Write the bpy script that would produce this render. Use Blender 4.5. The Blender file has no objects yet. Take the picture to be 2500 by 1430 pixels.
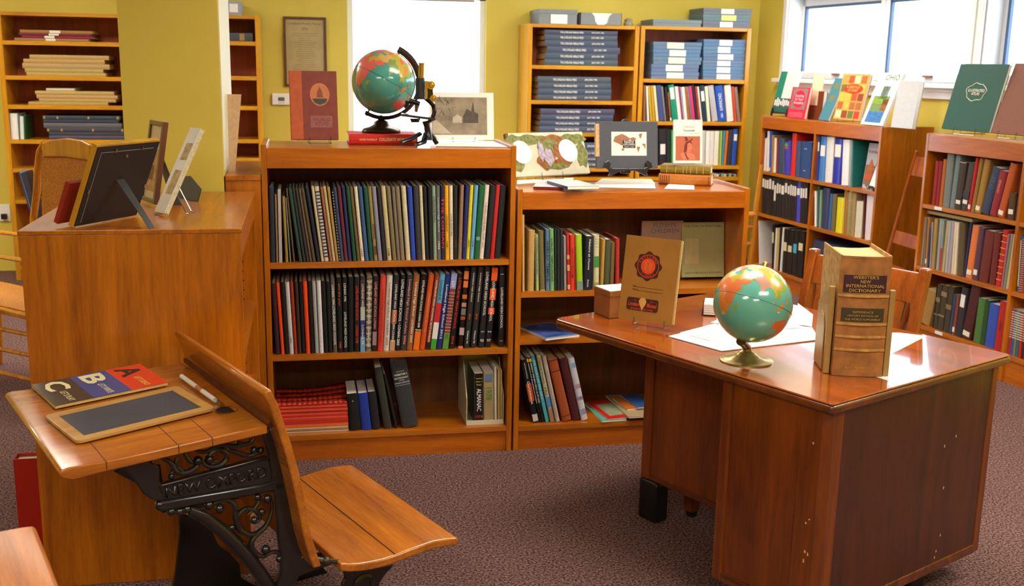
import bpy, math, random
from mathutils import Vector, Matrix
random.seed(7)
SC = bpy.context.scene
COL = SC.collection
PI = math.pi
# ------------------------------------------------------------ camera
IW, IH = 2500, 1430
FPX, PIT, ROL, CH, YAW = 2613.95, .2098, .0178, 1.6188, -.1933
def _rz(v, a): return Matrix.Rotation(a, 3, 'Z') @ v
_r, _u = Vector((1, 0, 0)), Vector((0, math.sin(PIT), math.cos(PIT)))
FW = _rz(Vector((0, math.cos(PIT), -math.sin(PIT))), YAW)
RT = _rz(math.cos(ROL)*_r + math.sin(ROL)*_u, YAW)
UP = _rz(-math.sin(ROL)*_r + math.cos(ROL)*_u, YAW)
EYE = Vector((0, 0, CH))
def ray(x, y): return FW + RT*((x-IW/2)/FPX) - UP*((y-IH/2)/FPX)
def onz(x, y, z):
    d = ray(x, y); return EYE + d*((z-CH)/d.z)
def onP(x, y, p, a):
    n = Vector((-math.sin(a), math.cos(a), 0)); d = ray(x, y)
    return EYE + d*((Vector(p)-EYE).dot(n)/d.dot(n))
def onY(x, y, Y): return onP(x, y, (0, Y, 0), 0)
def on3(x, y, p, n):
    n = Vector(n); d = ray(x, y); return EYE + d*((Vector(p)-EYE).dot(n)/d.dot(n))
cd = bpy.data.cameras.new('camera'); cam = bpy.data.objects.new('camera', cd); COL.objects.link(cam)
cam.matrix_world = Matrix(((RT.x, UP.x, -FW.x, 0), (RT.y, UP.y, -FW.y, 0), (RT.z, UP.z, -FW.z, CH), (0, 0, 0, 1)))
cd.sensor_width = 36; cd.lens = 36*FPX/IW; cd.clip_start = .05
cd.dof.use_dof = True; cd.dof.focus_distance = 3.3; cd.dof.aperture_fstop = 6.5
SC.camera = cam
SC.view_settings.view_transform = 'Standard'; SC.view_settings.look = 'None'
SC.view_settings.gamma = 1; SC.view_settings.use_curve_mapping = False
# ------------------------------------------------------------ materials
def lin(c):
    return tuple((x/255/12.92 if x/255 <= .04045 else ((x/255+.055)/1.055)**2.4) for x in c) + (1,)
def newmat(name):
    m = bpy.data.materials.new(name); m.use_nodes = True
    nt = m.node_tree; b = nt.nodes['Principled BSDF']; return m, nt, b
def N(nt, t, **k):
    n = nt.nodes.new('ShaderNode'+t)
    for a, v in k.items():
        if a in n.inputs.keys(): n.inputs[a].default_value = v
        else: setattr(n, a, v)
    return n
_mc = {}
def plain(rgb, rough=.6, metal=0, coat=0, spec=.5, name='paint', var=.10, scale=60, bump=.0, emit=0):
    key = (rgb, rough, metal, coat, spec, name, var, scale, bump)
    if key in _mc: return _mc[key]
    m, nt, b = newmat(name)
    b.inputs['Roughness'].default_value = rough; b.inputs['Metallic'].default_value = metal
    b.inputs['Coat Weight'].default_value = coat; b.inputs['Specular IOR Level'].default_value = spec
    b.inputs['Coat Roughness'].default_value = .12
    tc = N(nt, 'TexCoord'); no = N(nt, 'TexNoise', Scale=scale, Detail=3.0)
    nt.links.new(tc.outputs['Object'], no.inputs['Vector'])
    hv = N(nt, 'HueSaturation', Color=lin(rgb)); mr = N(nt, 'MapRange')
    mr.inputs[1].default_value = .3; mr.inputs[2].default_value = .7
    mr.inputs[3].default_value = 1-var; mr.inputs[4].default_value = 1+var
    nt.links.new(no.outputs['Fac'], mr.inputs[0]); nt.links.new(mr.outputs[0], hv.inputs['Value'])
    nt.links.new(hv.outputs[0], b.inputs['Base Color'])
    if bump:
        bp = N(nt, 'Bump', Strength=bump, Distance=.002); nt.links.new(no.outputs['Fac'], bp.inputs['Height'])
        nt.links.new(bp.outputs[0], b.inputs['Normal'])
    _mc[key] = m; return m
def cloth(rgb, name='book_cloth'): return plain(tuple(rgb), .62, name=name, var=.12, scale=160, bump=.25, spec=.35)
def gloss(rgb, name='glossy_cover'): return plain(tuple(rgb), .28, name=name, var=.04, scale=40)
def wood(name, dark, light, axis='z', scale=1.0, rough=.30, coat=.4, streak=.5, bump=.06, crough=.13):
    """procedural timber; grain runs along the given local axis"""
    m, nt, b = newmat(name)
    tc = N(nt, 'TexCoord'); mp = N(nt, 'Mapping')
    s = {'x': (1.2, 14, 14), 'y': (14, 1.2, 14), 'z': (14, 14, 1.2)}[axis]
    mp.inputs['Scale'].default_value = [q*scale for q in s]
    oi = N(nt, 'ObjectInfo'); ad = N(nt, 'VectorMath', operation='ADD'); ml = N(nt, 'VectorMath', operation='SCALE')
    cb = N(nt, 'CombineXYZ')
    nt.links.new(oi.outputs['Random'], cb.inputs[0]); nt.links.new(oi.outputs['Random'], cb.inputs[1]); nt.links.new(oi.outputs['Random'], cb.inputs[2])
    nt.links.new(cb.outputs[0], ml.inputs[0]); ml.inputs['Scale'].default_value = 9
    nt.links.new(tc.outputs['Object'], ad.inputs[0]); nt.links.new(ml.outputs[0], ad.inputs[1])
    nt.links.new(ad.outputs[0], mp.inputs['Vector'])
    n1 = N(nt, 'TexNoise', Scale=1.1, Detail=5.0, Roughness=.55, Distortion=.9)
    n2 = N(nt, 'TexNoise', Scale=9.0, Detail=4.0, Roughness=.7)
    nt.links.new(mp.outputs[0], n1.inputs['Vector']); nt.links.new(mp.outputs[0], n2.inputs['Vector'])
    mx = N(nt, 'Mix', data_type='FLOAT'); mx.inputs[0].default_value = .38
    nt.links.new(n1.outputs['Fac'], mx.inputs[2]); nt.links.new(n2.outputs['Fac'], mx.inputs[3])
    cr = N(nt, 'ValToRGB'); e = cr.color_ramp.elements
    e[0].position = .5-streak*.34; e[0].color = lin(dark); e[1].position = .5+streak*.34; e[1].color = lin(light)
    nt.links.new(mx.outputs[0], cr.inputs[0]); nt.links.new(cr.outputs[0], b.inputs['Base Color'])
    b.inputs['Roughness'].default_value = rough; b.inputs['Coat Weight'].default_value = coat; b.inputs['Coat Roughness'].default_value = crough
    bp = N(nt, 'Bump', Strength=bump, Distance=.003); nt.links.new(n2.outputs['Fac'], bp.inputs['Height'])
    nt.links.new(bp.outputs[0], b.inputs['Normal'])
    return m
OAK_D, OAK_L = (138, 68, 2), (204, 118, 12)
OAKX = wood('oak_veneer', OAK_D, OAK_L, 'x'); OAKY = wood('oak_veneer', OAK_D, OAK_L, 'y'); OAKZ = wood('oak_veneer', OAK_D, OAK_L, 'z')
OAKB = wood('oak_back_panel', (78, 42, 18), (122, 68, 30), 'z', rough=.6, coat=0)
OAKE = wood('oak_edging', (150, 78, 12), (200, 118, 28), 'x')
OAKF = wood('oak_fascia', (148, 70, 3), (200, 108, 10), 'x')
BLKZ = wood('blond_oak', (176, 112, 14), (224, 160, 30), 'z'); BLKX = wood('blond_oak', (176, 112, 14), (228, 164, 32), 'x')
BLKB = wood('dark_plywood', (140, 62, 30), (190, 92, 46), 'z', rough=.6, coat=0)
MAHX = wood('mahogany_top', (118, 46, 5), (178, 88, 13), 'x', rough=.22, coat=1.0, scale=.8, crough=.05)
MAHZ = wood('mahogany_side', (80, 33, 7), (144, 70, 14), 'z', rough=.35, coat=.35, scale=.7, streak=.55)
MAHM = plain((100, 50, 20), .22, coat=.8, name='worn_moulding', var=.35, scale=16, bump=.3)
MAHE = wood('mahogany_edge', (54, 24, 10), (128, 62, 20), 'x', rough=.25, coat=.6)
MAHD = wood('walnut_end_panel', (28, 19, 15), (98, 44, 22), 'z', rough=.32, coat=.3, scale=.9, streak=.62)
DSKX = wood('old_maple', (142, 74, 14), (196, 118, 30), 'x', rough=.22, coat=.6, scale=.9)
DSKY = wood('old_maple', (142, 74, 14), (196, 118, 30), 'y', rough=.22, coat=.6, scale=.9)
CHRZ = wood('chair_wood', (120, 52, 12), (178, 92, 26), 'z', rough=.25, coat=.5)
GLDZ = wood('golden_chair_wood', (170, 96, 14), (224, 150, 40), 'z', rough=.25, coat=.5)
IRON = plain((30, 31, 33), .24, metal=.3, coat=.5, spec=.7, name='black_cast_iron', var=.25, scale=30, bump=.35)
PAPER = plain((236, 232, 216), .8, name='page_block', var=.06, scale=300)
OLDPAPER = plain((196, 170, 112), .85, name='aged_pages', var=.15, scale=300)
WHITE = plain((240, 240, 236), .55, name='white_paper', var=.02)
WPAINT = plain((236, 238, 240), .4, name='white_trim_paint', var=.02)
BLACK = plain((22, 22, 24), .5, name='black_board', var=.1)
BRASS = plain((196, 160, 74), .25, metal=1, name='brass', var=.08)
STEEL = plain((170, 172, 176), .25, metal=1, name='bright_wire', var=.05)
def glassmat(name, rgb=(245, 250, 255), rough=.03, alpha=.25):
    m, nt, b = newmat(name)
    tr = N(nt, 'BsdfTransparent'); gl = N(nt, 'BsdfGlossy', Roughness=rough); mx = N(nt, 'MixShader'); fr = N(nt, 'Fresnel', IOR=1.45)
    tr.inputs[0].default_value = lin(rgb)
    ge = N(nt, 'NewGeometry'); iv = N(nt, 'Math', operation='SUBTRACT'); iv.inputs[0].default_value = 1; ml = N(nt, 'Math', operation='MULTIPLY')
    nt.links.new(ge.outputs['Backfacing'], iv.inputs[1]); nt.links.new(iv.outputs[0], ml.inputs[0]); nt.links.new(fr.outputs[0], ml.inputs[1]); nt.links.new(ml.outputs[0], mx.inputs[0]); nt.links.new(tr.outputs[0], mx.inputs[1]); nt.links.new(gl.outputs[0], mx.inputs[2])
    nt.links.new(mx.outputs[0], nt.nodes['Material Output'].inputs[0]); return m
GLASS = glassmat('window_glass'); ACRYL = glassmat('clear_plastic', (225, 232, 245))
# ------------------------------------------------------------ mesh builder
class MB:
    def __init__(s): s.v, s.f, s.mi, s.cur, s.M = [], [], [], 0, Matrix()
    def add(s, vs, fs):
        n = len(s.v); s.v += [s.M @ Vector(q) for q in vs]
        for f in fs: s.f.append([n+i for i in f]); s.mi.append(s.cur)
        return s
    def box(s, x0, x1, y0, y1, z0, z1):
        return s.add([(x, y, z) for z in (z0, z1) for y in (y0, y1) for x in (x0, x1)],
                     [(0, 2, 3, 1), (4, 5, 7, 6), (0, 1, 5, 4), (2, 6, 7, 3), (0, 4, 6, 2), (1, 3, 7, 5)])
    def prism(s, pts, a, b, ax='z'):
        """closed polygon extruded from a to b along ax (pts are the other two coordinates in xyz order)"""
        def p3(p, h): return {'z': (p[0], p[1], h), 'y': (p[0], h, p[1]), 'x': (h, p[0], p[1])}[ax]
        n = len(pts); area = sum(pts[i][0]*pts[(i+1) % n][1]-pts[(i+1) % n][0]*pts[i][1] for i in range(n))
        if (area < 0) != (ax == 'y'): pts = pts[::-1]
        if a > b: a, b = b, a
        vs = [p3(p, a) for p in pts]+[p3(p, b) for p in pts]
        return s.add(vs, [tuple(range(n))[::-1], tuple(range(n, 2*n))]+[(i, (i+1) % n, n+(i+1) % n, n+i) for i in range(n)])
    def tube(s, path, r, n=8, cap=True, flat=1.0):
        path = [Vector(p) for p in path]; rs = r if isinstance(r, (list, tuple)) else [r]*len(path)
        vs, fs = [], []; ref = None
        for i, p in enumerate(path):
            d = (path[min(i+1, len(path)-1)]-path[max(i-1, 0)]).normalized()
            if ref is None: ref = Vector((0, 0, 1)) if abs(d.z) < .9 else Vector((1, 0, 0))
            a = d.cross(ref).normalized(); b = d.cross(a).normalized(); ref = -b if False else ref
            if abs(d.dot(ref)) > .97: ref = a
            for k in range(n):
                t = 2*PI*k/n; vs.append(p+a*(math.cos(t)*rs[i])+b*(math.sin(t)*rs[i]*flat))
        for i in range(len(path)-1):
            for k in range(n): fs.append((i*n+k, i*n+(k+1) % n, (i+1)*n+(k+1) % n, (i+1)*n+k))
        if cap: fs += [tuple(range(n))[::-1], tuple(range((len(path)-1)*n, len(path)*n))]
        return s.add(vs, fs)
    def lathe(s, prof, n=32, c=(0, 0, 0)):
        vs, fs = [], []; m = len(prof)
        for k in range(n):
            t = 2*PI*k/n
            for r, z in prof: vs.append((c[0]+r*math.cos(t), c[1]+r*math.sin(t), c[2]+z))
        for k in range(n):
            k2 = (k+1) % n
            for i in range(m-1): fs.append((k*m+i, k2*m+i, k2*m+i+1, k*m+i+1))
        return s.add(vs, fs)
    def sphere(s, c, r, n=24, m=14):
        return s.lathe([(max(1e-5, r*math.cos(-PI/2+PI*i/m)), r*math.sin(-PI/2+PI*i/m)) for i in range(m+1)], n, c)
    def build(s, name, mats, parent=None, smooth=False, bevel=0, seg=2, ang=35):
        me = bpy.data.meshes.new(name); me.from_pydata([tuple(v) for v in s.v], [], s.f)
        if not isinstance(mats, (list, tuple)): mats = [mats]
        for m in mats: me.materials.append(m)
        me.polygons.foreach_set('material_index', s.mi)
        if smooth: me.polygons.foreach_set('use_smooth', [True]*len(me.polygons))
        me.update(); o = bpy.data.objects.new(name, me); COL.objects.link(o)
        if parent is not None: o.parent = parent
        if smooth:
            try: me.set_sharp_from_angle(angle=math.radians(ang))
            except Exception: pass
        if bevel:
            b = o.modifiers.new('bevel', 'BEVEL'); b.width = bevel; b.segments = seg; b.limit_method = 'ANGLE'; b.angle_limit = .6
        return o
def tag(o, label=None, cat=None, group=None, kind=None):
    for k, v in (('label', label), ('category', cat), ('group', group), ('kind', kind)):
        if v: o[k] = v
    return o
def thing(name, label, cat, loc=(0, 0, 0), rz=0, group=None):
    o = bpy.data.objects.new(name, None); o.empty_display_size = .05; COL.objects.link(o)
    o.location = loc; o.rotation_euler = (0, 0, rz); return tag(o, label, cat, group)
def struct(name, mb, mats, **k): return tag(mb.build(name, mats, **k), kind='structure')
def bx(*a): return MB().box(*a)
def text(s, name, parent, mat, M, length=None, size=.02, height=None, ext=.0003, off=0, shear=0, align='CENTER'):
    """raised lettering, local frame M: x along the writing, y up, z out of the surface"""
    c = bpy.data.curves.new(name, 'FONT'); c.body = s; c.align_x = align; c.align_y = 'CENTER'; c.size = 1
    c.extrude = 0; c.offset = off; c.shear = shear; c.resolution_u = 2; c.space_line = .85
    t = bpy.data.objects.new(name, c); COL.objects.link(t)
    dg = bpy.context.evaluated_depsgraph_get(); me = bpy.data.meshes.new_from_object(t.evaluated_get(dg))
    bpy.data.objects.remove(t); bpy.data.curves.remove(c)
    if not len(me.vertices): return None
    xs = [v.co.x for v in me.vertices]; ys = [v.co.y for v in me.vertices]
    sx = size; sy = size
    if height: sy = sx = height/(max(ys)-min(ys))
    if length: sx = length/(max(xs)-min(xs)); sy = sy if height else sx
    cx = (max(xs)+min(xs))/2 if align == 'CENTER' else 0; cy = (max(ys)+min(ys))/2
    for v in me.vertices: v.co = M @ Vector(((v.co.x-cx)*sx, (v.co.y-cy)*sy, ext))
    me.name = name; me.materials.clear(); me.materials.append(mat)
    o = bpy.data.objects.new(name, me); COL.objects.link(o)
    if parent is not None: o.parent = parent
    return o
def frameM(o, x, y):
    """matrix from origin o with x axis and y axis"""
    x = Vector(x).normalized(); y = Vector(y).normalized(); z = x.cross(y)
    return Matrix(((x.x, y.x, z.x, o[0]), (x.y, y.y, z.y, o[1]), (x.z, y.z, z.z, o[2]), (0, 0, 0, 1)))
def dup(root, loc=None, rz=None, label=None, group=None):
    r = root.copy(); COL.objects.link(r)
    if loc is not None: r.location = loc
    if rz is not None: r.rotation_euler = (0, 0, rz)
    if label: r['label'] = label
    if group: r['group'] = group
    def rec(src, dst):
        for ch in list(src.children):
            c = ch.copy(); COL.objects.link(c); c.parent = dst; rec(ch, c)
    rec(root, r); return r
# ------------------------------------------------------------ the room
WALLM = plain((214, 195, 82), .7, name='chartreuse_wall_paint', var=.03, scale=4, bump=.0)
m, nt, b = newmat('plum_carpet')
tc = N(nt, 'TexCoord'); n1 = N(nt, 'TexNoise', Scale=120.0, Detail=3.0, Roughness=.7); n2 = N(nt, 'TexNoise', Scale=1.5)
vo = N(nt, 'TexVoronoi', Scale=240.0)
for q in (n1, n2, vo): nt.links.new(tc.outputs['Object'], q.inputs['Vector'])
cr = N(nt, 'ValToRGB'); e = cr.color_ramp.elements
e[0].position = .38; e[0].color = lin((46, 31, 33)); e[1].position = .64; e[1].color = lin((158, 122, 116))
nt.links.new(n1.outputs['Fac'], cr.inputs[0]); nt.links.new(cr.outputs[0], b.inputs['Base Color'])
bp = N(nt, 'Bump', Strength=.9, Distance=.004); nt.links.new(vo.outputs['Distance'], bp.inputs['Height']); nt.links.new(bp.outputs[0], b.inputs['Normal'])
b.inputs['Roughness'].default_value = .95; b.inputs['Specular IOR Level'].default_value = .1
CARPET = m
CEILM = plain((235, 234, 226), .8, name='white_ceiling', var=.02)
ZC = 2.75                        # back wall, ceiling height
WA = -1.4509                               # direction of the right wall
wd, wn = Vector((math.cos(WA), math.sin(WA), 0)), Vector((-math.sin(WA), math.cos(WA), 0))
WP = Vector((3.65, 4.917, 0))+wn*.57       # a point on the right wall
YB = onP(1849, 120, WP, WA).y; print('YB', YB)
def wl(x, y): return (onP(x, y, WP, WA)-WP).dot(wd)
def rwx(y, o=0): return (WP+wn*o+wd*((y-WP.y-wn.y*o)/wd.y)).x
RP = [(-4.6, -2.3), (rwx(-2.3, .1), -2.3), (rwx(YB+.16, .1), YB+.16), (-4.6, YB+.16)]
struct('floor', MB().prism(RP, -.1, 0), CARPET)
struct('ceiling', MB().prism(RP, ZC, ZC+.1), CEILM)
wx0, wx1 = onY(848, 60, YB).x, onY(1187, 60, YB).x; wz0, wz1 = .45, onY(1000, 0, YB).z+.03
mb = MB()
for q in ((-4.6, wx0, 0, ZC), (wx1, rwx(YB, .05), 0, ZC), (wx0, wx1, 0, wz0), (wx0, wx1, wz1, ZC)):
    mb.box(q[0], q[1], YB, YB+.16, q[2], q[3])
struct('wall_back', mb, WALLM)
struct('wall_left', bx(-4.6, -4.5, -2.2, YB, 0, ZC), WALLM)
struct('wall_front', bx(-4.6, rwx(-2.2, .05), -2.3, -2.2, 0, ZC), WALLM)
# tall back window with a raised roller blind
mb = MB(); t = .045
for q in ((wx0, wx0+t, wz0, wz1), (wx1-t, wx1, wz0, wz1), (wx0, wx1, wz0, wz0+t), (wx0, wx1, wz1-t*.4, wz1)): mb.box(q[0], q[1], YB+.05, YB+.13, q[2], q[3])
w = struct('window_1', mb, WPAINT)
bx(wx0+t, wx1-t, YB+.09, YB+.095, wz0+t, wz1).build('pane', GLASS, w)
a = onY(890, 6, YB-.02); c = onY(1158, 8, YB-.02)
bl = thing('roller_blind', 'raised white roller blind at the top of the tall back window', 'blind', (a.x, YB-.03, wz1-.01))
bx(0, c.x-a.x, 0, .012, -.012, .12).build('fabric', plain((232, 232, 226), .8, name='blind_fabric', var=.02), bl)
MB().tube([(0, .006, -.018), (c.x-a.x, .006, -.018)], .008).build('hem_bar', plain((150, 146, 136), .5, name='grey_bar', var=.03), bl, smooth=True)
# right wall with two windows, local frame: x along wd, y outwards, z up
mb = MB(); mb.M = Matrix.Translation(WP) @ Matrix.Rotation(WA, 4, 'Z')
zs0 = onP(2380, 206, WP, WA).z; zs1 = onP(1925, 0, WP, WA).z+.02
u0, u1 = wl(1926, 20), wl(2372, 60); u2, u3 = wl(2404, 60), wl(2404, 60)+(u1-u0)
uL, uR = -4.2, 7.6
for q in ((uL, u0, 0, ZC), (u1, u2, 0, ZC), (u3, uR, 0, ZC), (u0, u1, 0, zs0), (u0, u1, zs1, ZC), (u2, u3, 0, zs0), (u2, u3, zs1, ZC)):
    mb.box(q[0], q[1], 0, .22, q[2], q[3])
struct('wall_right', mb, WALLM)
BLUEF = plain((70, 96, 130), .4, name='blue_grey_sash', var=.03)
for i, (p, q) in enumerate(((u0, u1), (u2, u3))):
    mb = MB(); mb.M = Matrix.Translation(WP) @ Matrix.Rotation(WA, 4, 'Z')
    tw = .075
    for z in ((p-.05, p, zs0-.06, zs1+.06), (q, q+.05, zs0-.06, zs1+.06), (p-.05, q+.05, zs1, zs1+.06)): mb.box(z[0], z[1], -.02, 0, z[2], z[3])
    mb.box(p-.07, q+.07, -.075, .19, zs0-.03, zs0); mb.box(p-.05, q+.05, -.022, 0, zs0-.10, zs0-.03); mb.box(p-.05, q+.05, -.034, 0, zs0-.055, zs0-.03)
    mb.box(p, p+.012, 0, .2, zs0, zs1); mb.box(q-.012, q, 0, .2, zs0, zs1); mb.box(p, q, 0, .2, zs1-.012, zs1)
    md = (p+q)/2+.02
    for z in ((p+.012, p+.05), (md-.055, md-.005), (md+.005, md+.055), (q-.05, q-.012)): mb.box(z[0], z[1], .12, .17, zs0, zs1-.012)
    for z in (zs0, zs1-.07): mb.box(p, q, .12, .17, z, z+.058)
    w = struct('window_%d' % (i+2), mb, WPAINT, bevel=.003)
    for k, (a, c) in enumerate(((p+.05, md-.055), (md+.055, q-.05))):
        g = MB(); g.M = Matrix.Translation(WP) @ Matrix.Rotation(WA, 4, 'Z')
        g.box(a, c, .145, .15, zs0+.058, zs1-.07).build('pane', GLASS, w)
        g = MB(); g.M = Matrix.Translation(WP) @ Matrix.Rotation(WA, 4, 'Z')
        g.box(a, a+.022, .118, .14, zs0+.058, zs1-.07).box(a, c, .118, .14, zs1-.09, zs1-.07).build('sash_gasket', BLUEF, w)
        g = MB(); g.M = Matrix.Translation(WP) @ Matrix.Rotation(WA, 4, 'Z')
        g.box((a+c)/2-.03, (a+c)/2+.05, .10, .12, zs0+.035, zs0+.047).build('crank_handle', plain((140, 90, 70), .4, name='bronze_handle', var=.02), w)
# pillar at the left with a pale corner face
CY0 = 4.26
cx0 = onP(311, 467, (0, CY0, 0), 0).x; cx1 = onP(548, 467, (0, CY0, 0), 0).x
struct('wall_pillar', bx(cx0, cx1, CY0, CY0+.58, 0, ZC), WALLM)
struct('pillar_side_1', bx(cx1, cx1+.004, CY0+.004, CY0+.576, 1.2, ZC), plain((214, 210, 170), .6, name='pale_side_colour', var=.02))  # thin paler layer over the upper right side of the pillar
# fill light: unseen ceiling panels added to brighten the room
FIX = plain((240, 240, 238), .5, name='fill_light_housing', var=.01)
def emis(name, rgb, st):
    m, nt, b = newmat(name); b.inputs['Emission Color'].default_value = lin(rgb); b.inputs['Emission Strength'].default_value = st
    b.inputs['Base Color'].default_value = lin(rgb); return m
DIFF = emis('fill_light_diffuser', (255, 246, 230), 10.0)
proto = None
for i, (x, y) in enumerate(((-1.3, .6), (1.8, .9), (1.4, 3.4), (3.3, 3.0), (-1.7, 6.4), (1.3, 6.6), (3.0, 6.9), (-3.4, 6.4), (.3, -1.0))):
    lb = 'added ceiling fill light'
    if proto is None:
        proto = thing('fill_light', 'unseen rectangular fill light added on the ceiling above the room', 'fill light', (x, y, ZC-.08), 0, 'added fill lights above the frame')
        mb = MB().box(-.62, .62, -.31, -.29, 0, .08).box(-.62, .62, .29, .31, 0, .08).box(-.62, -.6, -.31, .31, 0, .08).box(.6, .62, -.31, .31, 0, .08).box(-.6, .6, -.29, .29, .07, .08)
        mb.build('housing', FIX, proto); bx(-.6, .6, -.29, .29, .01, .015).build('diffuser', DIFF, proto)
    else: dup(proto, (x, y, ZC-.08))
# daylight
wr = bpy.data.worlds.new('daylight'); SC.world = wr; wr.use_nodes = True
bg = wr.node_tree.nodes['Background']; bg.inputs[0].default_value = lin((232, 242, 255)); bg.inputs[1].default_value = 3.4
def portal_light(name, loc, rot, sx, sy, e, col=(240, 246, 255)):
    l = bpy.data.lights.new(name, 'AREA'); l.shape = 'RECTANGLE'; l.size = sx; l.size_y = sy; l.energy = e; l.color = lin(col)[:3]
    o = bpy.data.objects.new(name, l); COL.objects.link(o); o.location = loc; o.rotation_euler = rot; l.cycles.is_portal = True; return o
portal_light('window_daylight', ((wx0+wx1)/2, YB+.3, (wz0+wz1)/2), (-PI/2, 0, 0), wx1-wx0, wz1-wz0, 110)
for p, q in ((u0, u1), (u2, u3)):
    c = WP+wd*((p+q)/2)+wn*.4
    portal_light('window_daylight', (c.x, c.y, (zs0+zs1)/2), (-PI/2, 0, WA), q-p, zs1-zs0, 60)
SC.view_settings.exposure = 1.2
SC.cycles.use_denoising = True
SC.cycles.use_adaptive_sampling = True; SC.cycles.adaptive_threshold = .02; SC.cycles.max_bounces = 7; SC.cycles.diffuse_bounces = 4; SC.cycles.glossy_bounces = 3; SC.cycles.sample_clamp_indirect = 8
SC.cycles.transparent_max_bounces = 12
# ------------------------------------------------------------ bookcases
class Case:
    """a bookcase in a local frame: x along the front (left to right as seen), y into the case, z up"""
    def __init__(s, x, y, yaw, W, D): s.o = Vector((x, y, 0)); s.yaw = yaw; s.W = W; s.D = D; s.d = Vector((math.cos(yaw), math.sin(yaw), 0)); s.n = Vector((-math.sin(yaw), math.cos(yaw), 0))
    def pt(s, u, v, z): return s.o+s.d*u+s.n*v+Vector((0, 0, z))
    def hit(s, px, py, v=0):
        p = onP(px, py, s.o+s.n*v, s.yaw)-s.o; return p.dot(s.d), p.z
    def ux(s, px, v, z):
        """u on the line (v, z) that shows at pixel column px"""
        a = s.pt(0, v, z)-EYE; k = (px-IW/2)
        return -(FPX*a.dot(RT)-k*a.dot(FW))/(FPX*s.d.dot(RT)-k*s.d.dot(FW))
def _bay(c, u, z):
    if z > c.H-.02: return -9, 9
    for k in range(0, len(c.cuts), 2):
        if u < c.cuts[k+1] or k == len(c.cuts)-2: return c.cuts[k]+.0015, c.cuts[k+1]-.0015
def _above(c, z): return 9 if z > c.H-.02 else min([q for q in c.lv if q > z+.03])-.002
def bookcase(c, label, H, shelves, apron, base=.1, ts=.022, raise_=.012, th=.02, bays=(), zmat=None, xmat=None, bmat=None, edge=None, fas=None, group=None, cat='bookcase', name='bookcase', face_base=True):
    zmat = zmat or OAKZ; xmat = xmat or OAKX; bmat = bmat or OAKB; edge = edge or OAKE; fas = fas or OAKF
    t = thing(name, label, cat, tuple(c.o), c.yaw, group); W, D = c.W, c.D
    c.cuts = [ts]+[q for b in bays for q in (b-ts/2, b+ts/2)]+[W-ts]; c.lv = sorted(z-th for z in shelves)+[(apron or H-raise_-th), 9]; c.H = H
    bx(0, ts, 0, D, 0, H).build('side_panel', zmat, t, bevel=.002); bx(W-ts, W, 0, D, 0, H).build('side_panel', zmat, t, bevel=.002)
    bx(ts, W-ts, D-.012, D-.002, base*.6, H-raise_-.005).build('back_panel', bmat, t)
    bx(ts, W-ts, .004, D, H-raise_-th, H-raise_).build('top_panel', xmat, t, bevel=.0015)
    if apron: bx(ts, W-ts, .001, .02, apron, H-raise_-.002).build('apron', fas, t, bevel=.0015)
    if face_base: bx(ts, W-ts, .012, .03, 0, shelves[-1]-th).build('plinth', fas, t)
    for b in bays: bx(b-ts/2, b+ts/2, 0, D-.012, 0, H).build('divider_panel', zmat, t, bevel=.002)
    cuts = [ts]+[q for b in bays for q in (b-ts/2, b+ts/2)]+[W-ts]
    for z in shelves:
        for k in range(0, len(cuts), 2):
            s = bx(cuts[k]+.0005, cuts[k+1]-.0005, .006, D-.012, z-th, z).build('shelf', xmat, t)
            bx(cuts[k]+.0005, cuts[k+1]-.0005, .002, .006, z-th-.003, z).build('edge_strip', edge, s)
    return t
A = Case(.844-1.0084, 4.269, 0, 1.0084, .39)
B = Case(.852, 4.268, 0, 1.0084, .39)
E_ = Case(3.655, 4.917, WA, 2.6, .40)   # origin at divider-ish; set below
tA = bookcase(A, 'honey oak bookcase of yearbooks in the middle, globe and microscope on top', 1.300, (.8342, .4553, .1128), 1.2091)
bs = [onY(1274, 713.6, 4.268).z, onY(1272, 829, 4.268).z, onY(1268, 1040, 4.268).z]
tB = bookcase(B, 'shorter honey oak bookcase behind the office desk, explorers book on its top', 1.1238, bs, onY(1278, 512, 4.268).z)
# low double case at the left: plain end panel to the camera, open side to the right
Cw = .6246; Cx1, Cy0, CHt = -.193, 3.286, 1.1239; CD = .95
tC = thing('bookcase', 'low oak bookcase at left, plain end panel forward, picture frames on top', 'bookcase', (Cx1, Cy0, 0), PI/2)
# local x runs away from the camera, local y to the left
bx(0, .024, 0, Cw, 0, CHt-.014).build('side_panel', OAKZ, tC, bevel=.002)
bx(CD-.024, CD, 0, Cw, 0, CHt-.014).build('side_panel', OAKZ, tC, bevel=.002)
bx(-.004, CD, -.004, Cw+.004, CHt-.014, CHt).build('top_panel', OAKX, tC, bevel=.002)
bx(.024, CD-.024, .002, .02, CHt-.1, CHt-.014).build('apron', OAKF, tC); bx(.024, CD-.024, Cw-.02, Cw-.002, CHt-.1, CHt-.014).build('apron', OAKF, tC)
bx(.024, CD-.024, Cw/2-.006, Cw/2+.006, .05, CHt-.014).build('back_panel', OAKZ, tC)
bx(.024, CD-.024, .012, Cw-.012, 0, .09).build('plinth', OAKF, tC)
for z in (.11, .40, .70):
    bx(.0245, CD-.0245, .006, Cw/2-.006, z-.02, z).build('shelf', OAKX, tC); bx(.0245, CD-.0245, Cw/2+.006, Cw-.006, z-.02, z).build('shelf', OAKX, tC)
mb = MB()
for k in range(24):
    for y in (.05, .25): mb.tube([(CD-.0245, y, .15+k*.037), (CD-.025, y, .15+k*.037)], .003, 6)
o = mb.build('peg_holes', BLACK, tC); o['kind'] = 'stuff'
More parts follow.
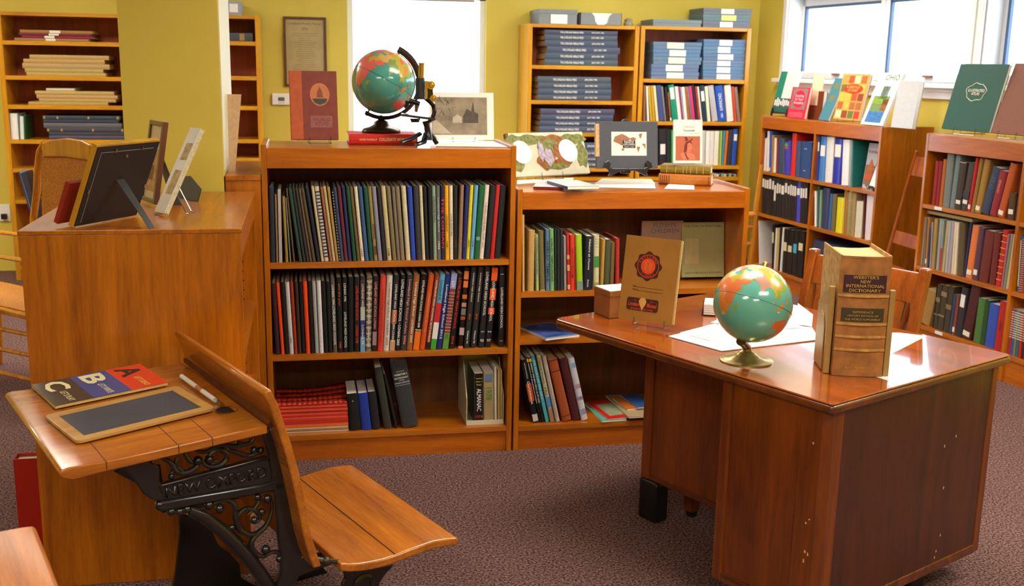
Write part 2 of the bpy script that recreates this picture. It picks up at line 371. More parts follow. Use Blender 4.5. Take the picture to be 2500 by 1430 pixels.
# taller cabinet end between the pillar and the middle bookcase
t2 = thing('cabinet', 'narrow oak cabinet end squeezed between pillar and middle bookcase', 'cabinet', (-.30, 4.262, 0))
ct = onY(633, 428, 4.262).z
bx(0, .132, 0, .6, 0, ct-.02).build('end_panel', OAKZ, t2); bx(-.0, .133, -.006, .62, ct-.02, ct).build('top_panel', OAKY, t2, bevel=.002)
# right wall cases
F = Case(3.623, 6.326, WA, 0, .40); uF = F.hit(1858, 283)[0]; F.W = -uF; F.o = F.o+F.d*uF
dF = F.ux(1990, 0, 1.2)
fz = [F.hit(1850, 415)[1], F.hit(1850, 519)[1], .13]
tF = bookcase(F, 'low oak bookcase along the right wall in the far corner, books displayed on it', 1.2726, fz, 1.18, bays=(dF,), raise_=.004)
Eo = Case(3.655, 4.917, WA, 0, .40); uE = Eo.hit(2263, 322)[0]; dE = Eo.hit(2489, 500)[0]; Eo.o = Eo.o+Eo.d*uE; dE -= uE; Eo.W = dE*2+.02
ez = [.8635, .4958, .1517]
tE = bookcase(Eo, 'low oak bookcase along the right wall nearer the camera, green atlas on it', 1.273, ez, 1.273-.10, bays=(dE,), raise_=.004)
# tall pale cases on the back wall
YG = YB-.39
gx = [onY(q, 60, YG).x for q in (1290, 1562, 1566, 1836)]; gH = onY(1400, 60, YG).z
G1 = Case(gx[0], YG, 0, gx[1]-gx[0], .37); G2 = Case(gx[2], YG, 0, gx[3]-gx[2], .37)
g1z = [onY(1400, q, YG).z for q in (160.4, 245.6, 324, 410)]; g2z = [onY(1700, q, YG).z for q in (194, 297, 404)]
kw = dict(zmat=BLKZ, xmat=BLKX, bmat=BLKB, edge=BLKX, fas=BLKX, raise_=0, th=.026, ts=.034)
t1 = bookcase(G1, 'tall blond bookcase on the back wall full of bound newspapers', gH, g1z+[.75, .4, .1], None, **kw)
t1 = bookcase(G2, 'tall blond bookcase in the far right corner with grey archive boxes', onY(1700, 66, YG).z, g2z+[.75, .4, .1], None, **kw)
lx = [onY(-12, 34, YG).x, onY(306, 36, YG).x]
L = Case(lx[0]-.0, YG, 0, lx[1]-lx[0], .37)
lz = [onY(150, q, YG).z for q in (101, 186, 257, 341, 411, 487)]
t1 = bookcase(L, 'tall blond bookcase on the back wall at far left with stacked volumes', onY(150, 31, YG).z, lz+[.1], None, **kw)
sx = [onY(500, 36, YG).x, onY(633, 36, YG).x]
S = Case(sx[0], YG, 0, sx[1]-sx[0], .37)
sz = [onY(590, q, YG).z for q in (101, 186, 259, 340)]
t1 = bookcase(S, 'tall blond bookcase on the back wall half hidden by the pillar', onY(590, 37, YG).z, sz+[.9, .5, .1], None, **kw)
# ------------------------------------------------------------ books
GOLD = plain((214, 180, 96), .35, metal=.6, name='gilt', var=.05)
_bm = {}
INK = {'w': plain((238, 238, 234), .5, name='white_lettering', var=0), 'k': plain((24, 22, 22), .5, name='black_lettering', var=0), 'r': plain((214, 52, 30), .5, name='red_lettering', var=0),
       'o': plain((226, 100, 30), .5, name='orange_lettering', var=0), 'g': GOLD, 'p': plain((232, 150, 140), .5, name='pink_lettering', var=0), 'b': plain((40, 50, 110), .5, name='blue_lettering', var=0),
       'v': plain((60, 130, 40), .5, name='green_lettering', var=0), 'y': plain((226, 206, 60), .5, name='yellow_lettering', var=0), 'd': plain((120, 40, 34), .5, name='dark_red_lettering', var=0),
       'c': plain((190, 220, 240), .5, name='pale_blue_lettering', var=0), 'n': plain((88, 84, 80), .5, name='grey_lettering', var=0)}
def cover_mb(w, d, h, t, hard=True):
    """spine, hinge and two boards as one shell, spine at y=0"""
    if hard: out = [(0, d), (0, .010), (.0012, .007), (0, .004), (w*.12, .0006), (w*.35, -.0012*min(1, w/.02)), (w*.65, -.0012*min(1, w/.02)), (w*.88, .0006), (w, .004), (w-.0012, .007), (w, .010), (w, d)]
    else: out = [(0, d), (0, .003), (w*.1, 0), (w*.9, 0), (w, .003), (w, d)]
    n = len(out); cx = w/2; t = min(t, w*.2)
    inn = []
    for i, (x, y) in enumerate(out):
        if i == 0 or i == n-1: inn.append((t if i == 0 else w-t, d))
        else: inn.append((min(max(x, t), w-t), max(y+t, t+.0) if x not in (0, w) else max(y, t)))
    mb = MB(); vs = [(x, y, z) for z in (0, h) for x, y in out]+[(x, y, z) for z in (0, h) for x, y in inn]; fs = []
    for i in range(n-1):
        fs += [(i, i+1, n+i+1, n+i), (2*n+i+1, 2*n+i, 3*n+i, 3*n+i+1), (i+1, i, 2*n+i, 2*n+i+1), (n+i, n+i+1, 3*n+i+1, 3*n+i)]
    fs += [(0, n, 3*n, 2*n), (2*n-1, n-1, 3*n-1, 4*n-1)]
    return mb.add(vs, fs)
SPIRAL = plain((200, 200, 196), .35, metal=.7, name='binding_coil', var=.02)
def book(root, w, d, h, rgb, o):
    """o: options  hard, pages, title[(text, ink, z0, z1 as share of height, size share of width)], label(z0,z1,rgb), bands[(z0,z1,rgb)]"""
    kind = o.get('k', 'hard')
    mat = (gloss if kind in ('soft', 'gloss', 'binder') else cloth)(rgb)
    t = .0028 if kind in ('hard', 'gloss', 'binder') else .0008
    if kind == 'board': bx(0, w, 0, d, 0, h).build('board', mat, root, bevel=.001); return
    if kind == 'spiral':
        bx(0, w, .004, d, 0, h).build('cover', mat, root)
        mb = MB()
        n = int(h/.012)
        for i in range(n): mb.box(w*.1, w*.9, -.004, .006, .006+i*(h-.01)/n, .010+i*(h-.01)/n)
        q = mb.build('binding_coil', SPIRAL, root); return
    c = cover_mb(w, d, h, t, kind != 'soft').build('cover', mat, root)
    pm = OLDPAPER if o.get('old') else PAPER
    zt = .003 if kind in ('hard', 'gloss') else (.02 if kind == 'binder' else .0004)
    bx(t+.0003, w-t-.0003, .0085 if kind != 'soft' else .002, d-(.004 if kind != 'soft' else 0), zt, h-zt).build('page_block', pm, root)
    for (z0, z1, c2) in o.get('bands', ()):
        bx(w*.02, w*.98, -.0016 if kind == 'soft' else -.0021, .001, h*z0, h*z1).build('spine_band', gloss(c2, 'spine_band_print'), root)
    if 'lab' in o:
        z0, z1, c2 = o['lab']; bx(w*.14, w*.86, -.0024, .0, h*z0, h*z1).build('spine_label', plain(c2, .6, name='paper_label', var=.02), root)
    for (s, ink, z0, z1, sz) in o.get('t', ()):
        # lettering runs down the spine
        M = frameM((w/2, -.0028, h*(z0+z1)/2), (0, 0, -1), (1, 0, 0))
        text(s, 'title', root, INK[ink], M, length=h*(z1-z0), height=w*sz, ext=0, off=.008)
    for (s, ink, z0, sz) in o.get('h', ()):
        M = frameM((w/2, -.0028, h*z0), (1, 0, 0), (0, 0, 1)); text(s, 'title', root, INK[ink], M, length=w*sz, ext=0, off=.006)
def ordi(n): return '%d%s' % (n, 'th' if 10 < n % 100 < 14 else {1: 'st', 2: 'nd', 3: 'rd'}.get(n % 10, 'th'))
LABELS = set()
def uniq(l, alt):
    if l in LABELS: l = alt
    assert l not in LABELS, l
    LABELS.add(l)
    n = len(l.split()); assert 4 <= n <= 16, (n, l)
    return l
def row(case, ox, oy, s, z, items, shelf, group, noun='book', v=.02, depth=.215, gap=.0006, dv=.004, lim=None):
    """items: (bl, br, tl, top, description, rgb, options) measured on the photograph; each book is stood on the shelf plane"""
    nn = len(items); prev = None
    for i, (bl, br, tl, top, ds, rgb, *op) in enumerate(items):
        o = op[0] if op else {}
        vv = v+o.get('dv', random.uniform(0, dv))
        u0, u1 = case.ux(ox+bl/s, vv, z), case.ux(ox+br/s, vv, z)
        ut, zt = case.hit(ox+tl/s, oy+top/s, vv)
        a = math.atan2(ut-u0, zt-z); h = math.hypot(ut-u0, zt-z); w = max(.003, (u1-u0)*math.cos(a)-gap)
        lo, hi = lim or _bay(case, (u0+u1)/2, z)
        h = min(h, _above(case, z)-z-w*abs(math.sin(a))-.003)
        # footprint in the shelf plane: left edge L0-L1, right edge R0-R1
        def geo(u0, w, a):
            s_, c_ = math.sin(a), math.cos(a); zz = z+.0003+(w*s_ if a > 0 else 0)
            L0 = (u0, zz); return zz, L0, (u0+h*s_, zz+h*c_), (u0+w*c_, zz-w*s_), (u0+w*c_+h*s_, zz-w*s_+h*c_)
        def at(P, Q, zz):
            t = max(0, min(1, (zz-P[1])/(Q[1]-P[1]))); return P[0]+(Q[0]-P[0])*t
        for _ in range(3):
            zz, L0, L1, R0, R1 = geo(u0, w, a)
            need = lo-min(L0[0], L1[0])
            if prev:
                pr = [q for q in (L0[1], min(L1[1], prev[1][1])) ]
                need = max(need, max(at(prev[0], prev[1], q)-at(L0, L1, q) for q in pr)+.0007)
                # previous book's top corner against this left edge
                if prev[1][1] < L1[1]: need = max(need, prev[1][0]-at(L0, L1, prev[1][1])+.0007)
            if need > 0: u0 += need; w = max(.003, w-need)
        zz, L0, L1, R0, R1 = geo(u0, w, a); over = max(R0[0], R1[0])-hi
        if over > 0:
            if w-over > .006: w -= over
            else: a = math.atan2(math.sin(a)*h-over, h) if h else 0
            zz, L0, L1, R0, R1 = geo(u0, w, a); over = max(R0[0], R1[0])-hi
            if over > 0: w = max(.003, w-over)
        zz, L0, L1, R0, R1 = geo(u0, w, a); prev = (R0, R1); p = case.pt(u0, vv, zz); case.tops = getattr(case, 'tops', [])+[(min(L0[0], L1[0]), max(R0[0], R1[0]), z, max(L1[1], R1[1]))]
        nm = o.get('n', noun)
        if nn == 1: l = '%s %s on %s' % (ds, nm, shelf)
        else:
            pv, nx = (items[i-1][4] if i else None), (items[i+1][4] if i < nn-1 else None)
            if pv and nx: l = '%s %s between %s and %s ones, %s' % (ds, nm, pv, nx, shelf)
            elif nx: l = '%s %s at left end, %s' % (ds, nm, shelf)
            else: l = '%s %s at right end, %s' % (ds, nm, shelf)
            if len(l.split()) > 16: l = '%s %s, %s from left, %s' % (ds, nm, ordi(i+1), shelf)
        if 'l' in o: l = o['l']
        l = uniq(l, '%s %s, %s from left, %s' % (ds, nm, ordi(i+1), shelf))
        r = thing(o.get('name', 'book'), l, 'book', p, 0, group)
        r.rotation_euler = (Matrix.Rotation(case.yaw, 3, 'Z') @ Matrix.Rotation(a, 3, 'Y')).to_euler()
        book(r, w, min(o.get('d', depth), case.D-.03-vv), h, rgb, o)
# colours
def C(s): return tuple(int(s[i:i+2], 16) for i in (0, 2, 4))
K = (22, 23, 26)
T = lambda s, ink, a, b, z=.5: {'t': [(s, ink, a, b, z)]}
LH = 'LOVELAND HIGH SCHOOL'
r1 = "middle case's top shelf"
items = []
def sh(dx, L): return [(q[0]+dx, q[1]+dx, q[2]+dx)+tuple(q[3:]) for q in L]
sc = 3.786
items += [(40, 88, 22, 65, 'navy', C('263044')), (92, 112, 76, 130, 'slim tan', C('8a744e')), (118, 150, 103, 95, 'pale grey', C('b8b4bc'), {'k': 'soft'}), (178, 205, 145, 150, 'mustard', C('9a8440')), (216, 232, 172, 160, 'grey-green slim', C('76866e')),
 (240, 268, 170, 80, 'cocoa brown', C('6a4e3c')), (303, 335, 203, 85, 'deep green', C('2c4a40')), (340, 370, 235, 80, 'dark slate', C('2c3434')), (372, 400, 265, 85, 'charcoal', C('3a3638')), (403, 426, 297, 80, 'taupe slim', C('6a5a46')),
 (430, 460, 320, 78, 'olive brown', C('564a34')), (470, 503, 360, 75, 'blue-black', C('1e2636')), (508, 535, 413, 55, 'cream slim', C('c4b894')),
 (538, 580, 445, 60, 'navy and cream checked', C('d0c8b0'), {'k': 'gloss', 'bands': [(q/22.+.012, q/22.+.03, C('2c3c74')) for q in range(1, 21)]}), (588, 613, 497, 65, 'dusty rose', C('9a6450')), (615, 642, 523, 58, 'straw', C('c0ae7c')), (645, 672, 560, 65, 'tan gold', C('a88c50')),
 (676, 690, 605, 80, 'black dotted', C('26262a'), {'k': 'spiral'}), (692, 721, 620, 70, 'slate blue', C('3a4c74')), (725, 757, 655, 62, 'maroon', C('6c2834')), (762, 793, 697, 63, 'midnight blue', C('2a3668'))]
items += sh(sc*200, [(45, 78, -22, 60, 'forest green', C('1e5038')), (85, 115, 12, 62, 'olive', C('6a5c3a')), (118, 151, 52, 62, 'ivory', C('dcd4bc'), T('1939', 'n', .06, .16)), (157, 193, 92, 65, 'denim blue', C('3a5c88')), (198, 236, 140, 65, 'teal green', C('1c5448')),
 (240, 272, 180, 60, 'stained tan', C('96804c'), {'bands': [(.3, .5, C('74603a')), (.08, .2, C('5e4c34'))]}), (278, 318, 217, 62, 'lavender grey', C('8a8ca4')), (325, 357, 265, 65, 'ink blue', C('2a2c38')), (362, 403, 303, 55, 'parchment', C('c4b88a'), T('1948', 'n', .06, .16)),
 (412, 450, 352, 60, 'khaki', C('7c7258')), (453, 484, 400, 62, 'slim khaki', C('7a7060')), (487, 526, 435, 60, 'wide khaki', C('827660')), (537, 579, 490, 55, 'buff', C('ccc4a0')), (585, 627, 548, 62, 'royal blue', C('2a48b4')),
 (633, 681, 600, 55, 'graphite', C('38383c')), (686, 716, 655, 50, 'bone', C('d0c6a4')), (720, 749, 695, 60, 'slim black', C('202226')), (752, 787, 737, 58, 'jet black', C('1e2022'))])
items += sh(sc*400, [(33, 66, 17, 52, 'pale green', C('8ca08c'), T(LH, 'k', .5, .86)), (67, 102, 55, 50, 'pewter grey', C('646664'), {'t': [('Loveland High School', 'c', .38, .84, .5), ('1966', 'w', .14, .25, .5)]}),
 (103, 138, 98, 50, 'navy with red print', C('262a4c'), T('THE LOHIAN', 'r', .16, .84, .7)), (142, 179, 133, 50, 'golden yellow', C('e8a808'), {'t': [('LOVELAND HI HIL', 'k', .38, .6, .4), ('1968', 'k', .17, .25, .4)]}),
 (183, 216, 177, 50, 'off-white', C('e0d8c4'), T('LOVELAND/1969', 'k', .32, .62, .45)), (218, 253, 220, 50, 'plain black', C('242628'), T('1970', 'n', .17, .26)), (258, 293, 280, 45, 'mocha', C('947458')), (296, 331, 330, 45, 'indigo', C('262c78'), T('1972', 'n', .17, .26)),
 (332, 365, 370, 45, 'lemon yellow', C('dccc20'), T('1973', 'k', .17, .26)), (367, 403, 412, 48, 'sky blue', C('68a8d8'), T('1974', 'n', .17, .26)), (405, 452, 457, 48, 'bottle green', C('1c643c'), {'h': [('III', 'c', .28, .6)]}),
 (455, 496, 510, 45, 'cream lettered', C('e2d8cc'), T('LOHIAN • LOVELAND, OHIO 1975', 'd', .16, .76, .4)), (505, 551, 565, 50, 'matte black', C('242628')), (555, 593, 613, 45, 'bright red', C('c42828')), (595, 650, 652, 50, 'thick black', C('202426'))])
row(A, 650, 440, sc, .8342, items, r1, 'yearbooks on the top shelf of the middle bookcase', 'yearbook', depth=.235)
# second shelf
r2 = "middle case's second shelf"; sc = 3.47
OR = C('f04c10')
items = [(45, 83, 8, 180, 'plum', C('341c2c')), (88, 123, 42, 175, 'orange', OR), (126, 161, 85, 170, 'black', K), (163, 201, 122, 170, 'silver white', C('c8ccd0'), T('1983', 'n', .16, .24)), (205, 233, 165, 168, 'brick red', C('a83418')), (236, 266, 203, 165, 'umber', C('3c2c20')),
 (268, 301, 240, 165, 'ebony', K), (303, 339, 273, 162, 'flame orange', OR), (342, 377, 315, 160, 'onyx', K), (380, 413, 350, 160, 'silver', C('a4acac')), (417, 454, 390, 158, 'white', C('dcdce4')), (458, 493, 430, 160, 'coal black', K), (494, 530, 470, 165, 'soot black', K),
 (533, 569, 508, 130, 'grey lettered', C('5c5c54'), T('LOHIAN 1994 LOVELAND HIGH SCHOOL', 'w', .1, .9, .55)), (572, 616, 558, 130, 'black orange-titled', K, {'t': [('and the year', 'o', .62, .92, .4), ('1995', 'o', .06, .14, .4)]}),
 (620, 660, 610, 128, 'black 1996', K, {'t': [('LOHIAN 1996', 'w', .68, .92, .5), (LH, 'w', .06, .54, .5)]})]
items += sh(sc*190, [(2, 46, 0, 125, 'tall plain black', K), (52, 99, 52, 125, 'black red-lettered', C('1c1c20'), {'t': [(LH, 'r', .42, .88, .5), ('LOHIAN 1998', 'r', .12, .36, .5)]}),
 (103, 145, 103, 120, 'multicoloured', C('34383c'), {'k': 'gloss', 'bands': [(0, .2, C('6aa4d0')), (.2, .42, C('303880')), (.42, .6, C('a8b8b4')), (.6, .95, C('3c3438'))], 't': [(LH, 'w', .42, .9, .45), ('LOHIAN 99', 'w', .1, .36, .45)]}),
 (147, 195, 158, 118, 'stone mosaic', C('8a806c'), {'k': 'gloss', 'bands': [(q/26., q/26.+.016, C('5a5044') if q % 2 else C('b0a890')) for q in range(1, 26)], 't': [('LOVELAND HIGH SCHOOL: LOHIAN 2000', 'w', .06, .92, .42)]}),
 (198, 245, 213, 118, 'black pink-lettered', C('201c20'), {'t': [('LOVELAND HIGH SCHOOL LOHIAN', 'p', .3, .92, .45)], 'lab': (.08, .26, C('9c7c84'))}), (248, 296, 275, 115, 'coral red', C('d44438'), {'k': 'gloss', 't': [('Loveland High School 2002 Lohian', 'd', .12, .82, .36)]}),
 (298, 347, 330, 112, 'white red-lettered', C('d0ccc4'), {'k': 'gloss', 't': [('Loveland High School  LOHIAN  2003', 'd', .08, .9, .46)]}), (350, 395, 392, 112, 'sunset photo', C('2c2c34'), {'k': 'gloss', 'bands': [(0, .14, C('c89878')), (.36, .54, C('b06040'))], 't': [('LOVELAND HIGH SCHOOL 2004 LOHIAN', 'w', .12, .88, .4)]}),
 (398, 439, 447, 110, 'black bold-lettered', K, T('LOVELAND HIGH SCHOOL • LOHIAN 2005', 'w', .07, .94, .55)), (442, 492, 502, 110, 'charcoal pink-lettered', C('34343a'), T('Loveland High School Lohian 2006', 'p', .08, .94, .5)),
 (495, 546, 558, 108, 'copper brown', C('9a6038'), {'k': 'gloss', 't': [('Loveland High School • LOHIAN 2007', 'w', .1, .9, .5)]}), (549, 601, 622, 105, 'black and orange', K, {'k': 'gloss', 'bands': [(0, .25, C('e8741c')), (.262, .27, C('e8e0d8'))], 't': [('LOVELAND HIGH SCHOOL LOHIAN 2008', 'w', .3, .92, .36)]}),
 (604, 650, 686, 105, 'burnt orange', C('c85420'), {'k': 'gloss', 't': [('LOVELAND HIGH SCHOOL 2009 LOHIAN', 'p', .24, .76, .3)]})])
items += sh(sc*380, [(-3, 33, 82, 106, 'rust', C('a04c28'), {'k': 'gloss', 'bands': [(0, .1, C('2c1c14'))], 't': [('LOVELAND HIGH SCHOOL 2010 LOHIAN', 'w', .1, .92, .36)]}),
 (37, 84, 120, 103, 'blue red and green', C('5aa4c8'), {'k': 'gloss', 'bands': [(0, .14, C('40a030')), (.14, .36, C('e0e0dc')), (.36, .62, C('c82c30'))], 't': [('LovelandHS', 'b', .66, .92, .5)]}), (88, 135, 167, 103, 'cobalt', C('223078'), {'k': 'gloss', 't': [('Loveland High School 2012', 'w', .14, .86, .5)]}),
 (138, 189, 217, 98, 'brick patterned', C('8a4a44'), {'k': 'gloss', 'bands': [(0, .21, C('5a9c3c')), (.8, 1., C('8c9cd4'))]+[(.24+q/24., .245+q/24., C('c8b0a8')) for q in range(13)], 't': [('2013', 'd', .13, .2, .5), ('LOV', 'w', .82, .9, .5)]}),
 (192, 244, 270, 100, 'black red-titled', C('1a1a1e'), {'k': 'gloss', 't': [(LH, 'r', .26, .94, .4), ('2014', 'r', .06, .17, .4)]}), (262, 312, 318, 50, 'black fiery photo', C('201814'), {'k': 'gloss', 'bands': [(0, .03, C('c87858')), (.86, .96, C('d4703c')), (.76, .84, C('e07830')), (.62, .67, C('c86c34')), (.52, .57, C('b88c70')), (.36, .4, C('a05030')), (.17, .26, C('b8a0a0')), (.42, .5, C('787070'))]}),
 (320, 367, 387, 45, 'charcoal 2016', C('2e2e30'), {'k': 'gloss', 't': [('Loveland High School', 'w', .58, .93, .3), ('2016', 'o', .36, .43, .3), ('Volume 94', 'w', .06, .22, .3)]}), (378, 427, 445, 45, 'grey-black 2016', C('2c2c2e'), {'k': 'gloss', 't': [('Loveland High School', 'w', .58, .93, .3), ('2016', 'o', .36, .43, .3), ('Volume 94', 'w', .06, .22, .3)]}),
 (443, 494, 500, 42, 'black 2017', C('242428'), {'k': 'gloss', 't': [(LH, 'w', .4, .94, .42)], 'h': [('2017', 'w', .2, .6), ('95', 'w', .09, .6)]}), (500, 552, 560, 50, 'black orange-patterned', C('242024'), {'k': 'gloss', 'bands': [(.84, 1., C('f05c24')), (.6, .74, C('f05c24')), (.42, .5, C('f05c24'))], 't': [(LH, 'w', .33, .83, .42)], 'h': [('2018', 'w', .2, .6), ('97', 'w', .09, .6)]}),
 (612, 661, 622, 45, 'upright black', C('202024'), {'k': 'gloss', 't': [(LH, 'w', .24, .75, .4)], 'h': [('Lion', 'w', .92, .5), ('2019', 'w', .08, .5)]})])
row(A, 660, 640, sc, .4553, items, r2, 'yearbooks on the second shelf of the middle bookcase', 'yearbook', depth=.235)
# bottom shelf, middle case
r3 = "middle case's bottom shelf"; sc = 2.979
items = [(640, 722, 612, 960, 'black', K, {'k': 'hard', 'h': [('.', 'w', .8, .1)]}), (725, 797, 695, 955, 'blue', C('1c38a0'), {}), (800, 862, 765, 945, 'wide black', C('1c1e22'), {}),
 (888, 945, 815, 770, 'dark olive', C('343630'), {'d': .2}), (950, 990, 862, 815, 'thin black', C('181a1a'), {'d': .2, 'k': 'hard'}),
 (1022, 1142, 928, 720, 'thick charcoal', C('34363a'), {'d': .2, 'h': [('THE NEW LEXICON', 'w', .83, .5), ("WEBSTER'S", 'w', .785, .8), ('DICTIONARY', 'w', .735, .85), ('OF THE', 'w', .7, .3), ('ENGLISH LANGUAGE', 'w', .665, .9), ('________', 'w', .63, .9)], 'l': "thick charcoal dictionary leaning left on the middle case's bottom shelf"})]
row(A, 640, 640, sc, .1128, items, r3, 'binders and dictionaries on the bottom shelf of the middle bookcase', depth=.2, v=.03)
mf = thing('magazine_file', 'cream slotted magazine file holding almanacs on the bottom shelf', 'magazine file', (0, 0, 0))
u0, u1 = A.ux(1138.5, .03, .1128), A.ux(1229, .03, .1128); zt = A.hit(1140, 885, .03)[1]; hh = zt-.1128-.012
mf.location = A.pt(u0, .03, .1132); mfu = (u0+.0045, u1-.0045); CRM = plain((206, 200, 170), .6, name='cream_board', var=.04); W_ = u1-u0
bx(0, W_, 0, .25, 0, .003).build('base', CRM, mf); bx(0, W_, .247, .25, .003, hh).build('back', CRM, mf)
for x in (0, W_-.003): MB().prism([(0, .003), (.25, .003), (.25, hh), (.12, hh), (0, hh*.45)], x, x+.003, 'x').build('side', CRM, mf)
bx(.003, W_-.003, 0, .003, .003, .02).build('front_lip', CRM, mf)
items = [(1545, 1611, 1543, 810, 'black', K, {'k': 'soft', 't': [('ALMANAC', 'w', .25, .7, .5)], 'h': [('The World', 'y', .9, .7), ('& Book of', 'y', .84, .7), ('Facts', 'y', .78, .5), ('1974', 'r', .14, .8)], 'l': 'black paperback almanac of 1974 in the cream magazine file'}),
 (1614, 1686, 1612, 800, 'tan', C('a89468'), {'k': 'soft', 't': [('1978', 'v', .46, .7, .6)], 'lab': (.82, .96, C('5a78a0')), 'l': 'tan paperback almanac of 1978 in the cream magazine file'}),
 (1690, 1708, 1688, 760, 'thin white', C('dcd8d0'), {'k': 'soft', 'l': 'thin white booklet in the cream magazine file'}),
 (1713, 1731, 1713, 780, 'yellow', C('b8a060'), {'k': 'soft', 'l': 'yellowed booklet left of another in the magazine file'}), (1733, 1748, 1733, 785, 'yellow', C('c0a868'), {'k': 'soft', 'l': 'yellowed booklet at the right end of the magazine file'})]
row(A, 640, 640, sc, .1165, items, 'x', 'almanacs in the magazine file', v=.038, depth=.19, dv=.001, lim=mfu)
# stack of red magazines
u0, u1 = max(.0265, A.ux(655, .05, .13)), A.ux(849, .05, .13); z = .1133
for i in range(24):
    hgt = .0052+random.uniform(-.0006, .0006)
    col, ds = ((C('c8c0b0'), 'grey-white') if i < 1 else (C('b08858'), 'tan') if i < 3 else (C('d8d0c0'), 'white') if i == 3 else (C('f08028'), 'orange') if i < 6 else (C('d83c28'), 'red') if i % 3 else (C('e8604a'), 'salmon red'))
    dx = random.uniform(-.003, .003); p = A.pt(u0+abs(dx), .035+random.uniform(0, .004), z)
    g = thing('magazine', 'x', 'magazine', p, random.uniform(0, .002), 'magazines stacked on the bottom shelf'); z += hgt
    g['label'] = uniq('%s magazine, %s from the bottom of the red stack on the bottom shelf' % (ds, ordi(i+1)), '')
    ww = u1-u0
    bx(.001, ww-.001, .001, .21, .0006, hgt-.001).build('page_block', PAPER, g)
    mb = MB().box(0, ww, -.0002, .212, 0, .0006).box(0, ww, -.0002, .212, hgt-.001, hgt-.0003).box(0, ww, -.0006, 0.0002, .0, hgt-.0003); mb.build('cover', gloss(col), g)
g = thing('magazine', 'x', 'magazine', A.pt(u0, .035, z), 0, 'magazines stacked on the bottom shelf'); g['label'] = uniq('red magazine curling up at the right on top of the stack', '')
mb = MB(); n = 14; vs = []; ww = u1-u0
for i in range(n+1):
    q = i/n; zz = .001+.028*(q**2.2)
    for k in range(5): y = .0+.05*k; vs.append((ww*q, y, zz*(.1+.9*k/4)+.0004*(k > 0)+(.012*(1-q)**2)*(k/4)))
for i in range(n):
    for k in range(4): a = i*5+k; mb.add([vs[a], vs[a+5], vs[a+6], vs[a+1]], [(0, 1, 2, 3)])
o = mb.build('cover', gloss(C('b83424')), g, smooth=True); so = o.modifiers.new('s', 'SOLIDIFY'); so.thickness = .0012
bx(.02, .05, .1, .13, .014, .0142).build('printed_photo', plain((60, 24, 20), .4, name='dark_print'), g)
# behind-desk case: upper shelf
r4 = "behind-desk case's upper shelf"; sc = 4.385; zB = bs[0]
items = [(68, 92, 66, -25, 'tall cream board', C('c8a870'), {'k': 'board', 'd': .2, 'dv': .001}), (128, 192, 140, 145, 'plain tan', C('c09a58'), {'d': .24}), (203, 247, 194, 185, 'pale green', C('98b088'), {'t': [('Old-Fashioned Garden', 'k', .3, .95, .4)], 'lab': (.02, .17, C('a8c060'))}), (258, 312, 240, 150, 'worn olive', C('74683a'), {'bands': [(.0, .02, C('b0a070'))], 'old': 1}),
 (320, 362, 315, 130, 'slate blue', C('5a7ca4'), T('SHIRLEY TEMPLE', 'k', .16, .82, .5)), (365, 410, 358, 128, 'leaf green', C('78b070'), T('SHIRLEY TEMPLE SPEAKS', 'k', .15, .86, .45)), (412, 440, 410, 130, 'black-green', C('2a302e')), (442, 472, 440, 132, 'dark pine', C('28302e')), (474, 505, 473, 130, 'dark slate', C('30343a')),
 (515, 543, 508, 205, 'grey slim', C('a09ca0'), {'k': 'soft'}), (547, 580, 535, 175, 'scarlet', C('c83428'), {'bands': [(.35, .45, C('d8a868')), (.02, .1, C('d8a868')), (.55, .62, C('d0a060'))]}), (582, 628, 578, 190, 'poppy red', C('d43c30'), T('HEIDI LITTLE GRANDMA', 'd', .22, .76, .5)), (630, 642, 622, 195, 'thin red', C('b02c24'), {'k': 'soft'}),
 (652, 718, 638, 190, 'lime green', C('a0c828'), {'k': 'gloss', 'bands': [(0, .16, C('7c9488'))], 't': []}), (724, 806, 752, 205, 'navy white-lettered', C('242a38'), {'k': 'gloss', 't': [('Nature at Home', 'w', .38, .94, .25), ('Stokes', 'w', .06, .2, .2)]}),
 (818, 888, 822, 195, 'floral cream', C('d0c8a0'), {'h': [('FIRST', 'k', .93, .5), ('FAMILY', 'k', .89, .55), ('SHEPHERDS', 'k', .85, .7), ('WELLS', 'k', .78, .5), ('_____', 'k', .25, .6)], 'bands': [(.42, .62, C('4a8c4c')), (.03, .14, C('8aa860'))]}),
 (900, 935, 925, 240, 'golden', C('bc9040')), (938, 998, 962, 240, 'dark mottled green', C('4a5440')), (1002, 1045, 1022, 270, 'brown marbled', C('786030'), {'old': 1}), (1060, 1105, 1065, 230, 'crimson', C('b83030'))]
row(B, 1260, 530, sc, zB, items, r4, "picture books on the behind-desk case's upper shelf", depth=.2, v=.012, dv=.01)
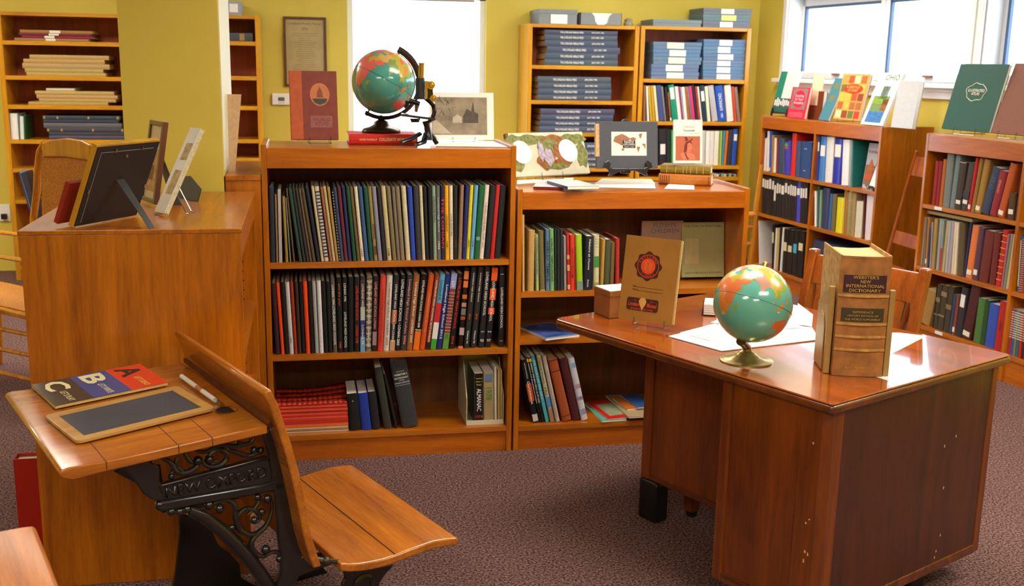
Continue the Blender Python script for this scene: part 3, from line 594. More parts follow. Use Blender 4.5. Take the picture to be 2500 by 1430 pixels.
# Flower Children and Story of Noah's Ark, shown face out
def faceout(name, label, cat, case, v, px, z, thick, rgb, tiltback=.12, group=None, kind='soft', rot=0):
    """px: bl, br, tl (x, y) photo corners of the front cover; stands on z leaning back"""
    (x0, y0), (x1, y1), (x2, y2) = px
    u0 = case.ux(x0, v, z); u1 = case.ux(x1, v, z)
    ut, zt = case.hit(x2, y2, v); h = (zt-z)
    for _ in range(8):
        q = case.hit(x2, y2, v+h*math.sin(tiltback)); h = (q[1]-z)/math.cos(tiltback)
    z0 = z; lo, hi = _bay(case, (u0+u1)/2, z); u0, u1 = max(u0, lo+.002), min(u1, hi-.002); h = min(h, (_above(case, z)-z-.004)/math.cos(tiltback)-.006)
    z = z+thick*math.sin(tiltback)
    r = thing(name, label, cat, case.pt(u0, v, z+.0005), 0, group); r['_z0'] = z0
    r.rotation_euler = (Matrix.Rotation(case.yaw+rot, 3, 'Z') @ Matrix.Rotation(-tiltback, 3, 'X')).to_euler()
    w = (u1-u0)/math.cos(rot)
    m = gloss(rgb) if kind != 'hard' else cloth(rgb)
    MB().box(0, w, 0, .002, 0, h).box(0, w, thick-.002, thick, 0, h).box(0, .002, 0, thick, 0, h).build('cover', m, r, bevel=.0006)
    bx(.0022, w-.003, .0021, thick-.0021, .002, h-.002).build('page_block', PAPER, r)
    return r, w, h
def fM(w, h, x, z, y=-.0006): return frameM((x*w, y, z*h), (1, 0, 0), (0, 0, 1))
def patch(r, w, h, x0, x1, z0, z1, rgb, name, y=-.0004, t=.0006): return bx(x0*w, x1*w, y, y+t, z0*h, z1*h).build(name, plain(rgb, .5, name=name, var=.08, scale=30), r)
r, w, h = faceout('book', 'mauve book titled Flower Children standing face out behind desk', 'book', B, .2, ((1562, 698), (1662, 696), (1560, 540)), zB, .012, C('9c7c74'), .02)
text('FLOWER\nCHILDREN', 'title', r, INK['n'], fM(w, h, .56, .88), length=w*.68)
r, w, h = faceout('book', "plastic-wrapped Noah's Ark picture book standing face out on upper shelf", 'book', B, .17, ((1664, 690), (1788, 690), (1666, 544)), zB+.012, .012, C('9c9868'), .15)
text("THE STORY OF NOAH'S ARK", 'title', r, INK['k'], fM(w, h, .5, .93), length=w*.86); text('AND ILLUSTRATED BY E. BOYD SMITH', 'title', r, INK['k'], fM(w, h, .5, .08), length=w*.86)
patch(r, w, h, .08, .4, .25, .7, C('b0a070'), 'cover_picture')
MB().tube([(.1*w, -.02, -.012), (.1*w, .0, .004), (.1*w, .05, .05)], .002, 6).tube([(.85*w, -.02, -.012), (.85*w, .0, .004), (.85*w, .05, .05)], .002, 6).tube([(.1*w, .0, -.008), (.85*w, .0, -.008)], .002, 6).build('display_stand', ACRYL, r)
# bottom shelf of behind-desk case
r5 = "behind-desk case's bottom shelf"; sc = 3.7875
items = [(160, 212, 45, 150, 'black space', C('181c20'), {'k': 'gloss', 'bands': [(.34, .62, C('c04c18')), (.02, .13, C('c8c4bc'))], 't': [('OurUniverse', 'w', .3, .66, .45), ('Exploring the Solar System', 'w', .7, .95, .2)]}), (213, 238, 85, 125, 'black yellow-lettered', C('1c1c20'), {'k': 'soft', 't': [('AMERICA THE BEAUTIFUL IN WORDS', 'w', .3, .92, .5)], 'bands': [(.93, .98, C('d8b828'))]}),
 (240, 266, 113, 125, 'slim black', C('202024'), {'k': 'soft', 't': [('AMERICA THE BEAUTIFUL IN STORIES', 'w', .3, .92, .5)], 'bands': [(.93, .98, C('d8b828'))]}), (270, 308, 133, 110, 'turquoise', C('48a8bc'), {'k': 'soft', 't': [('THE STORY OF THE BIBLE', 'c', .35, .94, .45)]}),
 (320, 358, 190, 105, 'cream cottage', C('c8c0a0'), {'k': 'gloss', 'bands': [(.22, .38, C('4c90c8')), (.0, .2, C('a07c60'))], 't': [('Classical Wisdom • BIBLE', 'k', .4, .96, .5)]}), (370, 408, 240, 115, 'pale lilac', C('c0b4ac'), {'k': 'gloss', 't': [('The Best Loved Poems of the American People', 'd', .06, .78, .3)]}),
 (432, 518, 295, 145, 'rust leather', C('a04c24'), {'old': 1, 'bands': [(.8, .805, C('3c1c10')), (.97, .98, C('6c3018')), (.08, .085, C('3c1c10'))]}), (525, 600, 398, 140, 'dark maroon', C('4c1c20'), {'old': 1}), (605, 666, 478, 135, 'white illustrated', C('c8c8d8'), {'k': 'gloss', 'bands': [(.85, .92, C('8cb0d0')), (.52, .58, C('b494a8')), (.33, .38, C('9080a0')), (.1, .18, C('9098c0'))]})]
row(B, 1260, 840, sc, bs[2], items, r5, "leaning books on the behind-desk case's bottom shelf", depth=.19, v=.03)
def flat(name, label, cat, pts, z, th, mats, cov='cover', group=None, pages=True, par=None, edge=None):
    """a thin lying thing: photo corners in order bl, br, tr (tl is inferred), resting at height z"""
    P = [onz(x, y, z+th) for x, y in pts]; a = P[1]-P[0]; b = P[2]-P[1]; w, d = a.length, b.length; ang = math.atan2(a.y, a.x)
    r = thing(name, label, cat, (P[0].x, P[0].y, z), ang, group)
    if pages: bx(.001, w-.001, .001, d-.001, .0006, th-.0008).build('page_block', PAPER, r); MB().box(0, w, 0, d, 0, .0006).box(0, w, 0, d, th-.0008, th).build(cov, mats, r)
    else: bx(0, w, 0, d, 0, th).build(cov, mats, r)
    if edge: bx(0, w, -.0008, 0, 0, th).build('spine', edge, r)
    return r, w, d
z = bs[2]
r, w, d = flat('book', 'red-bordered picture book lying flat on bottom shelf behind desk', 'book', ((1485, 1022), (1545, 1016), (1512, 974)), z+.010, .005, gloss(C('d02420')))
bx(.2*w, .9*w, .15*d, .8*d, .005, .0054).build('cover_picture', plain((150, 160, 130), .4, name='picture_print', var=.3, scale=25), r)
r, w, d = flat('book', 'teal and yellow booklet lying under the red-bordered picture book', 'book', ((1470, 1026), (1530, 1022), (1497, 978)), z+.0005, .009, gloss(C('58b0a0')))
r, w, d = flat('book', 'beige paperback lying flat beside the desk leg on bottom shelf', 'book', ((1535, 1018), (1600, 1014), (1570, 960)), z+.016, .006, gloss(C('b09c74')))
r, w, d = flat('book', 'orange pocket book lying on the beige paperback', 'book', ((1531, 998), (1578, 994), (1562, 966)), z+.0225, .008, gloss(C('d07028')))
r, w, d = flat('book', 'blue-framed pocket book on top of the bottom shelf pile', 'book', ((1556, 994), (1600, 990), (1586, 958)), z+.031, .006, gloss(C('3060a8')))
r, w, d = flat('book', 'blue and white picture book lying flat on the middle shelf behind desk', 'book', ((1333, 826), (1415, 816), (1372, 784)), bs[1]+.0005, .010, gloss(C('8090b8')))
bx(.04*w, .96*w, .05*d, .95*d, .010, .0104).build('cover_picture', plain((60, 84, 150), .35, name='blue_picture_print', var=.8, scale=12), r)
# ------------------------------------------------------------ right wall cases
# far corner case F
rF1 = "far corner case's upper left shelf"; s_ = 5.206
items = [(60, 88, 80, 105, 'pink', C('b06068'), {'k': 'soft'}), (88, 121, 100, 110, 'black coil-bound', C('26201e'), {'k': 'spiral'}), (122, 144, 140, 195, 'slim white', C('e4e0dc'), {'k': 'soft'}), (145, 163, 155, 180, 'blush', C('d8b8a8'), {'k': 'soft'}), (164, 187, 175, 105, 'tall white', C('e8e4e0'), {'k': 'soft'}),
 (189, 216, 205, 105, 'bright blue', C('3050b8'), {'lab': (.02, .1, C('d8c8a0'))}), (220, 241, 232, 155, 'ochre', C('a87820')), (244, 273, 262, 190, 'cream', C('dcd8c8')), (275, 298, 285, 190, 'dark red', C('902018')), (302, 350, 308, 190, 'slate navy', C('34486c')), (352, 386, 352, 200, 'steel grey', C('444c5c')),
 (389, 428, 400, 240, 'violet-blue', C('4038c0'), {'k': 'soft', 'bands': [(.86, .95, C('38a858')), (.78, .85, C('d84830'))]}), (430, 458, 440, 225, 'purple', C('4440b0'), {'k': 'soft'}), (461, 515, 490, 130, 'fire red', C('d8241c'), {'k': 'gloss'}), (519, 575, 540, 230, 'dusk blue', C('3c5078')), (578, 710, 605, 232, 'wide navy', C('2c487c'), {'h': [('• •', 'w', .8, .2), ('• •', 'w', .2, .2)]})]
row(F, 1840, 300, s_, fz[0], items, rF1, "books on the far corner case's upper left shelf", depth=.2)
rF2 = "far corner case's upper right shelf"; s_ = 4.9
WL = (228, 228, 224)
items = [(60, 80, 90, 105, 'slim dark blue', C('1c34a0'), {'lab': (.66, .86, WL)}), (83, 155, 120, 108, 'light blue', C('3c7cc0'), {'k': 'binder', 'lab': (.56, .8, WL), 'n': 'binder'}), (159, 246, 190, 115, 'white', C('dcdcda'), {'k': 'binder', 'n': 'binder'}), (249, 346, 285, 140, 'deep blue', C('2430a4'), {'k': 'binder', 'lab': (.6, .88, WL), 'n': 'binder'}),
 (351, 438, 375, 150, 'thick white', C('e6e8ea'), {'k': 'binder', 'n': 'binder'}), (440, 470, 462, 160, 'grey', C('9a9c9a'), {'k': 'soft'}), (471, 490, 485, 165, 'teal thin', C('2c8c90'), {'k': 'soft'})]
row(F, 1980, 310, s_, fz[0], items, rF2, "binders on the far corner case's upper right shelf", depth=.24)
r, w, h = faceout('book', 'face-out magazine with orange barn roof on the far corner case', 'magazine', F, .06, ((2104, 452), (2130, 460), (2107, 347)), fz[0], .01, C('b4b0b4'), .1)
text('Kinfolks', 'title', r, INK['d'], fM(w, h, .5, .82), length=w*.8)
patch(r, w, h, .04, .96, .08, .52, C('8a6038'), 'cover_picture'); MB().prism([(.05*w, .34*h), (.5*w, .66*h), (.98*w, .40*h), (.98*w, .34*h)], -.0009, -.0004, 'y').build('cover_picture', plain((176, 92, 34), .5, name='orange_roof_print', var=.3, scale=40), r)
patch(r, w, h, .05, .95, .2, .32, C('c84c1c'), 'cover_picture', -.0009)
r, w, h = faceout('picture_frame', 'small black frame on a wire stand inside the far corner case', 'picture frame', F, .02, ((2118, 450), (2142, 456), (2140, 388)), fz[0]+.01, .012, C('1c1e20'), .32)
patch(r, w, h, .08, .92, .06, .94, C('dce0e0'), 'picture')
MB().tube([(0.1*w, -.03, .01), (.1*w, 0, -.008), (.1*w, .04, .02)], .003, 6).tube([(.9*w, -.03, .01), (.9*w, 0, -.008), (.9*w, .04, .02)], .003, 6).tube([(.1*w, -.03, .01), (.9*w, -.03, .01)], .003, 6).build('wire_stand', STEEL, r)
rF3 = "far corner case's second left shelf"; s_ = 7.943
ed = [300, 340, 380, 425, 480, 530, 575, 620, 665, 735, 790, 840, 880, 920, 965, 1042, 1085, 1130, 1178]
lt = {0: (.7, .92), 1: (.68, .9), 2: (.68, .9), 3: (.68, .94), 4: (.68, .9), 5: (.4, .8), 6: (.6, .86), 7: (.62, .84), 8: (.6, .82), 9: (.66, .9), 10: (.64, .84), 11: (.62, .88), 12: (.62, .86), 13: (.62, .86), 14: (.66, .82), 15: (.6, .84), 16: (.62, .84), 17: (.62, .86)}
items = [(ed[i]+1, ed[i+1], ed[i]+38-i*.3, 385+(ed[i]-300)*.15, ('%s black' % ['slim', 'narrow', 'thin', 'plain', 'matte', 'dark', 'worn', 'labelled', 'wide', 'dull', 'flat', 'soft', 'sooty', 'inky', '', 'smooth', 'straight', 'end'][i]) if i != 14 else 'blue-violet', C('26262a') if i != 14 else C('4444b8'), {'k': 'gloss', 'lab': lt[i]+((224, 220, 212),)}) for i in range(18)]
row(F, 1820, 380, s_, fz[1], items, rF3, "thin binders on the far corner case's second left shelf", 'binder', depth=.24)
rF4 = "far corner case's second right shelf"; s_ = 4.63
items = [(75, 150, 75, 110, 'thick white', C('e8e6e0'), {'k': 'binder', 'n': 'binder'}), (156, 176, 165, 65, 'dark green', C('1c5c4c')), (178, 200, 192, 110, 'teal patterned', C('7c9c84'), {'k': 'soft'}), (202, 276, 232, 80, 'blue-grey', C('343e64'), {'k': 'binder', 'n': 'binder'}), (280, 305, 310, 150, 'mid blue', C('3c64a0')), (307, 355, 335, 150, 'mottled olive', C('6c6440')),
 (363, 440, 390, 190, 'bright yellow', C('dcd018'), {'k': 'gloss'}), (443, 458, 468, 110, 'tan', C('b89c60')), (461, 490, 485, 105, 'amber', C('a87028')), (493, 531, 520, 120, 'yellow coil-bound', C('c8b848'), {'k': 'spiral'}), (535, 576, 562, 130, 'speckled tan', C('a08460')), (581, 654, 608, 232, 'short cream', C('d0ccb4'), {'k': 'soft'}), (657, 690, 668, 150, 'wine red', C('5c1c20')), (694, 776, 722, 160, 'pinkish white', C('dcd0d4'), {'k': 'gloss'})]
row(F, 1960, 440, s_, fz[1], items, rF4, "books on the far corner case's second right shelf", depth=.22)
rF5 = "far corner case's bottom left shelf"; s_ = 6.5
CL = (214, 204, 160)
items = [(187, 222, 180, 115, 'white', C('dcdad8'), {'k': 'soft'}), (412, 444, 425, 180, 'black labelled', K, {'lab': (.58, .82, CL)}), (446, 466, 480, 235, 'white-edged', C('e0e0dc'), {'k': 'soft'}), (470, 506, 497, 238, 'cream yellow', C('c8ac6c'), {'k': 'soft'}), (510, 540, 552, 205, 'slim black', K), (542, 566, 590, 225, 'thin white', C('e4e4e4'), {'k': 'soft'}),
 (575, 640, 612, 250, 'jet black', C('1c1e20'), {'k': 'gloss', 'lab': (.5, .7, CL)}), (643, 720, 685, 255, 'matte black', C('202224'), {'k': 'gloss', 'lab': (.5, .64, CL)}), (724, 800, 760, 265, 'blue-labelled black', C('222426'), {'k': 'gloss', 'lab': (.5, .7, C('4ca8d0'))}), (804, 890, 850, 275, 'cream-labelled black', C('1e2022'), {'k': 'gloss', 'lab': (.58, .74, CL)})]
row(F, 1820, 520, s_, fz[2], items, rF5, "binders on the far corner case's bottom left shelf", 'binder', depth=.24)
a = F.ux(1985, .04, .3); c = F.ux(2055, .04, .3); zt = F.hit(1985, 583, .04)[1]
g = thing('box_file', 'dark blue box file lying on the bottom right shelf, far corner case', 'box file', F.pt(a, .03, fz[2]+.0005), WA)
bx(0, min(c-a+.1, F.W-.03-a), 0, .28, 0, (zt-fz[2])*.5).build('case', gloss(C('2c3a5c')), g, bevel=.004)
g = thing('box_file', 'navy box file stacked on the other one, far corner case', 'box file', F.pt(a, .03, fz[2]+(zt-fz[2])*.5+.001), WA)
bx(0, min(c-a+.1, F.W-.03-a), 0, .28, 0, (zt-fz[2])*.5).build('case', gloss(C('34405c')), g, bevel=.004)
# near case E
rE1 = "right wall case's top shelf"
WH = lambda a=.07, b=.16: {'lab': (a, b, (226, 222, 206))}
items = [(2274, 2282, 2284, 393, 'dull red', C('98242c')), (2283, 2290.5, 2293, 393, 'rose red', C('90202c')), (2291.5, 2299, 2303, 388, 'orange-brown', C('b06420')), (2300, 2316, 2313, 368.5, 'grey lettered', C('727a78')), (2317.5, 2329, 2335, 369, 'blue-grey', C('6c7c80')), (2330, 2344, 2345, 395, 'worn black-spined', C('40342c'), dict(WH(.12, .2), bands=[(.24, .28, C('18181c')), (.98, 1., C('b09868'))])), (2345.5, 2360, 2365, 396, 'peeling dark', C('443c36'), dict(WH(.14, .22), bands=[(.26, .4, C('1c1c20'))])),
 (2361, 2368, 2382, 385, 'crimson', C('b81820'), WH(.05, .13)), (2369, 2377, 2393, 380, 'mottled tan', C('8c6c30')), (2378, 2391.5, 2405, 381, 'scuffed gold', C('9c7430'), WH(.05, .13)), (2393, 2412, 2424, 410, 'navy blue', C('34405c'), T('ATLAS', 'n', .55, .8)), (2414, 2431.5, 2440.6, 417.5, 'maroon', C('88242c'), T('GENEALOGY', 'p', .5, .8, .3)), (2433, 2449, 2470, 387, 'burnt orange', C('b0501c'), WH(.04, .12)),
 (2455, 2474, 2461, 468.5, 'short brown', C('4c3418'), WH(.2, .38)), (2477, 2484, 2492, 421, 'dark wine', C('5c2c28'))]
row(Eo, 0, 0, 1, ez[0], items, rE1, "old volumes on the right wall case's top shelf", depth=.2)
rE2 = "right wall case's middle shelf"; s_ = 6.5
items = [(265, 320, 338, 312, 'off-white', C('b8b0a0'), {'k': 'soft', 'old': 1}), (325, 366, 372, 330, 'brown-grey', C('8c7c68'), {'k': 'soft'}), (376, 402, 425, 332, 'orange tan', C('b07c3c'), WH()), (404, 430, 455, 470, 'navy and red', C('2c3064'), {'k': 'soft'}), (436, 466, 475, 400, 'speckled grey', C('9c9884'), {'k': 'soft'}), (471, 522, 530, 345, 'warm tan', C('a08048'), {'k': 'soft'}), (550, 591, 612, 355, 'teal grey', C('8ca0a0'), {'k': 'soft'}),
 (593, 631, 642, 370, 'red-footed grey', C('8c9498'), {'k': 'soft', 'bands': [(0, .45, C('b82c18'))]}), (636, 681, 722, 380, 'straw', C('b49c64'), {'k': 'soft'}), (691, 721, 762, 390, 'pale blue', C('a0b4c0'), {'k': 'soft'}), (726, 776, 800, 395, 'lavender', C('a894a4'), {'k': 'soft'}), (781, 821, 842, 400, 'cream', C('d8ccb0'), {'k': 'soft'}), (826, 861, 880, 410, 'torn cream', C('dccfb4'), {'k': 'soft'}), (871, 976, 905, 412, 'wide olive brown', C('584830')),
 (981, 1011, 1090, 410, 'navy', C('243460')), (1015, 1116, 1135, 452, 'orange', C('d87438'), WH()), (1120, 1201, 1228, 482, 'plum', C('54384c'), WH(.1, .2)), (1216, 1361, 1335, 530, 'wide oxblood', C('682820')), (1371, 1481, 1465, 552, 'oxblood', C('682420')), (1491, 1571, 1620, 520, 'red and gold', C('b82414'), {'bands': [(q/9., q/9.+.015, C('c89840')) for q in range(1, 9)]}), (1580, 1606, 1690, 595, 'magenta', C('9c6884'), {'k': 'soft'}), (1611, 1651, 1740, 600, 'sage', C('7c8868'), {'k': 'soft'}), (1656, 1730, 1782, 605, 'ivory', C('c8b890'), {'k': 'soft'})]
row(Eo, 2200, 480, s_, ez[1], items, rE2, "books and folders on the right wall case's middle shelf", depth=.2)
rE3 = "right wall case's bottom shelf"
items = [(275, 436, 395, 180, 'crumpled tan', C('a07c44'), {'old': 1}), (441, 492, 512, 70, 'dark patterned', C('3a3228'), {'old': 1, 'bands': [(.5, .55, C('78684c'))]}), (500, 560, 588, 80, 'ornate dark', C('423a2c'), {'old': 1, 'bands': [(.3, .34, C('78684c')), (.6, .7, C('86765c'))]}), (562, 650, 660, 95, 'ornate brown', C('463c2c'), {'old': 1, 'bands': [(.3, .34, C('88785c')), (.75, .85, C('8a7a5c'))]}), (652, 745, 745, 110, 'wide ornate', C('423a2e'), {'old': 1, 'bands': [(.5, .6, C('80704c'))]}),
 (750, 797, 832, 240, 'blue-slate', C('3a4460')), (801, 841, 882, 258, 'rosy brown', C('844438'), WH(.08, .2)), (851, 941, 965, 130, 'dark grey', C('34363c'), {'k': 'binder', 'lab': (.6, .85, WL)}), (946, 1090, 1115, 112, 'dark mahogany', C('4c2020'), WH(.05, .14)), (1096, 1241, 1190, 285, 'green', C('4a7438')), (1246, 1311, 1340, 330, 'dark green', C('2c4c24')), (1316, 1462, 1405, 385, 'blue', C('3450b0')), (1466, 1590, 1572, 345, 'red', C('b02418'), T('GENERAL', 'd', .4, .6, .3))]
row(Eo, 2200, 680, s_, ez[2], items, rE3, "volumes on the right wall case's bottom shelf", depth=.22)
a, c = Eo.ux(2252, .03, .75), Eo.ux(2370, .03, .75); zt = Eo.hit(2252, 521, .03)[1]
# lying across the tops of the shorter folders
a = max(a, .026); zt = max(q[3] for q in Eo.tops if abs(q[2]-ez[1]) < .01 and q[0] < c and q[1] > a)+.023
g = thing('book', 'grey-brown volume lying flat across the folders, middle shelf by right wall', 'book', Eo.pt(a, .03, zt-.022), WA)
bx(0, c-a, 0, .2, 0, .003).build('cover', cloth(C('7c705c')), g); bx(0, c-a, 0, .2, .018, .021).build('cover', cloth(C('7c705c')), g); bx(.002, c-a-.002, .004, .196, .0032, .0178).build('page_block', OLDPAPER, g)
items = [(1845, 1915, 1850, 590, 'wide blue and white', C('2c78b8'), {'k': 'gloss', 'bands': [(.1, .9, C('d8d8d0'))]}), (1918, 1990, 1925, 640, 'red coil-bound', C('b83828'), {'k': 'spiral'})]
row(Eo, 2200, 480, s_, ez[1], [(q[0]-60, q[1]-60)+q[2:] for q in items], 'right end of the right wall case', "books in the right wall case's right bay", depth=.2)
cs = [('crimson striped', 'b03850'), ('blue striped', '2c70a8'), ('grey striped', '7c7868'), ('teal striped', '2c6c74'), ('red striped', 'b02c20'), ('black striped', '303034'), ('scarlet striped', 'c01c1c')]
items = [(1672+i*44, 1672+i*44+42, 1760+i*38, 475+i*12, q[0], C(q[1]), {'k': 'soft', 'bands': [(.38+j*.05, .4+j*.05, C('d8d0b8')) for j in range(12)]}) for i, q in enumerate(cs)]
row(Eo, 2200, 680, s_, ez[2], items, 'bottom right bay by right wall', "striped periodicals in the right wall case's lower right bay", 'periodical', depth=.2)
for px, z in ((2292, ez[0]), (2293, ez[2])):
    a = Eo.ux(px-10, 0, z); c = Eo.ux(px+8, 0, z)
    bx(0, c-a, -.001, .001, 0, .018).build('shelf_label', plain(WL, .5, name='shelf_label', var=0), tE).location = (a, 0, z-.019)
# ------------------------------------------------------------ back wall cases
rG = "blond corner case's middle shelf"; s_ = 5.393
items = [(52, 86, 58, 42, 'brown mottled', C('8c5c38')), (100, 136, 82, 55, 'white', C('f0ece4'), {'k': 'soft'}), (145, 180, 112, 50, 'yellow', C('c8a020'), {'k': 'soft'}), (182, 216, 150, 50, 'mustard', C('c09820'), {'k': 'soft'}), (226, 262, 185, 52, 'cream', C('e0d4b0'), {'k': 'soft'}), (264, 334, 218, 48, 'navy', C('3c4c7c')), (336, 362, 290, 58, 'grey coil-bound', C('7c6c7c'), {'k': 'spiral'}), (366, 396, 340, 70, 'black', C('2c2424')),
 (401, 432, 366, 140, 'short red-brown', C('a0502c'), {'lab': (.02, .12, WL)}), (440, 518, 382, 42, 'emerald', C('0c9070'), {'k': 'binder', 'lab': (.6, .92, WL), 'n': 'binder'}), (521, 566, 470, 65, 'plain white', C('ece4e0'), {'k': 'soft'}), (569, 585, 516, 65, 'rose', C('b83858'), {'k': 'soft'}), (587, 601, 540, 68, 'pale blue', C('98acc8'), {'k': 'soft'}), (603, 643, 560, 70, 'ivory', C('e8e0dc'), {'k': 'soft'}),
 (646, 678, 600, 65, 'copper', C('a86428')), (681, 704, 630, 65, 'silver coil-bound', C('88808c'), {'k': 'spiral'}), (706, 745, 655, 60, 'hot pink', C('d83878'), {'k': 'soft'}), (749, 776, 695, 35, 'charcoal', C('302c38')), (781, 811, 735, 60, 'brick', C('a03c2c')), (813, 838, 765, 65, 'linen', C('e0d8cc'), {'k': 'soft'}), (842, 900, 797, 50, 'dark teal', C('203c4c'), {'k': 'binder', 'lab': (.56, .84, WL), 'n': 'binder'}), (903, 945, 865, 60, 'pale green', C('dce0c4'), {'k': 'soft'}),
 (950, 1045, 885, 40, 'silver', C('b8b4bc'), {'k': 'binder', 'n': 'binder'}), (1050, 1150, 1000, 55, 'blue lettered', C('2858b8'), {'k': 'gloss', 't': [('CINCINNATI', 'w', .3, .78, .4), ('1981', 'w', .1, .22, .3)]}), (1165, 1250, 1125, 42, 'broad white', C('e4e0dc'), {'k': 'binder', 'n': 'binder'}), (1256, 1295, 1212, 65, 'vermilion', C('c84820')), (1300, 1346, 1252, 70, 'taupe', C('887470'))]
row(G2, 1560, 200, s_, g2z[1], items, rG, "reports on the blond corner case's middle shelf", depth=.24)
rG = "blond corner case's lower shelf"; s_ = 5.208
items = [(60, 98, 62, 75, 'narrow black', K, {'k': 'gloss'}), (101, 190, 100, 75, 'wide black', C('2c2c34'), {'k': 'binder', 'lab': (.3, .58, WL)}), (195, 250, 192, 80, 'black', C('24242c')), (255, 300, 257, 90, 'green', C('30a048'), {'k': 'gloss'}), (303, 345, 306, 95, 'dark coil-bound', C('3c3c40'), {'k': 'spiral'}), (560, 680, 570, 100, 'light grey', C('c8c8c4'), {'k': 'soft'}), (690, 738, 700, 105, 'white', C('f0f0ec'), {'k': 'soft'}),
 (740, 790, 752, 105, 'plain white', C('e4e0dc'), {'k': 'soft'}), (792, 850, 808, 105, 'cream white', C('ece4d8'), {'k': 'soft'}), (852, 868, 873, 100, 'lime', C('80b030'), {'k': 'soft'}), (869, 884, 890, 102, 'yellow', C('d8c858'), {'k': 'soft'}), (887, 915, 918, 105, 'turquoise', C('2898c0'), {'k': 'soft'}), (920, 950, 955, 100, 'orange', C('e07020'), {'k': 'soft'}), (955, 1009, 995, 90, 'dark grey', C('3c3c44'), {'k': 'binder'}), (1013, 1072, 1045, 80, 'royal blue', C('2854b8'), {'k': 'binder', 'lab': (.68, .86, WL)})]
row(G2, 1590, 300, s_, g2z[2], items, rG, "binders on the blond corner case's lower shelf", depth=.24)
rG = "blond corner case's lowest visible shelf"
cs = ['8c8c84', 'c8c4bc', '4c5c4c', 'b0b4a8', 'd0ccc0', '3c4c40', '889890', 'c0b8ac', '2c4834', '98a89c', '44503c', '809098']
nmz = ['grey', 'pale', 'green-grey', 'ash', 'chalky', 'dark green', 'sage grey', 'beige', 'pine', 'misty', 'olive', 'bluish']
bz = G2.hit(1750, 520)[1]
items = [(1725+i*6.1, 1725+i*6.1+5.7, 1725+i*6.1, 424+(i % 3), nmz[i], C(cs[i]), {'k': 'soft'}) for i in range(12)]
row(G2, 0, 0, 1, .75, items, rG, "slim volumes on the blond corner case's lowest visible shelf", depth=.2)
def lying(case, x0, x1, y0, y1, z, label, cat, group, rgb, name='bound_volume', depth=.3, v=.02, pages=True, lab=None, titles=(), box=False, pat=None):
    """a volume lying flat, spine forward; photo extent x0..x1, y0..y1; returns top height"""
    za = case.hit(x0, y1, v)[1]; zb = case.hit(x0, y0, v)[1]; h = zb-za
    u0, u1 = case.ux(x0, v, z+h/2), case.ux(x1, v, z+h/2); lo, hi = _bay(case, (u0+u1)/2, z); u0, u1 = max(u0, lo+.003), min(u1, hi-.003); w = u1-u0; h = min(h, _above(case, z)-z-.002)
    r = thing(name, label, cat, case.pt(u0, v, z+.0004), case.yaw, group); depth = min(depth, case.D-v-.03)
    if box:
        m = plain(rgb, .7, name='archive_board', var=.04)
        bx(0, w, 0, depth, 0, h*.96).build('tray', m, r, bevel=.001); MB().box(-.003, w+.003, -.003, depth+.003, h*.5, h-.0008).build('lid', m, r, bevel=.001)
    else:
        m = cloth(rgb, 'bound_cloth'); t = .003
        mb = MB().box(0, w, .003, depth, 0, t).box(0, w, .003, depth, h-t-.0008, h-.0008)
        mb.prism([(.004, 0), (0, h*.2), (-.001, h*.5), (0, h*.8), (.004, h-.0008), (.007, h-.0008), (.007, 0)], 0, w, 'x').build('cover', m, r, smooth=True)
        bx(.004, w-.004, .0075, depth-.004, t+.0002, h-t-.0012).build('page_block', OLDPAPER, r)
    if lab:
        bx(w*lab[0], w*lab[1], -.0045, -.0015, h*.08, h*.9).build('label', plain(lab[2] if len(lab) > 2 else (234, 230, 214), .6, name='paper_label', var=.02), r)
    for s, a, b, ink in titles:
        text(s, 'title', r, INK[ink], frameM((w*(a+b)/2, -.0022, h*.5), (1, 0, 0), (0, 0, 1)), length=w*(b-a), height=h*.36, ext=0, off=.01)
    if pat:
        for a in pat: bx(w*a, w*a+.012, -.0018, .0, h*.2, h*.8).build('spine_mark', GOLD, r)
    return z+h
def pile(case, ox, oy, s, z, lst, fn):
    n = len(lst)
    for i, q in enumerate(reversed(lst)): z = fn(case, ox+q[0]/s, ox+q[1]/s, oy+q[2]/s, oy+q[3]/s, z, i, n, q[4:])
def nm_(i, n): return 'bottom' if i == 0 else 'top' if i == n-1 else ordi(i+1)+' from the bottom'
SLT = C('4c5468')
def fnews(shelfword):
    def f(case, x0, x1, y0, y1, z, i, n, e):
        return lying(case, x0, x1, y0, y1, z, uniq('slate newspaper volume, %s of the %s stack in left blond case' % (nm_(i, n), shelfword), ''), 'bound volume', 'bound newspapers in the left of the two blond cases', tuple(q+random.randint(-6, 6) for q in SLT), depth=.33, titles=(('THE LOVELAND HERALD PRESS', .21, .53, 'w'), (('JAN JUNE 198%d' if i % 2 else 'JULY DEC 198%d') % (i+1), .64, .81, 'w')))
    return f
s_ = 2.98
pile(G1, 1220, 0, s_, g1z[0], [(328, 858, 200, 235), (328, 855, 237, 278), (330, 858, 282, 328), (345, 875, 325, 372), (328, 858, 378, 425), (328, 858, 430, 474)], fnews('highest'))
pile(G1, 1220, 0, s_, g1z[1], [(275, 808, 548, 595), (280, 810, 600, 643), (280, 812, 645, 690), (275, 808, 692, 732)], fnews('second'))
pile(G1, 1220, 0, s_, g1z[2], [(298, 835, 778, 822), (298, 825, 824, 868), (290, 830, 870, 910), (285, 830, 912, 958)], fnews('third'))
pile(G1, 1220, 0, s_, g1z[3], [(290, 830, 1020, 1075), (290, 830, 1080, 1130), (290, 830, 1135, 1172), (290, 830, 1176, 1218)], fnews('lowest'))
BX = C('5c7698'); s_ = 3.966
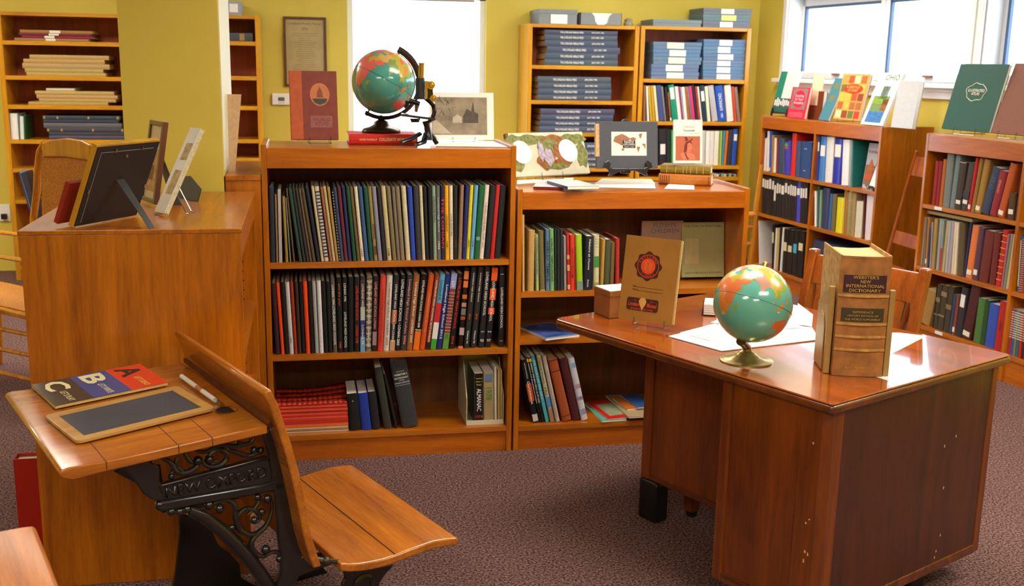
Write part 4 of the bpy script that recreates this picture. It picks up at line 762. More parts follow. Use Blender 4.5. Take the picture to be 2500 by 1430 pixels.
def fbox(word, cnt, col=BX, labs=()):
    def f(case, x0, x1, y0, y1, z, i, n, e):
        return lying(case, x0, x1, y0, y1, z, uniq('flat blue-grey archive box, %s of the %s' % (nm_(i, n), word), ''), 'box', 'archive boxes in the blond corner case', tuple(q+random.randint(-5, 5) for q in col), name='archive_box', depth=.34, box=True, lab=e[0] if e else None)
    return f
pile(G2, 1540, 0, s_, g2z[0], [(220, 685, 408, 480, (.28, .63, (236, 228, 200))), (218, 672, 480, 552, (.34, .69)), (218, 682, 555, 628, (.31, .66, (236, 228, 200))), (200, 655, 612, 686, (.3, .66)), (198, 655, 690, 760, (.32, .68))], fbox('left stack inside corner case', 5))
pile(G2, 1540, 0, s_, g2z[0], [(708, 1160, 365, 432, (.37, .68)), (705, 1145, 434, 505, (.34, .64)), (705, 1145, 507, 573, (.34, .72)), (700, 1148, 575, 635, (.34, .66)), (700, 1155, 637, 705, (.33, .66)), (700, 1145, 707, 768, (.33, .67))], fbox('right stack inside corner case', 6))
gt = onY(1700, 66, YG).z
pile(G2, 1540, 0, s_, gt, [(706, 1172, 60, 120, (.36, .63)), (702, 1155, 124, 190, (.38, .7, (206, 206, 120))), (700, 1145, 192, 256, (.36, .64))], fbox('stack on top of corner case', 3, C('66767c')))
lying(G2, 1595, 1712, 43, 60, gt, 'single flat grey archive box on top of the blond corner case', 'box', None, C('74848c'), name='archive_box', depth=.34, box=True)
a = G1.ux(1240+325/4.282, .02, gH); c = G1.ux(1240+720/4.282, .02, gH); ht = G1.hit(1330, 22, .02)[1]-gH
g = thing('archive_box', 'grey lidded box with big white label on left blond case', 'box', G1.pt(a, .02, gH+.0004)); GB = plain((128, 134, 138), .6, name='grey_board', var=.04)
bx(0, c-a, 0, .33, 0, ht*.7).build('tray', GB, g, bevel=.001); bx(-.004, c-a+.004, -.004, .334, ht*.7, ht).build('lid', GB, g, bevel=.002); bx((c-a)*.3, (c-a)*.74, -.006, -.004, ht*.04, ht*.66).build('label', WHITE, g)
a = G1.ux(1417, .02, gH); c = G1.ux(1517, .02, gH); ht = G1.hit(1450, 31, .02)[1]-gH; w = c-a
g = thing('magazine_file', 'grey cut-out document file on top of the left blond case', 'document file', G1.pt(a, .02, gH+.0004))
MB().prism([(0, 0), (w, 0), (w, ht), (w*.78, ht), (w*.7, ht*.72), (w*.66, ht*.2), (w*.58, 0.04*ht), (w*.42, .04*ht), (w*.36, ht*.3), (w*.34, ht*.7), (w*.26, ht), (0, ht)], 0, .003, 'y').build('front', GB, g)
MB().box(0, .003, 0, .3, 0, ht).box(w-.003, w, 0, .3, 0, ht).box(0, w, .297, .3, 0, ht).box(0, w, 0, .3, 0, .003).build('tray', GB, g); bx(.01, w-.01, .01, .28, .005, ht*.97).build('papers', WHITE, g)
g = thing('ornament', 'small greyish ornament beside the document file on the blond case', 'ornament', G1.pt(G1.ux(1534, .1, gH), .1, gH))
MB().lathe([(.001, 0), (.035, .003), (.038, .02), (.03, .035), (.033, .05), (.02, .062), (.001, .065)], 16).build('body', plain((150, 140, 120), .5, name='stoneware'), g, smooth=True)
# far left case
s_ = 5.958
def fold(word, col, nm='ledger'):
    def f(case, x0, x1, y0, y1, z, i, n, e):
        cc, ds = e[0] if e else (col, nm)
        return lying(case, x0, x1, y0, y1, z, uniq('%s volume lying %s of the %s stack, far left case' % (ds, nm_(i, n), word), ''), 'bound volume', 'volumes lying in the far left case', tuple(max(0, min(255, q+random.randint(-6, 6))) for q in cc), depth=.3, lab=e[1] if len(e) > 1 else None, pat=e[2] if len(e) > 2 else None)
    return f
TN = C('b89c60')
pile(L, 0, 0, s_, lz[0], [(285, 1340, 430, 478, (C('a07844'), 'tan'), (.41, .56)), (270, 1310, 482, 515, (C('74283c'), 'maroon'), (.42, .56)), (320, 1340, 518, 558, (C('88283c'), 'red'), (.32, .46)), (210, 1290, 560, 600, (C('a08050'), 'brown-tan'), (.42, .55))], fold('highest', TN))
pile(L, 0, 0, s_, lz[1], [(430, 1580, 775, 838), (340, 1520, 842, 905), (325, 1590, 908, 985), (360, 1500, 988, 1043), (385, 1540, 1046, 1098)], fold('second', TN, 'yellowed'))
s_ = 3.47
pile(L, 0, 220, s_, lz[2], [(390, 630, -28, -5, (C('dcc8b0'), 'small pale')), (297, 965, -5, 28), (310, 995, 30, 62), (330, 980, 64, 92), (240, 915, 95, 122)], fold('third', TN, 'yellowed'))
NV = C('3c3e50')
pile(L, 0, 220, s_, lz[3], [(360, 1015, 185, 220, (NV, 'gilt-marked navy'), None, (.01, .18, .58, .96)), (365, 1000, 223, 250, (NV, 'navy')), (370, 1030, 252, 294, (C('64606c'), 'grey')), (395, 1055, 297, 334, (NV, 'gilt-marked navy'), None, (.01, .18, .58, .96)), (415, 1060, 336, 364, (NV, 'navy')), (415, 1065, 366, 400, (C('4c4c5c'), 'slate'))], fold('fourth', NV, 'navy'))
items = [(83, 158, 68, 197, 'wide white', C('e8ecea'), {'k': 'binder'}), (172, 205, 165, 222, 'slim white', C('d8e4dc'), {'k': 'binder'}), (207, 218, 200, 215, 'thin green', C('1c5c3c'), {'k': 'soft'})]
row(L, 0, 220, s_, lz[3], items, "far left case's fourth shelf", 'binders standing in the far left case', 'binder', depth=.26)
items = [(325, 345, 155, 705, 'blue-black', C('2c4468'), {'d': .2})]
a, c = L.hit(80, 545, -.3), L.hit(44, 424, -.3); k = (a[0]-c[0])/(a[1]-c[1])
r = thing('display_board', 'dark blue folded display board leaning in front of the far left case', 'display board', (0, 0, 0)); bz_ = .012
r.location = L.pt(a[0]+k*(bz_-a[1]), -.3, bz_); r.rotation_euler = (0, math.atan2(c[0]-r.location.x+L.o.x, c[1]), 0); hh = math.hypot(c[0]+L.o.x-r.location.x, c[1])
bx(0, .012, 0, .2, 0, hh).build('panel', gloss(C('2c4060')), r); bx(.013, .05, .0, .2, 0, hh*.985).build('panel', plain(C('303038'), .5, name='charcoal_panel', var=.05), r); bx(.0122, .0128, -.004, .2, 0, hh).build('edge_strip', plain(C('a8bcd0'), .4, name='pale_edge', var=.02), r)
# sliver case
za = S.hit(590, 101)[1]
lying(S, 545, 617, 79, 100, sz[0], 'dark grey volume with tan band in the half-hidden blond case', 'bound volume', None, C('484c54'), lab=(.55, .72, (150, 120, 80)))
sg = onY(590, 37, YG).z
g = thing('archive_box', 'grey box on top of the half-hidden blond case', 'box', (onY(553, 30, YG).x-.12, YG+.03, sg+.0004))
bx(0, .22, 0, .3, 0, .10).build('tray', plain((150, 160, 170), .6, name='grey_card', var=.03), g); bx(.14, .2, -.003, 0, .02, .08).build('label', WHITE, g)
# ------------------------------------------------------------ office desk
yD = -1.1134; DLn, DWd = 1.1756, .9135
Dk = Case(.848, 3.568, yD, DLn, DWd); DH = .75
td = thing('desk', 'glossy mahogany office desk with globe, dictionary and papers on it', 'desk', tuple(Dk.o), yD)
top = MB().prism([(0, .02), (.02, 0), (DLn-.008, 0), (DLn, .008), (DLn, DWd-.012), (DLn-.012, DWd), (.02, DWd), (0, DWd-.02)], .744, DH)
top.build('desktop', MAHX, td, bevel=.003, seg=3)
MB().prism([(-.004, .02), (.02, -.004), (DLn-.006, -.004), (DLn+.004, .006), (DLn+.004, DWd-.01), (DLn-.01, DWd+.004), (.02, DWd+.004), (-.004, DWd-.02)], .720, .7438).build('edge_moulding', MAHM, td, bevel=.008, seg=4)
px0, px1 = DLn-.392, DLn-.012; zb = .088
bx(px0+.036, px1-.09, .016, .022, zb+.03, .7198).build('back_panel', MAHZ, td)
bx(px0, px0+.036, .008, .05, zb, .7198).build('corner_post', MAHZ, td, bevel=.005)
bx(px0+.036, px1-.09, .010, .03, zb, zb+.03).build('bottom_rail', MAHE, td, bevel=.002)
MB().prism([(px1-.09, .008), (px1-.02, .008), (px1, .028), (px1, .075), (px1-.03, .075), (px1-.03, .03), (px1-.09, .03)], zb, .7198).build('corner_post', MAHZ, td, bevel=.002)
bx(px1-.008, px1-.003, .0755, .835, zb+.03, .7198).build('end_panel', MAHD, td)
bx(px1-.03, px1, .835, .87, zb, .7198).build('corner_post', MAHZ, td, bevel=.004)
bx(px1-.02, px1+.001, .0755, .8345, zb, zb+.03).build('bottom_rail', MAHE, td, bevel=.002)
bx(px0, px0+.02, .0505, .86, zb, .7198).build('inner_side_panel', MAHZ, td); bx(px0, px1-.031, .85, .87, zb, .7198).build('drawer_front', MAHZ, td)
lx0 = .218
bx(lx0-.040, lx0+.004, .285, .325, .155, .7198).build('leg', MAHZ, td, bevel=.004)
o = td.children[-1]
bx(lx0-.042, lx0+.052, .278, .345, .0, .155).build('leg_sleeve', plain((14, 18, 18), .3, coat=.3, name='black_metal_sleeve', var=.1), td, bevel=.012, seg=3)
bx(lx0+.0045, px0-.001, .292, .300, .175, .7198).build('modesty_panel', MAHZ, td)
bx(lx0+.0045, px0-.001, .288, .310, .155, .1748).build('modesty_rail', MAHE, td, bevel=.002)
bx(.262, .306, .43, .475, .02, .7198).build('leg', MAHZ, td, bevel=.004); MB().lathe([(.001, 0), (.02, 0), (.022, .02), (.001, .022)], 12, (.285, .452, 0)).build('glide', BLACK, td)
bx(1.06, 1.11, .58, .66, 0, zb-.001).build('leg', plain((14, 18, 18), .3, coat=.3, name='black_metal_sleeve', var=.1), td, bevel=.008); bx(px0+.02, px0+.07, .06, .12, 0, zb-.001).build('leg', BLACK, td, bevel=.008)
bx(lx0-.03, px0-.002, .82, .85, .5, .7198).build('apron', MAHE, td)
# chips along the worn edge and corner
CHIP = plain((222, 186, 140), .7, name='bare_wood_chip', var=.2)
mb = MB(); rr = random.Random(3)
for z in (.62, .40, .385, .30, .295, .27, .18, .155): qq = px1-.045+rr.uniform(-.006, .012); mb.box(qq, qq+rr.uniform(.002, .005), .0068, .0078, z, z+rr.uniform(.003, .012))
for z, q in ((.52, .66), (.50, .6), (.36, .62), (.2, .63), (.15, .615), (.13, .61)): mb.box(px1-.0028, px1-.0022, q, q+.004, z, z+.008)
q = mb.build('worn_chips', CHIP, td); q['kind'] = 'stuff'
# general leaning rectangles from photo corners
def lean(name, label, cat, bl, br, tl, z, tilt, group=None, y=None):
    """stands on height z on the line bl-br, leaning back by tilt (radians); h from tl"""
    b1, b2 = onz(bl[0], bl[1], z), onz(br[0], br[1], z); x = (b2-b1); w = x.length; x.normalize()
    n = Vector((-x.y, x.x, 0)); upv = Vector((0, 0, 1))*math.cos(tilt)+n*math.sin(tilt); nn = x.cross(upv)
    h = (on3(tl[0], tl[1], b1, nn)-b1).dot(upv)
    r = thing(name, label, cat, b1, 0, group); r.rotation_euler = Matrix(((x.x, -nn.x, upv.x), (x.y, -nn.y, upv.y), (x.z, -nn.z, upv.z))).to_euler()
    return r, w, h
def lean2(name, label, cat, bl, br, tl, Y, yaw, tilt, zmin, th, group=None):
    """like lean, on a vertical plane through (0, Y) of direction yaw; never below zmin"""
    p0 = Vector((0, Y, 0)); b1, b2 = onP(bl[0], bl[1], p0, yaw), onP(br[0], br[1], p0, yaw); z = max((b1.z+b2.z)/2, zmin)+th*math.sin(tilt); b1.z = b2.z = z
    x = b2-b1; w = x.length; x.normalize(); n = Vector((-x.y, x.x, 0)); upv = Vector((0, 0, 1))*math.cos(tilt)+n*math.sin(tilt); nn = x.cross(upv)
    h = (on3(tl[0], tl[1], b1, nn)-b1).dot(upv)
    r = thing(name, label, cat, b1, 0, group); r.rotation_euler = Matrix(((x.x, -nn.x, upv.x), (x.y, -nn.y, upv.y), (x.z, -nn.z, upv.z))).to_euler()
    return r, w, h
def rect3(name, label, cat, bl, br, tl, z, group=None):
    b1, b2 = onz(bl[0], bl[1], z), onz(br[0], br[1], z); x = b2-b1; w = x.length; d = ray(*tl); t = (b1-EYE).dot(x)/d.dot(x)
    upv = EYE+d*t-b1; h = upv.length; x.normalize(); upv.normalize(); nn = x.cross(upv)
    r = thing(name, label, cat, b1, 0, group); r.rotation_euler = Matrix(((x.x, -nn.x, upv.x), (x.y, -nn.y, upv.y), (x.z, -nn.z, upv.z))).to_euler()
    return r, w, h
def hardback(r, w, h, th, rgb, mat=None, pages=PAPER, ov=.003):
    m = mat or cloth(rgb)
    MB().box(0, w, 0, .0028, 0, h).box(0, w, th-.0028, th, 0, h).box(0, .003, .0028, th-.0028, 0, h).build('cover', m, r, bevel=.0012)
    bx(.0035, w-ov, .003, th-.003, ov, h-ov).build('page_block', pages, r)
def clearstand(name, label, r, w, h, xs, z=0, th=.012, drop=.017, group=None):
    """clear plastic easel under a leaning thing: same frame as r"""
    s = thing(name, label, 'stand', r.location, 0, group); s.rotation_euler = r.rotation_euler
    mb = MB(); d = -max(drop, .0096); ty = -(r.rotation_euler.to_matrix() @ Vector((0, 1, 0))).z; yb = th+.03
    for x in xs:
        mb.tube([(x, -.010, .012), (x, -.006, d+.0046)], .003, 6); mb.tube([(x, -.010, d+.0046), (x, yb, d+.0056+yb*ty)], .003, 6); mb.tube([(x, th+.025, d+.0056+yb*ty), (x, th+.006, .10)], .0025, 6)
    mb.tube([(xs[0], -.006, d+.0046), (xs[-1], -.006, d+.0046)], .0025, 6); mb.build('clear_rods', ACRYL, s, smooth=True); return s
# cardboard box and yearbook brochure
P0, P1 = onz(1449, 763, DH), onz(1487, 778.5, DH); e = (P1-P0); a = math.atan2(e.y, e.x)
g = thing('cardboard_box', 'small brown cardboard box with a paper on its lid, left end of desk', 'box', (P0.x, P0.y, DH+.001), a)
CARD = plain((150, 96, 44), .8, name='cardboard', var=.12, scale=20); l = e.length
hb = onP(1487, 713, P1, a).z-DH
bx(0, l, 0, .16, 0, hb).build('box_body', CARD, g, bevel=.002); bx(-.002, l+.002, -.001, .162, hb*.82, hb+.002).build('lid', CARD, g, bevel=.001)
MB().prism([(0, .004), (l, .001), (l-.01, .15), (.01, .155)], hb+.0025, hb+.0035).build('paper_sheet', WHITE, g)
r, w, h = lean('booklet', 'tan Loveland Tigers brochure standing on clear stand on the desk', 'booklet', (1508, 775), (1640, 795), (1517, 571), DH+.022, .16)
KR = plain((160, 110, 36), .75, name='kraft_cover', var=.12, scale=6)
MB().box(0, w, 0, .0012, 0, h).box(0, w, .007, .0082, .002, h).box(0, .0012, 0, .008, 0, h).build('cover', KR, r)
bx(.002, w+.006, .0014, .0068, .004, h-.002).build('page_block', OLDPAPER, r)
MAR = plain((58, 26, 22), .5, name='maroon_print', var=.05); TOR = plain((226, 70, 22), .5, name='orange_print', var=.05)
cx, cz, R_ = w*.46, h*.655, w*.235
pts = [(cx+R_*(1+.075*math.cos(8*t))*math.cos(t), cz+R_*(1+.075*math.cos(8*t))*math.sin(t)) for t in [2*PI*k/96 for k in range(96)]]
def disc(mb, cx, cz, r, y0, y1, n=40): return mb.prism([(cx+r*math.cos(2*PI*k/n), cz+r*math.sin(2*PI*k/n)) for k in range(n)], y0, y1, 'y')
em = MB().prism(pts, -.0006, 0, 'y').build('seal', MAR, r)
mb = MB(); n = 48
for r0, r1 in ((.80, .84), (0, .56)):
    if r0: mb.add([(cx+R_*q*math.cos(2*PI*k/n), -.0009, cz+R_*q*math.sin(2*PI*k/n)) for k in range(n) for q in (r0, r1)], [(2*k, 2*k+1, (2*k+3) % (2*n), (2*k+2) % (2*n)) for k in range(n)])
    else: disc(mb, cx, cz, R_*r1, -.001, -.0007)
mb.build('seal_ring', TOR, em)
def arc_text(s, cx, cz, R, a0, a1, ink, par, hh, flip=False):
    for k, c in enumerate(s):
        t = a0+(a1-a0)*k/(len(s)-1); up = Vector((math.cos(t), 0, math.sin(t))); x = Vector((math.sin(t), 0, -math.cos(t)))
        if flip: up, x = -up, -x
        if c != ' ': text(c, 'seal_letter', par, ink, frameM((cx+R*math.cos(t), -.0009, cz+R*math.sin(t)), x, up), height=hh, off=.01)
arc_text('LOVELAND', cx, cz, R_*.69, PI*.86, PI*.14, TOR, em, R_*.17); arc_text('TIGERS', cx, cz, R_*.69, -PI*.72, -PI*.28, TOR, em, R_*.17, True)
# tiger head, plain line drawing
mb = MB()
for a, b, c_ in ((-.30, .30, .1), (-.1, .36, .3)): pass
hd = [(.28*math.cos(t)*R_+cx, .34*math.sin(t)*R_+cz) for t in [2*PI*k/18 for k in range(18)]]
mb.tube([(x, -.0012, z) for x, z in hd+[hd[0]]], .0006, 5)
for k in range(6): z = cz+R_*(.22-.08*k); mb.tube([(cx-R_*.22, -.0012, z), (cx-R_*.1, -.0012, z-R_*.03)], .0006, 5); mb.tube([(cx+R_*.22, -.0012, z), (cx+R_*.1, -.0012, z-R_*.03)], .0006, 5)
for q in (-.1, .1): mb.box(cx+R_*q-.002, cx+R_*q+.002, -.0014, -.001, cz+R_*.04, cz+R_*.08)
mb.prism([(cx-R_*.05, cz-R_*.06), (cx+R_*.05, cz-R_*.06), (cx, cz-R_*.13)], -.0014, -.001, 'y'); mb.build('tiger_head_drawing', plain((190, 150, 60), .5, name='ochre_line', var=0), em)
for z, x1 in ((.395, .78), (.355, .78)): bx(w*.22, w*x1, -.0004, 0, h*z, h*z+.0012).build('ruled_line', INK['k'], r)
text('NAME', 'printed_word', r, INK['k'], frameM((w*.25, -.0005, h*.41), (1, 0, 0), (0, 0, 1)), height=.004); text('ADDRESS', 'printed_word', r, INK['k'], frameM((w*.27, -.0005, h*.37), (1, 0, 0), (0, 0, 1)), height=.004)
bb = [w*.14, w*.72, h*.12, h*.27]
pts = []
for (qx, qz, a0) in ((bb[1]-.008, bb[2]+.008, -PI/2), (bb[1]-.008, bb[3]-.008, 0), (bb[0]+.008, bb[3]-.008, PI/2), (bb[0]+.008, bb[2]+.008, PI)):
    pts += [(qx+.008*math.cos(a0+PI/2*k/4), qz+.008*math.sin(a0+PI/2*k/4)) for k in range(5)]
pl = MB().prism(pts, -.0006, 0, 'y').build('badge', MAR, r); bw = bb[1]-bb[0]; bz = (bb[2]+bb[3])/2
text('Loveland', 'badge_lettering', pl, TOR, frameM((bb[0]+bw*.235, -.0009, bz), (1, 0, 0), (0, 0, 1)), length=bw*.38, height=.014, shear=.3, off=.01); text('Mutual', 'badge_lettering', pl, TOR, frameM((bb[0]+bw*.80, -.0009, bz), (1, 0, 0), (0, 0, 1)), length=bw*.32, height=.014, shear=.3, off=.01)
text('OUR', 'badge_lettering', pl, TOR, frameM((bb[0]+bw*.26, -.0009, bz+.013), (1, 0, 0), (0, 0, 1)), height=.0035); text('YEAR', 'badge_lettering', pl, TOR, frameM((bb[0]+bw*.78, -.0009, bz+.013), (1, 0, 0), (0, 0, 1)), height=.0035); text('BUILDING AND LOAN', 'badge_lettering', pl, TOR, frameM((bb[0]+bw*.5, -.0009, bz-.0155), (1, 0, 0), (0, 0, 1)), length=bw*.7)
MB().prism([(bb[0]+bw*.5+.014*math.cos(t)*(1 if math.sin(t) > 0 else .95), bz+.008+(.016*math.sin(t) if math.sin(t) > 0 else .03*math.sin(t)*1.0)) if math.sin(t) >= 0 else (bb[0]+bw*.5+.014*math.cos(t)*(1+math.sin(t)*.9), bz+.008+.03*math.sin(t)) for t in [2*PI*k/32 for k in range(32)]], -.0012, -.0006, 'y').build('badge_emblem', plain((206, 160, 84), .5, name='ochre_print', var=.05), pl)
clearstand('display_stand', 'clear plastic easel holding the tan brochure on the desk', r, w, h, (w*.32, w*.88))
# ------------------------------------------------------------ globes
LAND = {
 'africa': [(-17, 15), (-9, 31), (-2, 35), (10, 37), (11, 33), (20, 32), (32, 31), (35, 27), (43, 12), (51, 12), (41, -2), (40, -15), (35, -20), (35, -24), (28, -33), (19, -35), (12, -17), (9, -2), (9, 4), (-8, 5), (-17, 12)],
 'europe': [(-10, 37), (-9, 43), (-2, 44), (-5, 48), (3, 51), (9, 54), (11, 59), (6, 60), (14, 68), (26, 71), (40, 67), (60, 69), (60, 52), (50, 46), (38, 47), (30, 46), (28, 41), (23, 36), (19, 41), (13, 45), (17, 40), (12, 38), (9, 44), (0, 40), (-5, 36)],
 'asia': [(28, 41), (26, 36), (36, 36), (34, 28), (43, 13), (52, 16), (60, 22), (50, 29), (57, 26), (67, 25), (73, 18), (77, 8), (80, 14), (88, 22), (93, 20), (97, 16), (99, 8), (103, 2), (101, 8), (101, 13), (106, 9), (109, 14), (107, 21), (117, 24), (122, 31), (119, 38), (127, 35), (129, 42), (141, 52), (137, 54), (155, 59), (162, 58), (178, 64), (178, 69), (140, 73), (105, 77), (70, 72), (60, 69), (60, 52), (50, 46), (47, 40), (38, 42)],
 'sumatra': [(95, 5), (104, -3), (105, -6), (100, -2)], 'borneo': [(109, 1), (117, 7), (118, 1), (115, -4), (110, -3)], 'java': [(105, -6), (114, -7), (114, -9), (106, -8)], 'new_guinea': [(131, -1), (141, -3), (150, -10), (143, -9), (137, -8)],
 'australia': [(114, -22), (122, -18), (129, -15), (136, -12), (136, -16), (141, -17), (142, -11), (146, -19), (153, -26), (150, -37), (140, -38), (135, -34), (129, -32), (118, -35), (115, -33)], 'madagascar': [(44, -16), (50, -15), (47, -25), (44, -24)], 'ceylon': [(80, 9), (82, 7), (80, 6)],
 'japan': [(130, 32), (136, 34), (141, 36), (142, 42), (145, 44), (140, 41), (136, 36)], 'arctic': [(-60, 60), (-50, 60), (-42, 60), (-22, 70), (-20, 80), (-60, 82), (-70, 77), (-55, 68)], 'america_n': [(-168, 66), (-125, 70), (-85, 68), (-94, 60), (-80, 55), (-65, 60), (-56, 52), (-70, 43), (-81, 31), (-81, 25), (-97, 26), (-97, 20), (-88, 16), (-83, 9), (-105, 20), (-117, 32), (-124, 40), (-125, 50), (-150, 60), (-165, 56)], 'america_s': [(-78, 8), (-60, 9), (-50, 0), (-35, -6), (-40, -20), (-57, -37), (-68, -54), (-74, -50), (-71, -20), (-81, -5)], 'philippines': [(120, 18), (122, 16), (126, 8), (122, 8)]}
PAL = [plain(c, .3, name='map_tint', var=.03, coat=.5) for c in ((206, 200, 110), (214, 140, 60), (186, 166, 60), (216, 112, 60), (140, 166, 50), (226, 214, 150), (186, 140, 120))]
PAL2 = [plain(c, .3, name='map_tint', var=.03, coat=.5) for c in ((206, 90, 70), (220, 122, 58), (176, 158, 50), (214, 88, 84), (150, 160, 60), (196, 160, 90), (110, 140, 80))]
def inside(p, poly):
    c = False; j = len(poly)-1
    for i in range(len(poly)):
        (x0, y0), (x1, y1) = poly[i], poly[j]
        if (y0 > p[1]) != (y1 > p[1]) and p[0] < (x1-x0)*(p[1]-y0)/(y1-y0)+x0: c = not c
        j = i
    return c
_seeds = [(random.uniform(-180, 180), random.uniform(-50, 75), random.randint(0, 6)) for _ in range(150)]
def sph(lon, lat, r): a, b = math.radians(lon), math.radians(lat); return (r*math.cos(b)*math.cos(a), r*math.cos(b)*math.sin(a), r*math.sin(b))
def landmesh(r, pal, par, antarctic=None):
    mb = MB(); st = 1.5
    for nm, poly in LAND.items():
        x0, x1, y0, y1 = min(p[0] for p in poly), max(p[0] for p in poly), min(p[1] for p in poly), max(p[1] for p in poly)
        lo = x0
        while lo < x1:
            la = y0
            while la < y1:
                if inside((lo+st/2, la+st/2), poly):
                    q = min(_seeds, key=lambda s: (s[0]-lo-2*math.sin(la*.4))**2+(s[1]-la-2*math.sin(lo*.5))**2)[2]
                    if nm == 'australia': q = 3
                    if nm == 'madagascar': q = 4
                    mb.cur = q; mb.add([sph(lo, la, r), sph(lo+st, la, r), sph(lo+st, la+st, r), sph(lo, la+st, r)], [(0, 1, 2, 3)])
                la += st
            lo += st
    mb.cur = 5
    for i in range(60): mb.add([sph(i*6, -90, r), sph(i*6+6, -68-4*math.sin(i*6+6), r), sph(i*6, -68-4*math.sin(i*6), r)], [(0, 1, 2)])
    return mb.build('land_map', pal, par, smooth=True)
def globe(name, label, P, C_, rad, tiltR, tiltA, lon0, sea, pal):
    """P foot, C_ centre; the pole leans right and away as seen"""
    f = Vector((C_.x-EYE.x, C_.y-EYE.y, 0)).normalized(); rt_ = Vector((f.y, -f.x, 0))
    ax = (Vector((0, 0, 1))+rt_*math.tan(tiltR)+f*math.tan(tiltA)).normalized()
    v = (EYE-C_).normalized(); xg = (v-ax*v.dot(ax)).normalized(); yg = ax.cross(xg)
    Rm = Matrix(((xg.x, yg.x, ax.x), (xg.y, yg.y, ax.y), (xg.z, yg.z, ax.z))) @ Matrix.Rotation(-math.radians(lon0), 3, 'Z')
    g = thing(name, label, 'globe', P)
    b = MB().sphere((0, 0, 0), rad, 48, 32).build('ball', sea, g, smooth=True, ang=80); b.location = C_-P; b.rotation_euler = Rm.to_euler()
    landmesh(rad*1.0015, pal, b)
    mb = MB(); mb.tube([sph(k*5, 0, rad*1.001) for k in range(73)], rad*.007, 5); mb.build('equator_line', plain((20, 90, 100), .4, name='dark_teal_line', var=0), b)
    return g, b, ax, rt_, f
SEA1 = plain((100, 182, 166), .16, coat=.8, name='pale_sea', var=.05, scale=20); SEA2 = plain((70, 150, 140), .14, coat=.8, name='teal_sea', var=.05, scale=20)
P = onz(1822, 880, DH); dist = (P-EYE).length; f_ = math.atan2(P.y-EYE.y, P.x-EYE.x)
C_ = onP(1838, 741, P+Vector((0, 0, 0)), f_-PI/2); rad = 95.5/FPX*(C_-EYE).dot(FW)
g, b, ax, rt_, fh = globe('globe', 'small desk globe on a round brass base beside the papers', P, C_, rad, math.radians(14), math.radians(21), 70, SEA1, PAL)
BM = plain((196, 174, 110), .28, metal=.9, name='champagne_brass', var=.05)
k = 63/FPX*dist
MB().lathe([(.001, 0), (k, 0), (k*1.0, .004), (k*.93, .006), (k*.64, .008), (k*.60, .012), (k*.50, .014), (k*.46, .019), (k*.36, .022), (k*.30, .028), (k*.17, .033), (k*.15, .045), (.001, .045)], 48).build('base', BM, g, smooth=True, ang=50)
q0 = Vector((0, 0, .04)); q1 = C_-ax*rad-P
MB().tube([q0, q0.lerp(q1, .6), q1], [k*.15, k*.15, k*.2], 12).build('stem', plain((120, 84, 50), .3, metal=.8, name='dark_brass', var=.05), g, smooth=True)
k1 = C_+ax*rad-P; MB().tube([k1-ax*.004, k1+ax*.012], .009, 10).tube([k1+ax*.012, k1+ax*.016], [.007, .005], 10).build('pole_knob', BM, g, smooth=True)
# dictionary and bookends
d1 = onz(2031, 917, DH); ya = math.radians(-15); q_ = Case(d1.x, d1.y, ya, 1, 1); w = q_.ux(2154, 0, DH); d2 = q_.pt(w, 0, DH); Hd = onP(2061, 623, d1, ya).z-DH
dd = .235
print('dict', w, Hd, dd, math.degrees(ya))
g = thing('book', 'thick worn brown leather dictionary standing between two bookends on the desk', 'book', (d1.x, d1.y, DH+.001), ya)
LEA = plain((160, 104, 52), .55, name='worn_leather', var=.28, scale=26, bump=.6); LEB = plain((176, 136, 76), .75, name='scuffed_leather_boards', var=.3, scale=40, bump=.8)
def arcp(y0, bulge, n=12): return [(w*k/n, y0-bulge*math.sin(PI*k/n)) for k in range(n+1)]
MB().prism(arcp(.006, .008)+arcp(.010, .008)[::-1], 0, Hd-.004).build('spine', LEA, g, smooth=True, ang=50)
MB().box(0, .005, .007, dd, -.0, Hd).build('front_board', LEB, g, bevel=.002); MB().box(w-.005, w, .007, dd, 0, Hd).build('back_board', LEB, g, bevel=.002)
pg = arcp(.012, .006)+[(w-.006, dd-.03)]+[(w-.006-(w-.012)*k/10, dd-.008-.018*math.sin(PI*k/10)) for k in range(11)]
pg = [(max(.006, min(w-.006, a)), b_) for a, b_ in arcp(.012, .0)]+[(w-.006-(w-.012)*k/10, dd-.008-.022*math.sin(PI*k/10)) for k in range(11)]
MB().prism(pg, .008, Hd-.012).build('page_block', plain((186, 160, 110), .85, name='browned_pages', var=.15, scale=200), g)
for zf in (.86, .672, .44, .335, .225):
    if zf == .86: continue
    mb = MB().prism(arcp(.0035, .0125)+arcp(.009, .0125)[::-1], Hd*zf-.0035, Hd*zf+.0035); mb.build('raised_band', plain((190, 142, 76), .6, name='rubbed_band', var=.3, scale=60), g, smooth=True, ang=50)
MB().prism(arcp(.0065, .0105)+arcp(.008, .0105)[::-1], Hd*.985-.003, Hd*.985+.003).build('headband', LEA, g)
def sp_label(z0, z1, rgb, nm): return MB().prism([(max(w*.06, min(w*.97, a)), b_) for a, b_ in arcp(.0062, .0092)]+[(max(w*.06, min(w*.97, a)), b_) for a, b_ in arcp(.0075, .0092)[::-1]], Hd*z0, Hd*z1).build(nm, plain(rgb, .5, name=nm+'_leather', var=.15, scale=50), g, smooth=True, ang=50)
sp_label(.695, .84, (62, 30, 44), 'title_label'); sp_label(.455, .57, (66, 56, 36), 'edition_label')
for s, z, ln in (("WEBSTER'S", .825, .5), ('NEW', .79, .2), ('INTERNATIONAL', .755, .75), ('DICTIONARY', .718, .62)): text(s, 'title', g, GOLD, frameM((w*.5, -.0050, Hd*z), (1, 0, 0), (0, 0, 1)), length=w*ln, height=Hd*.026, off=.012)
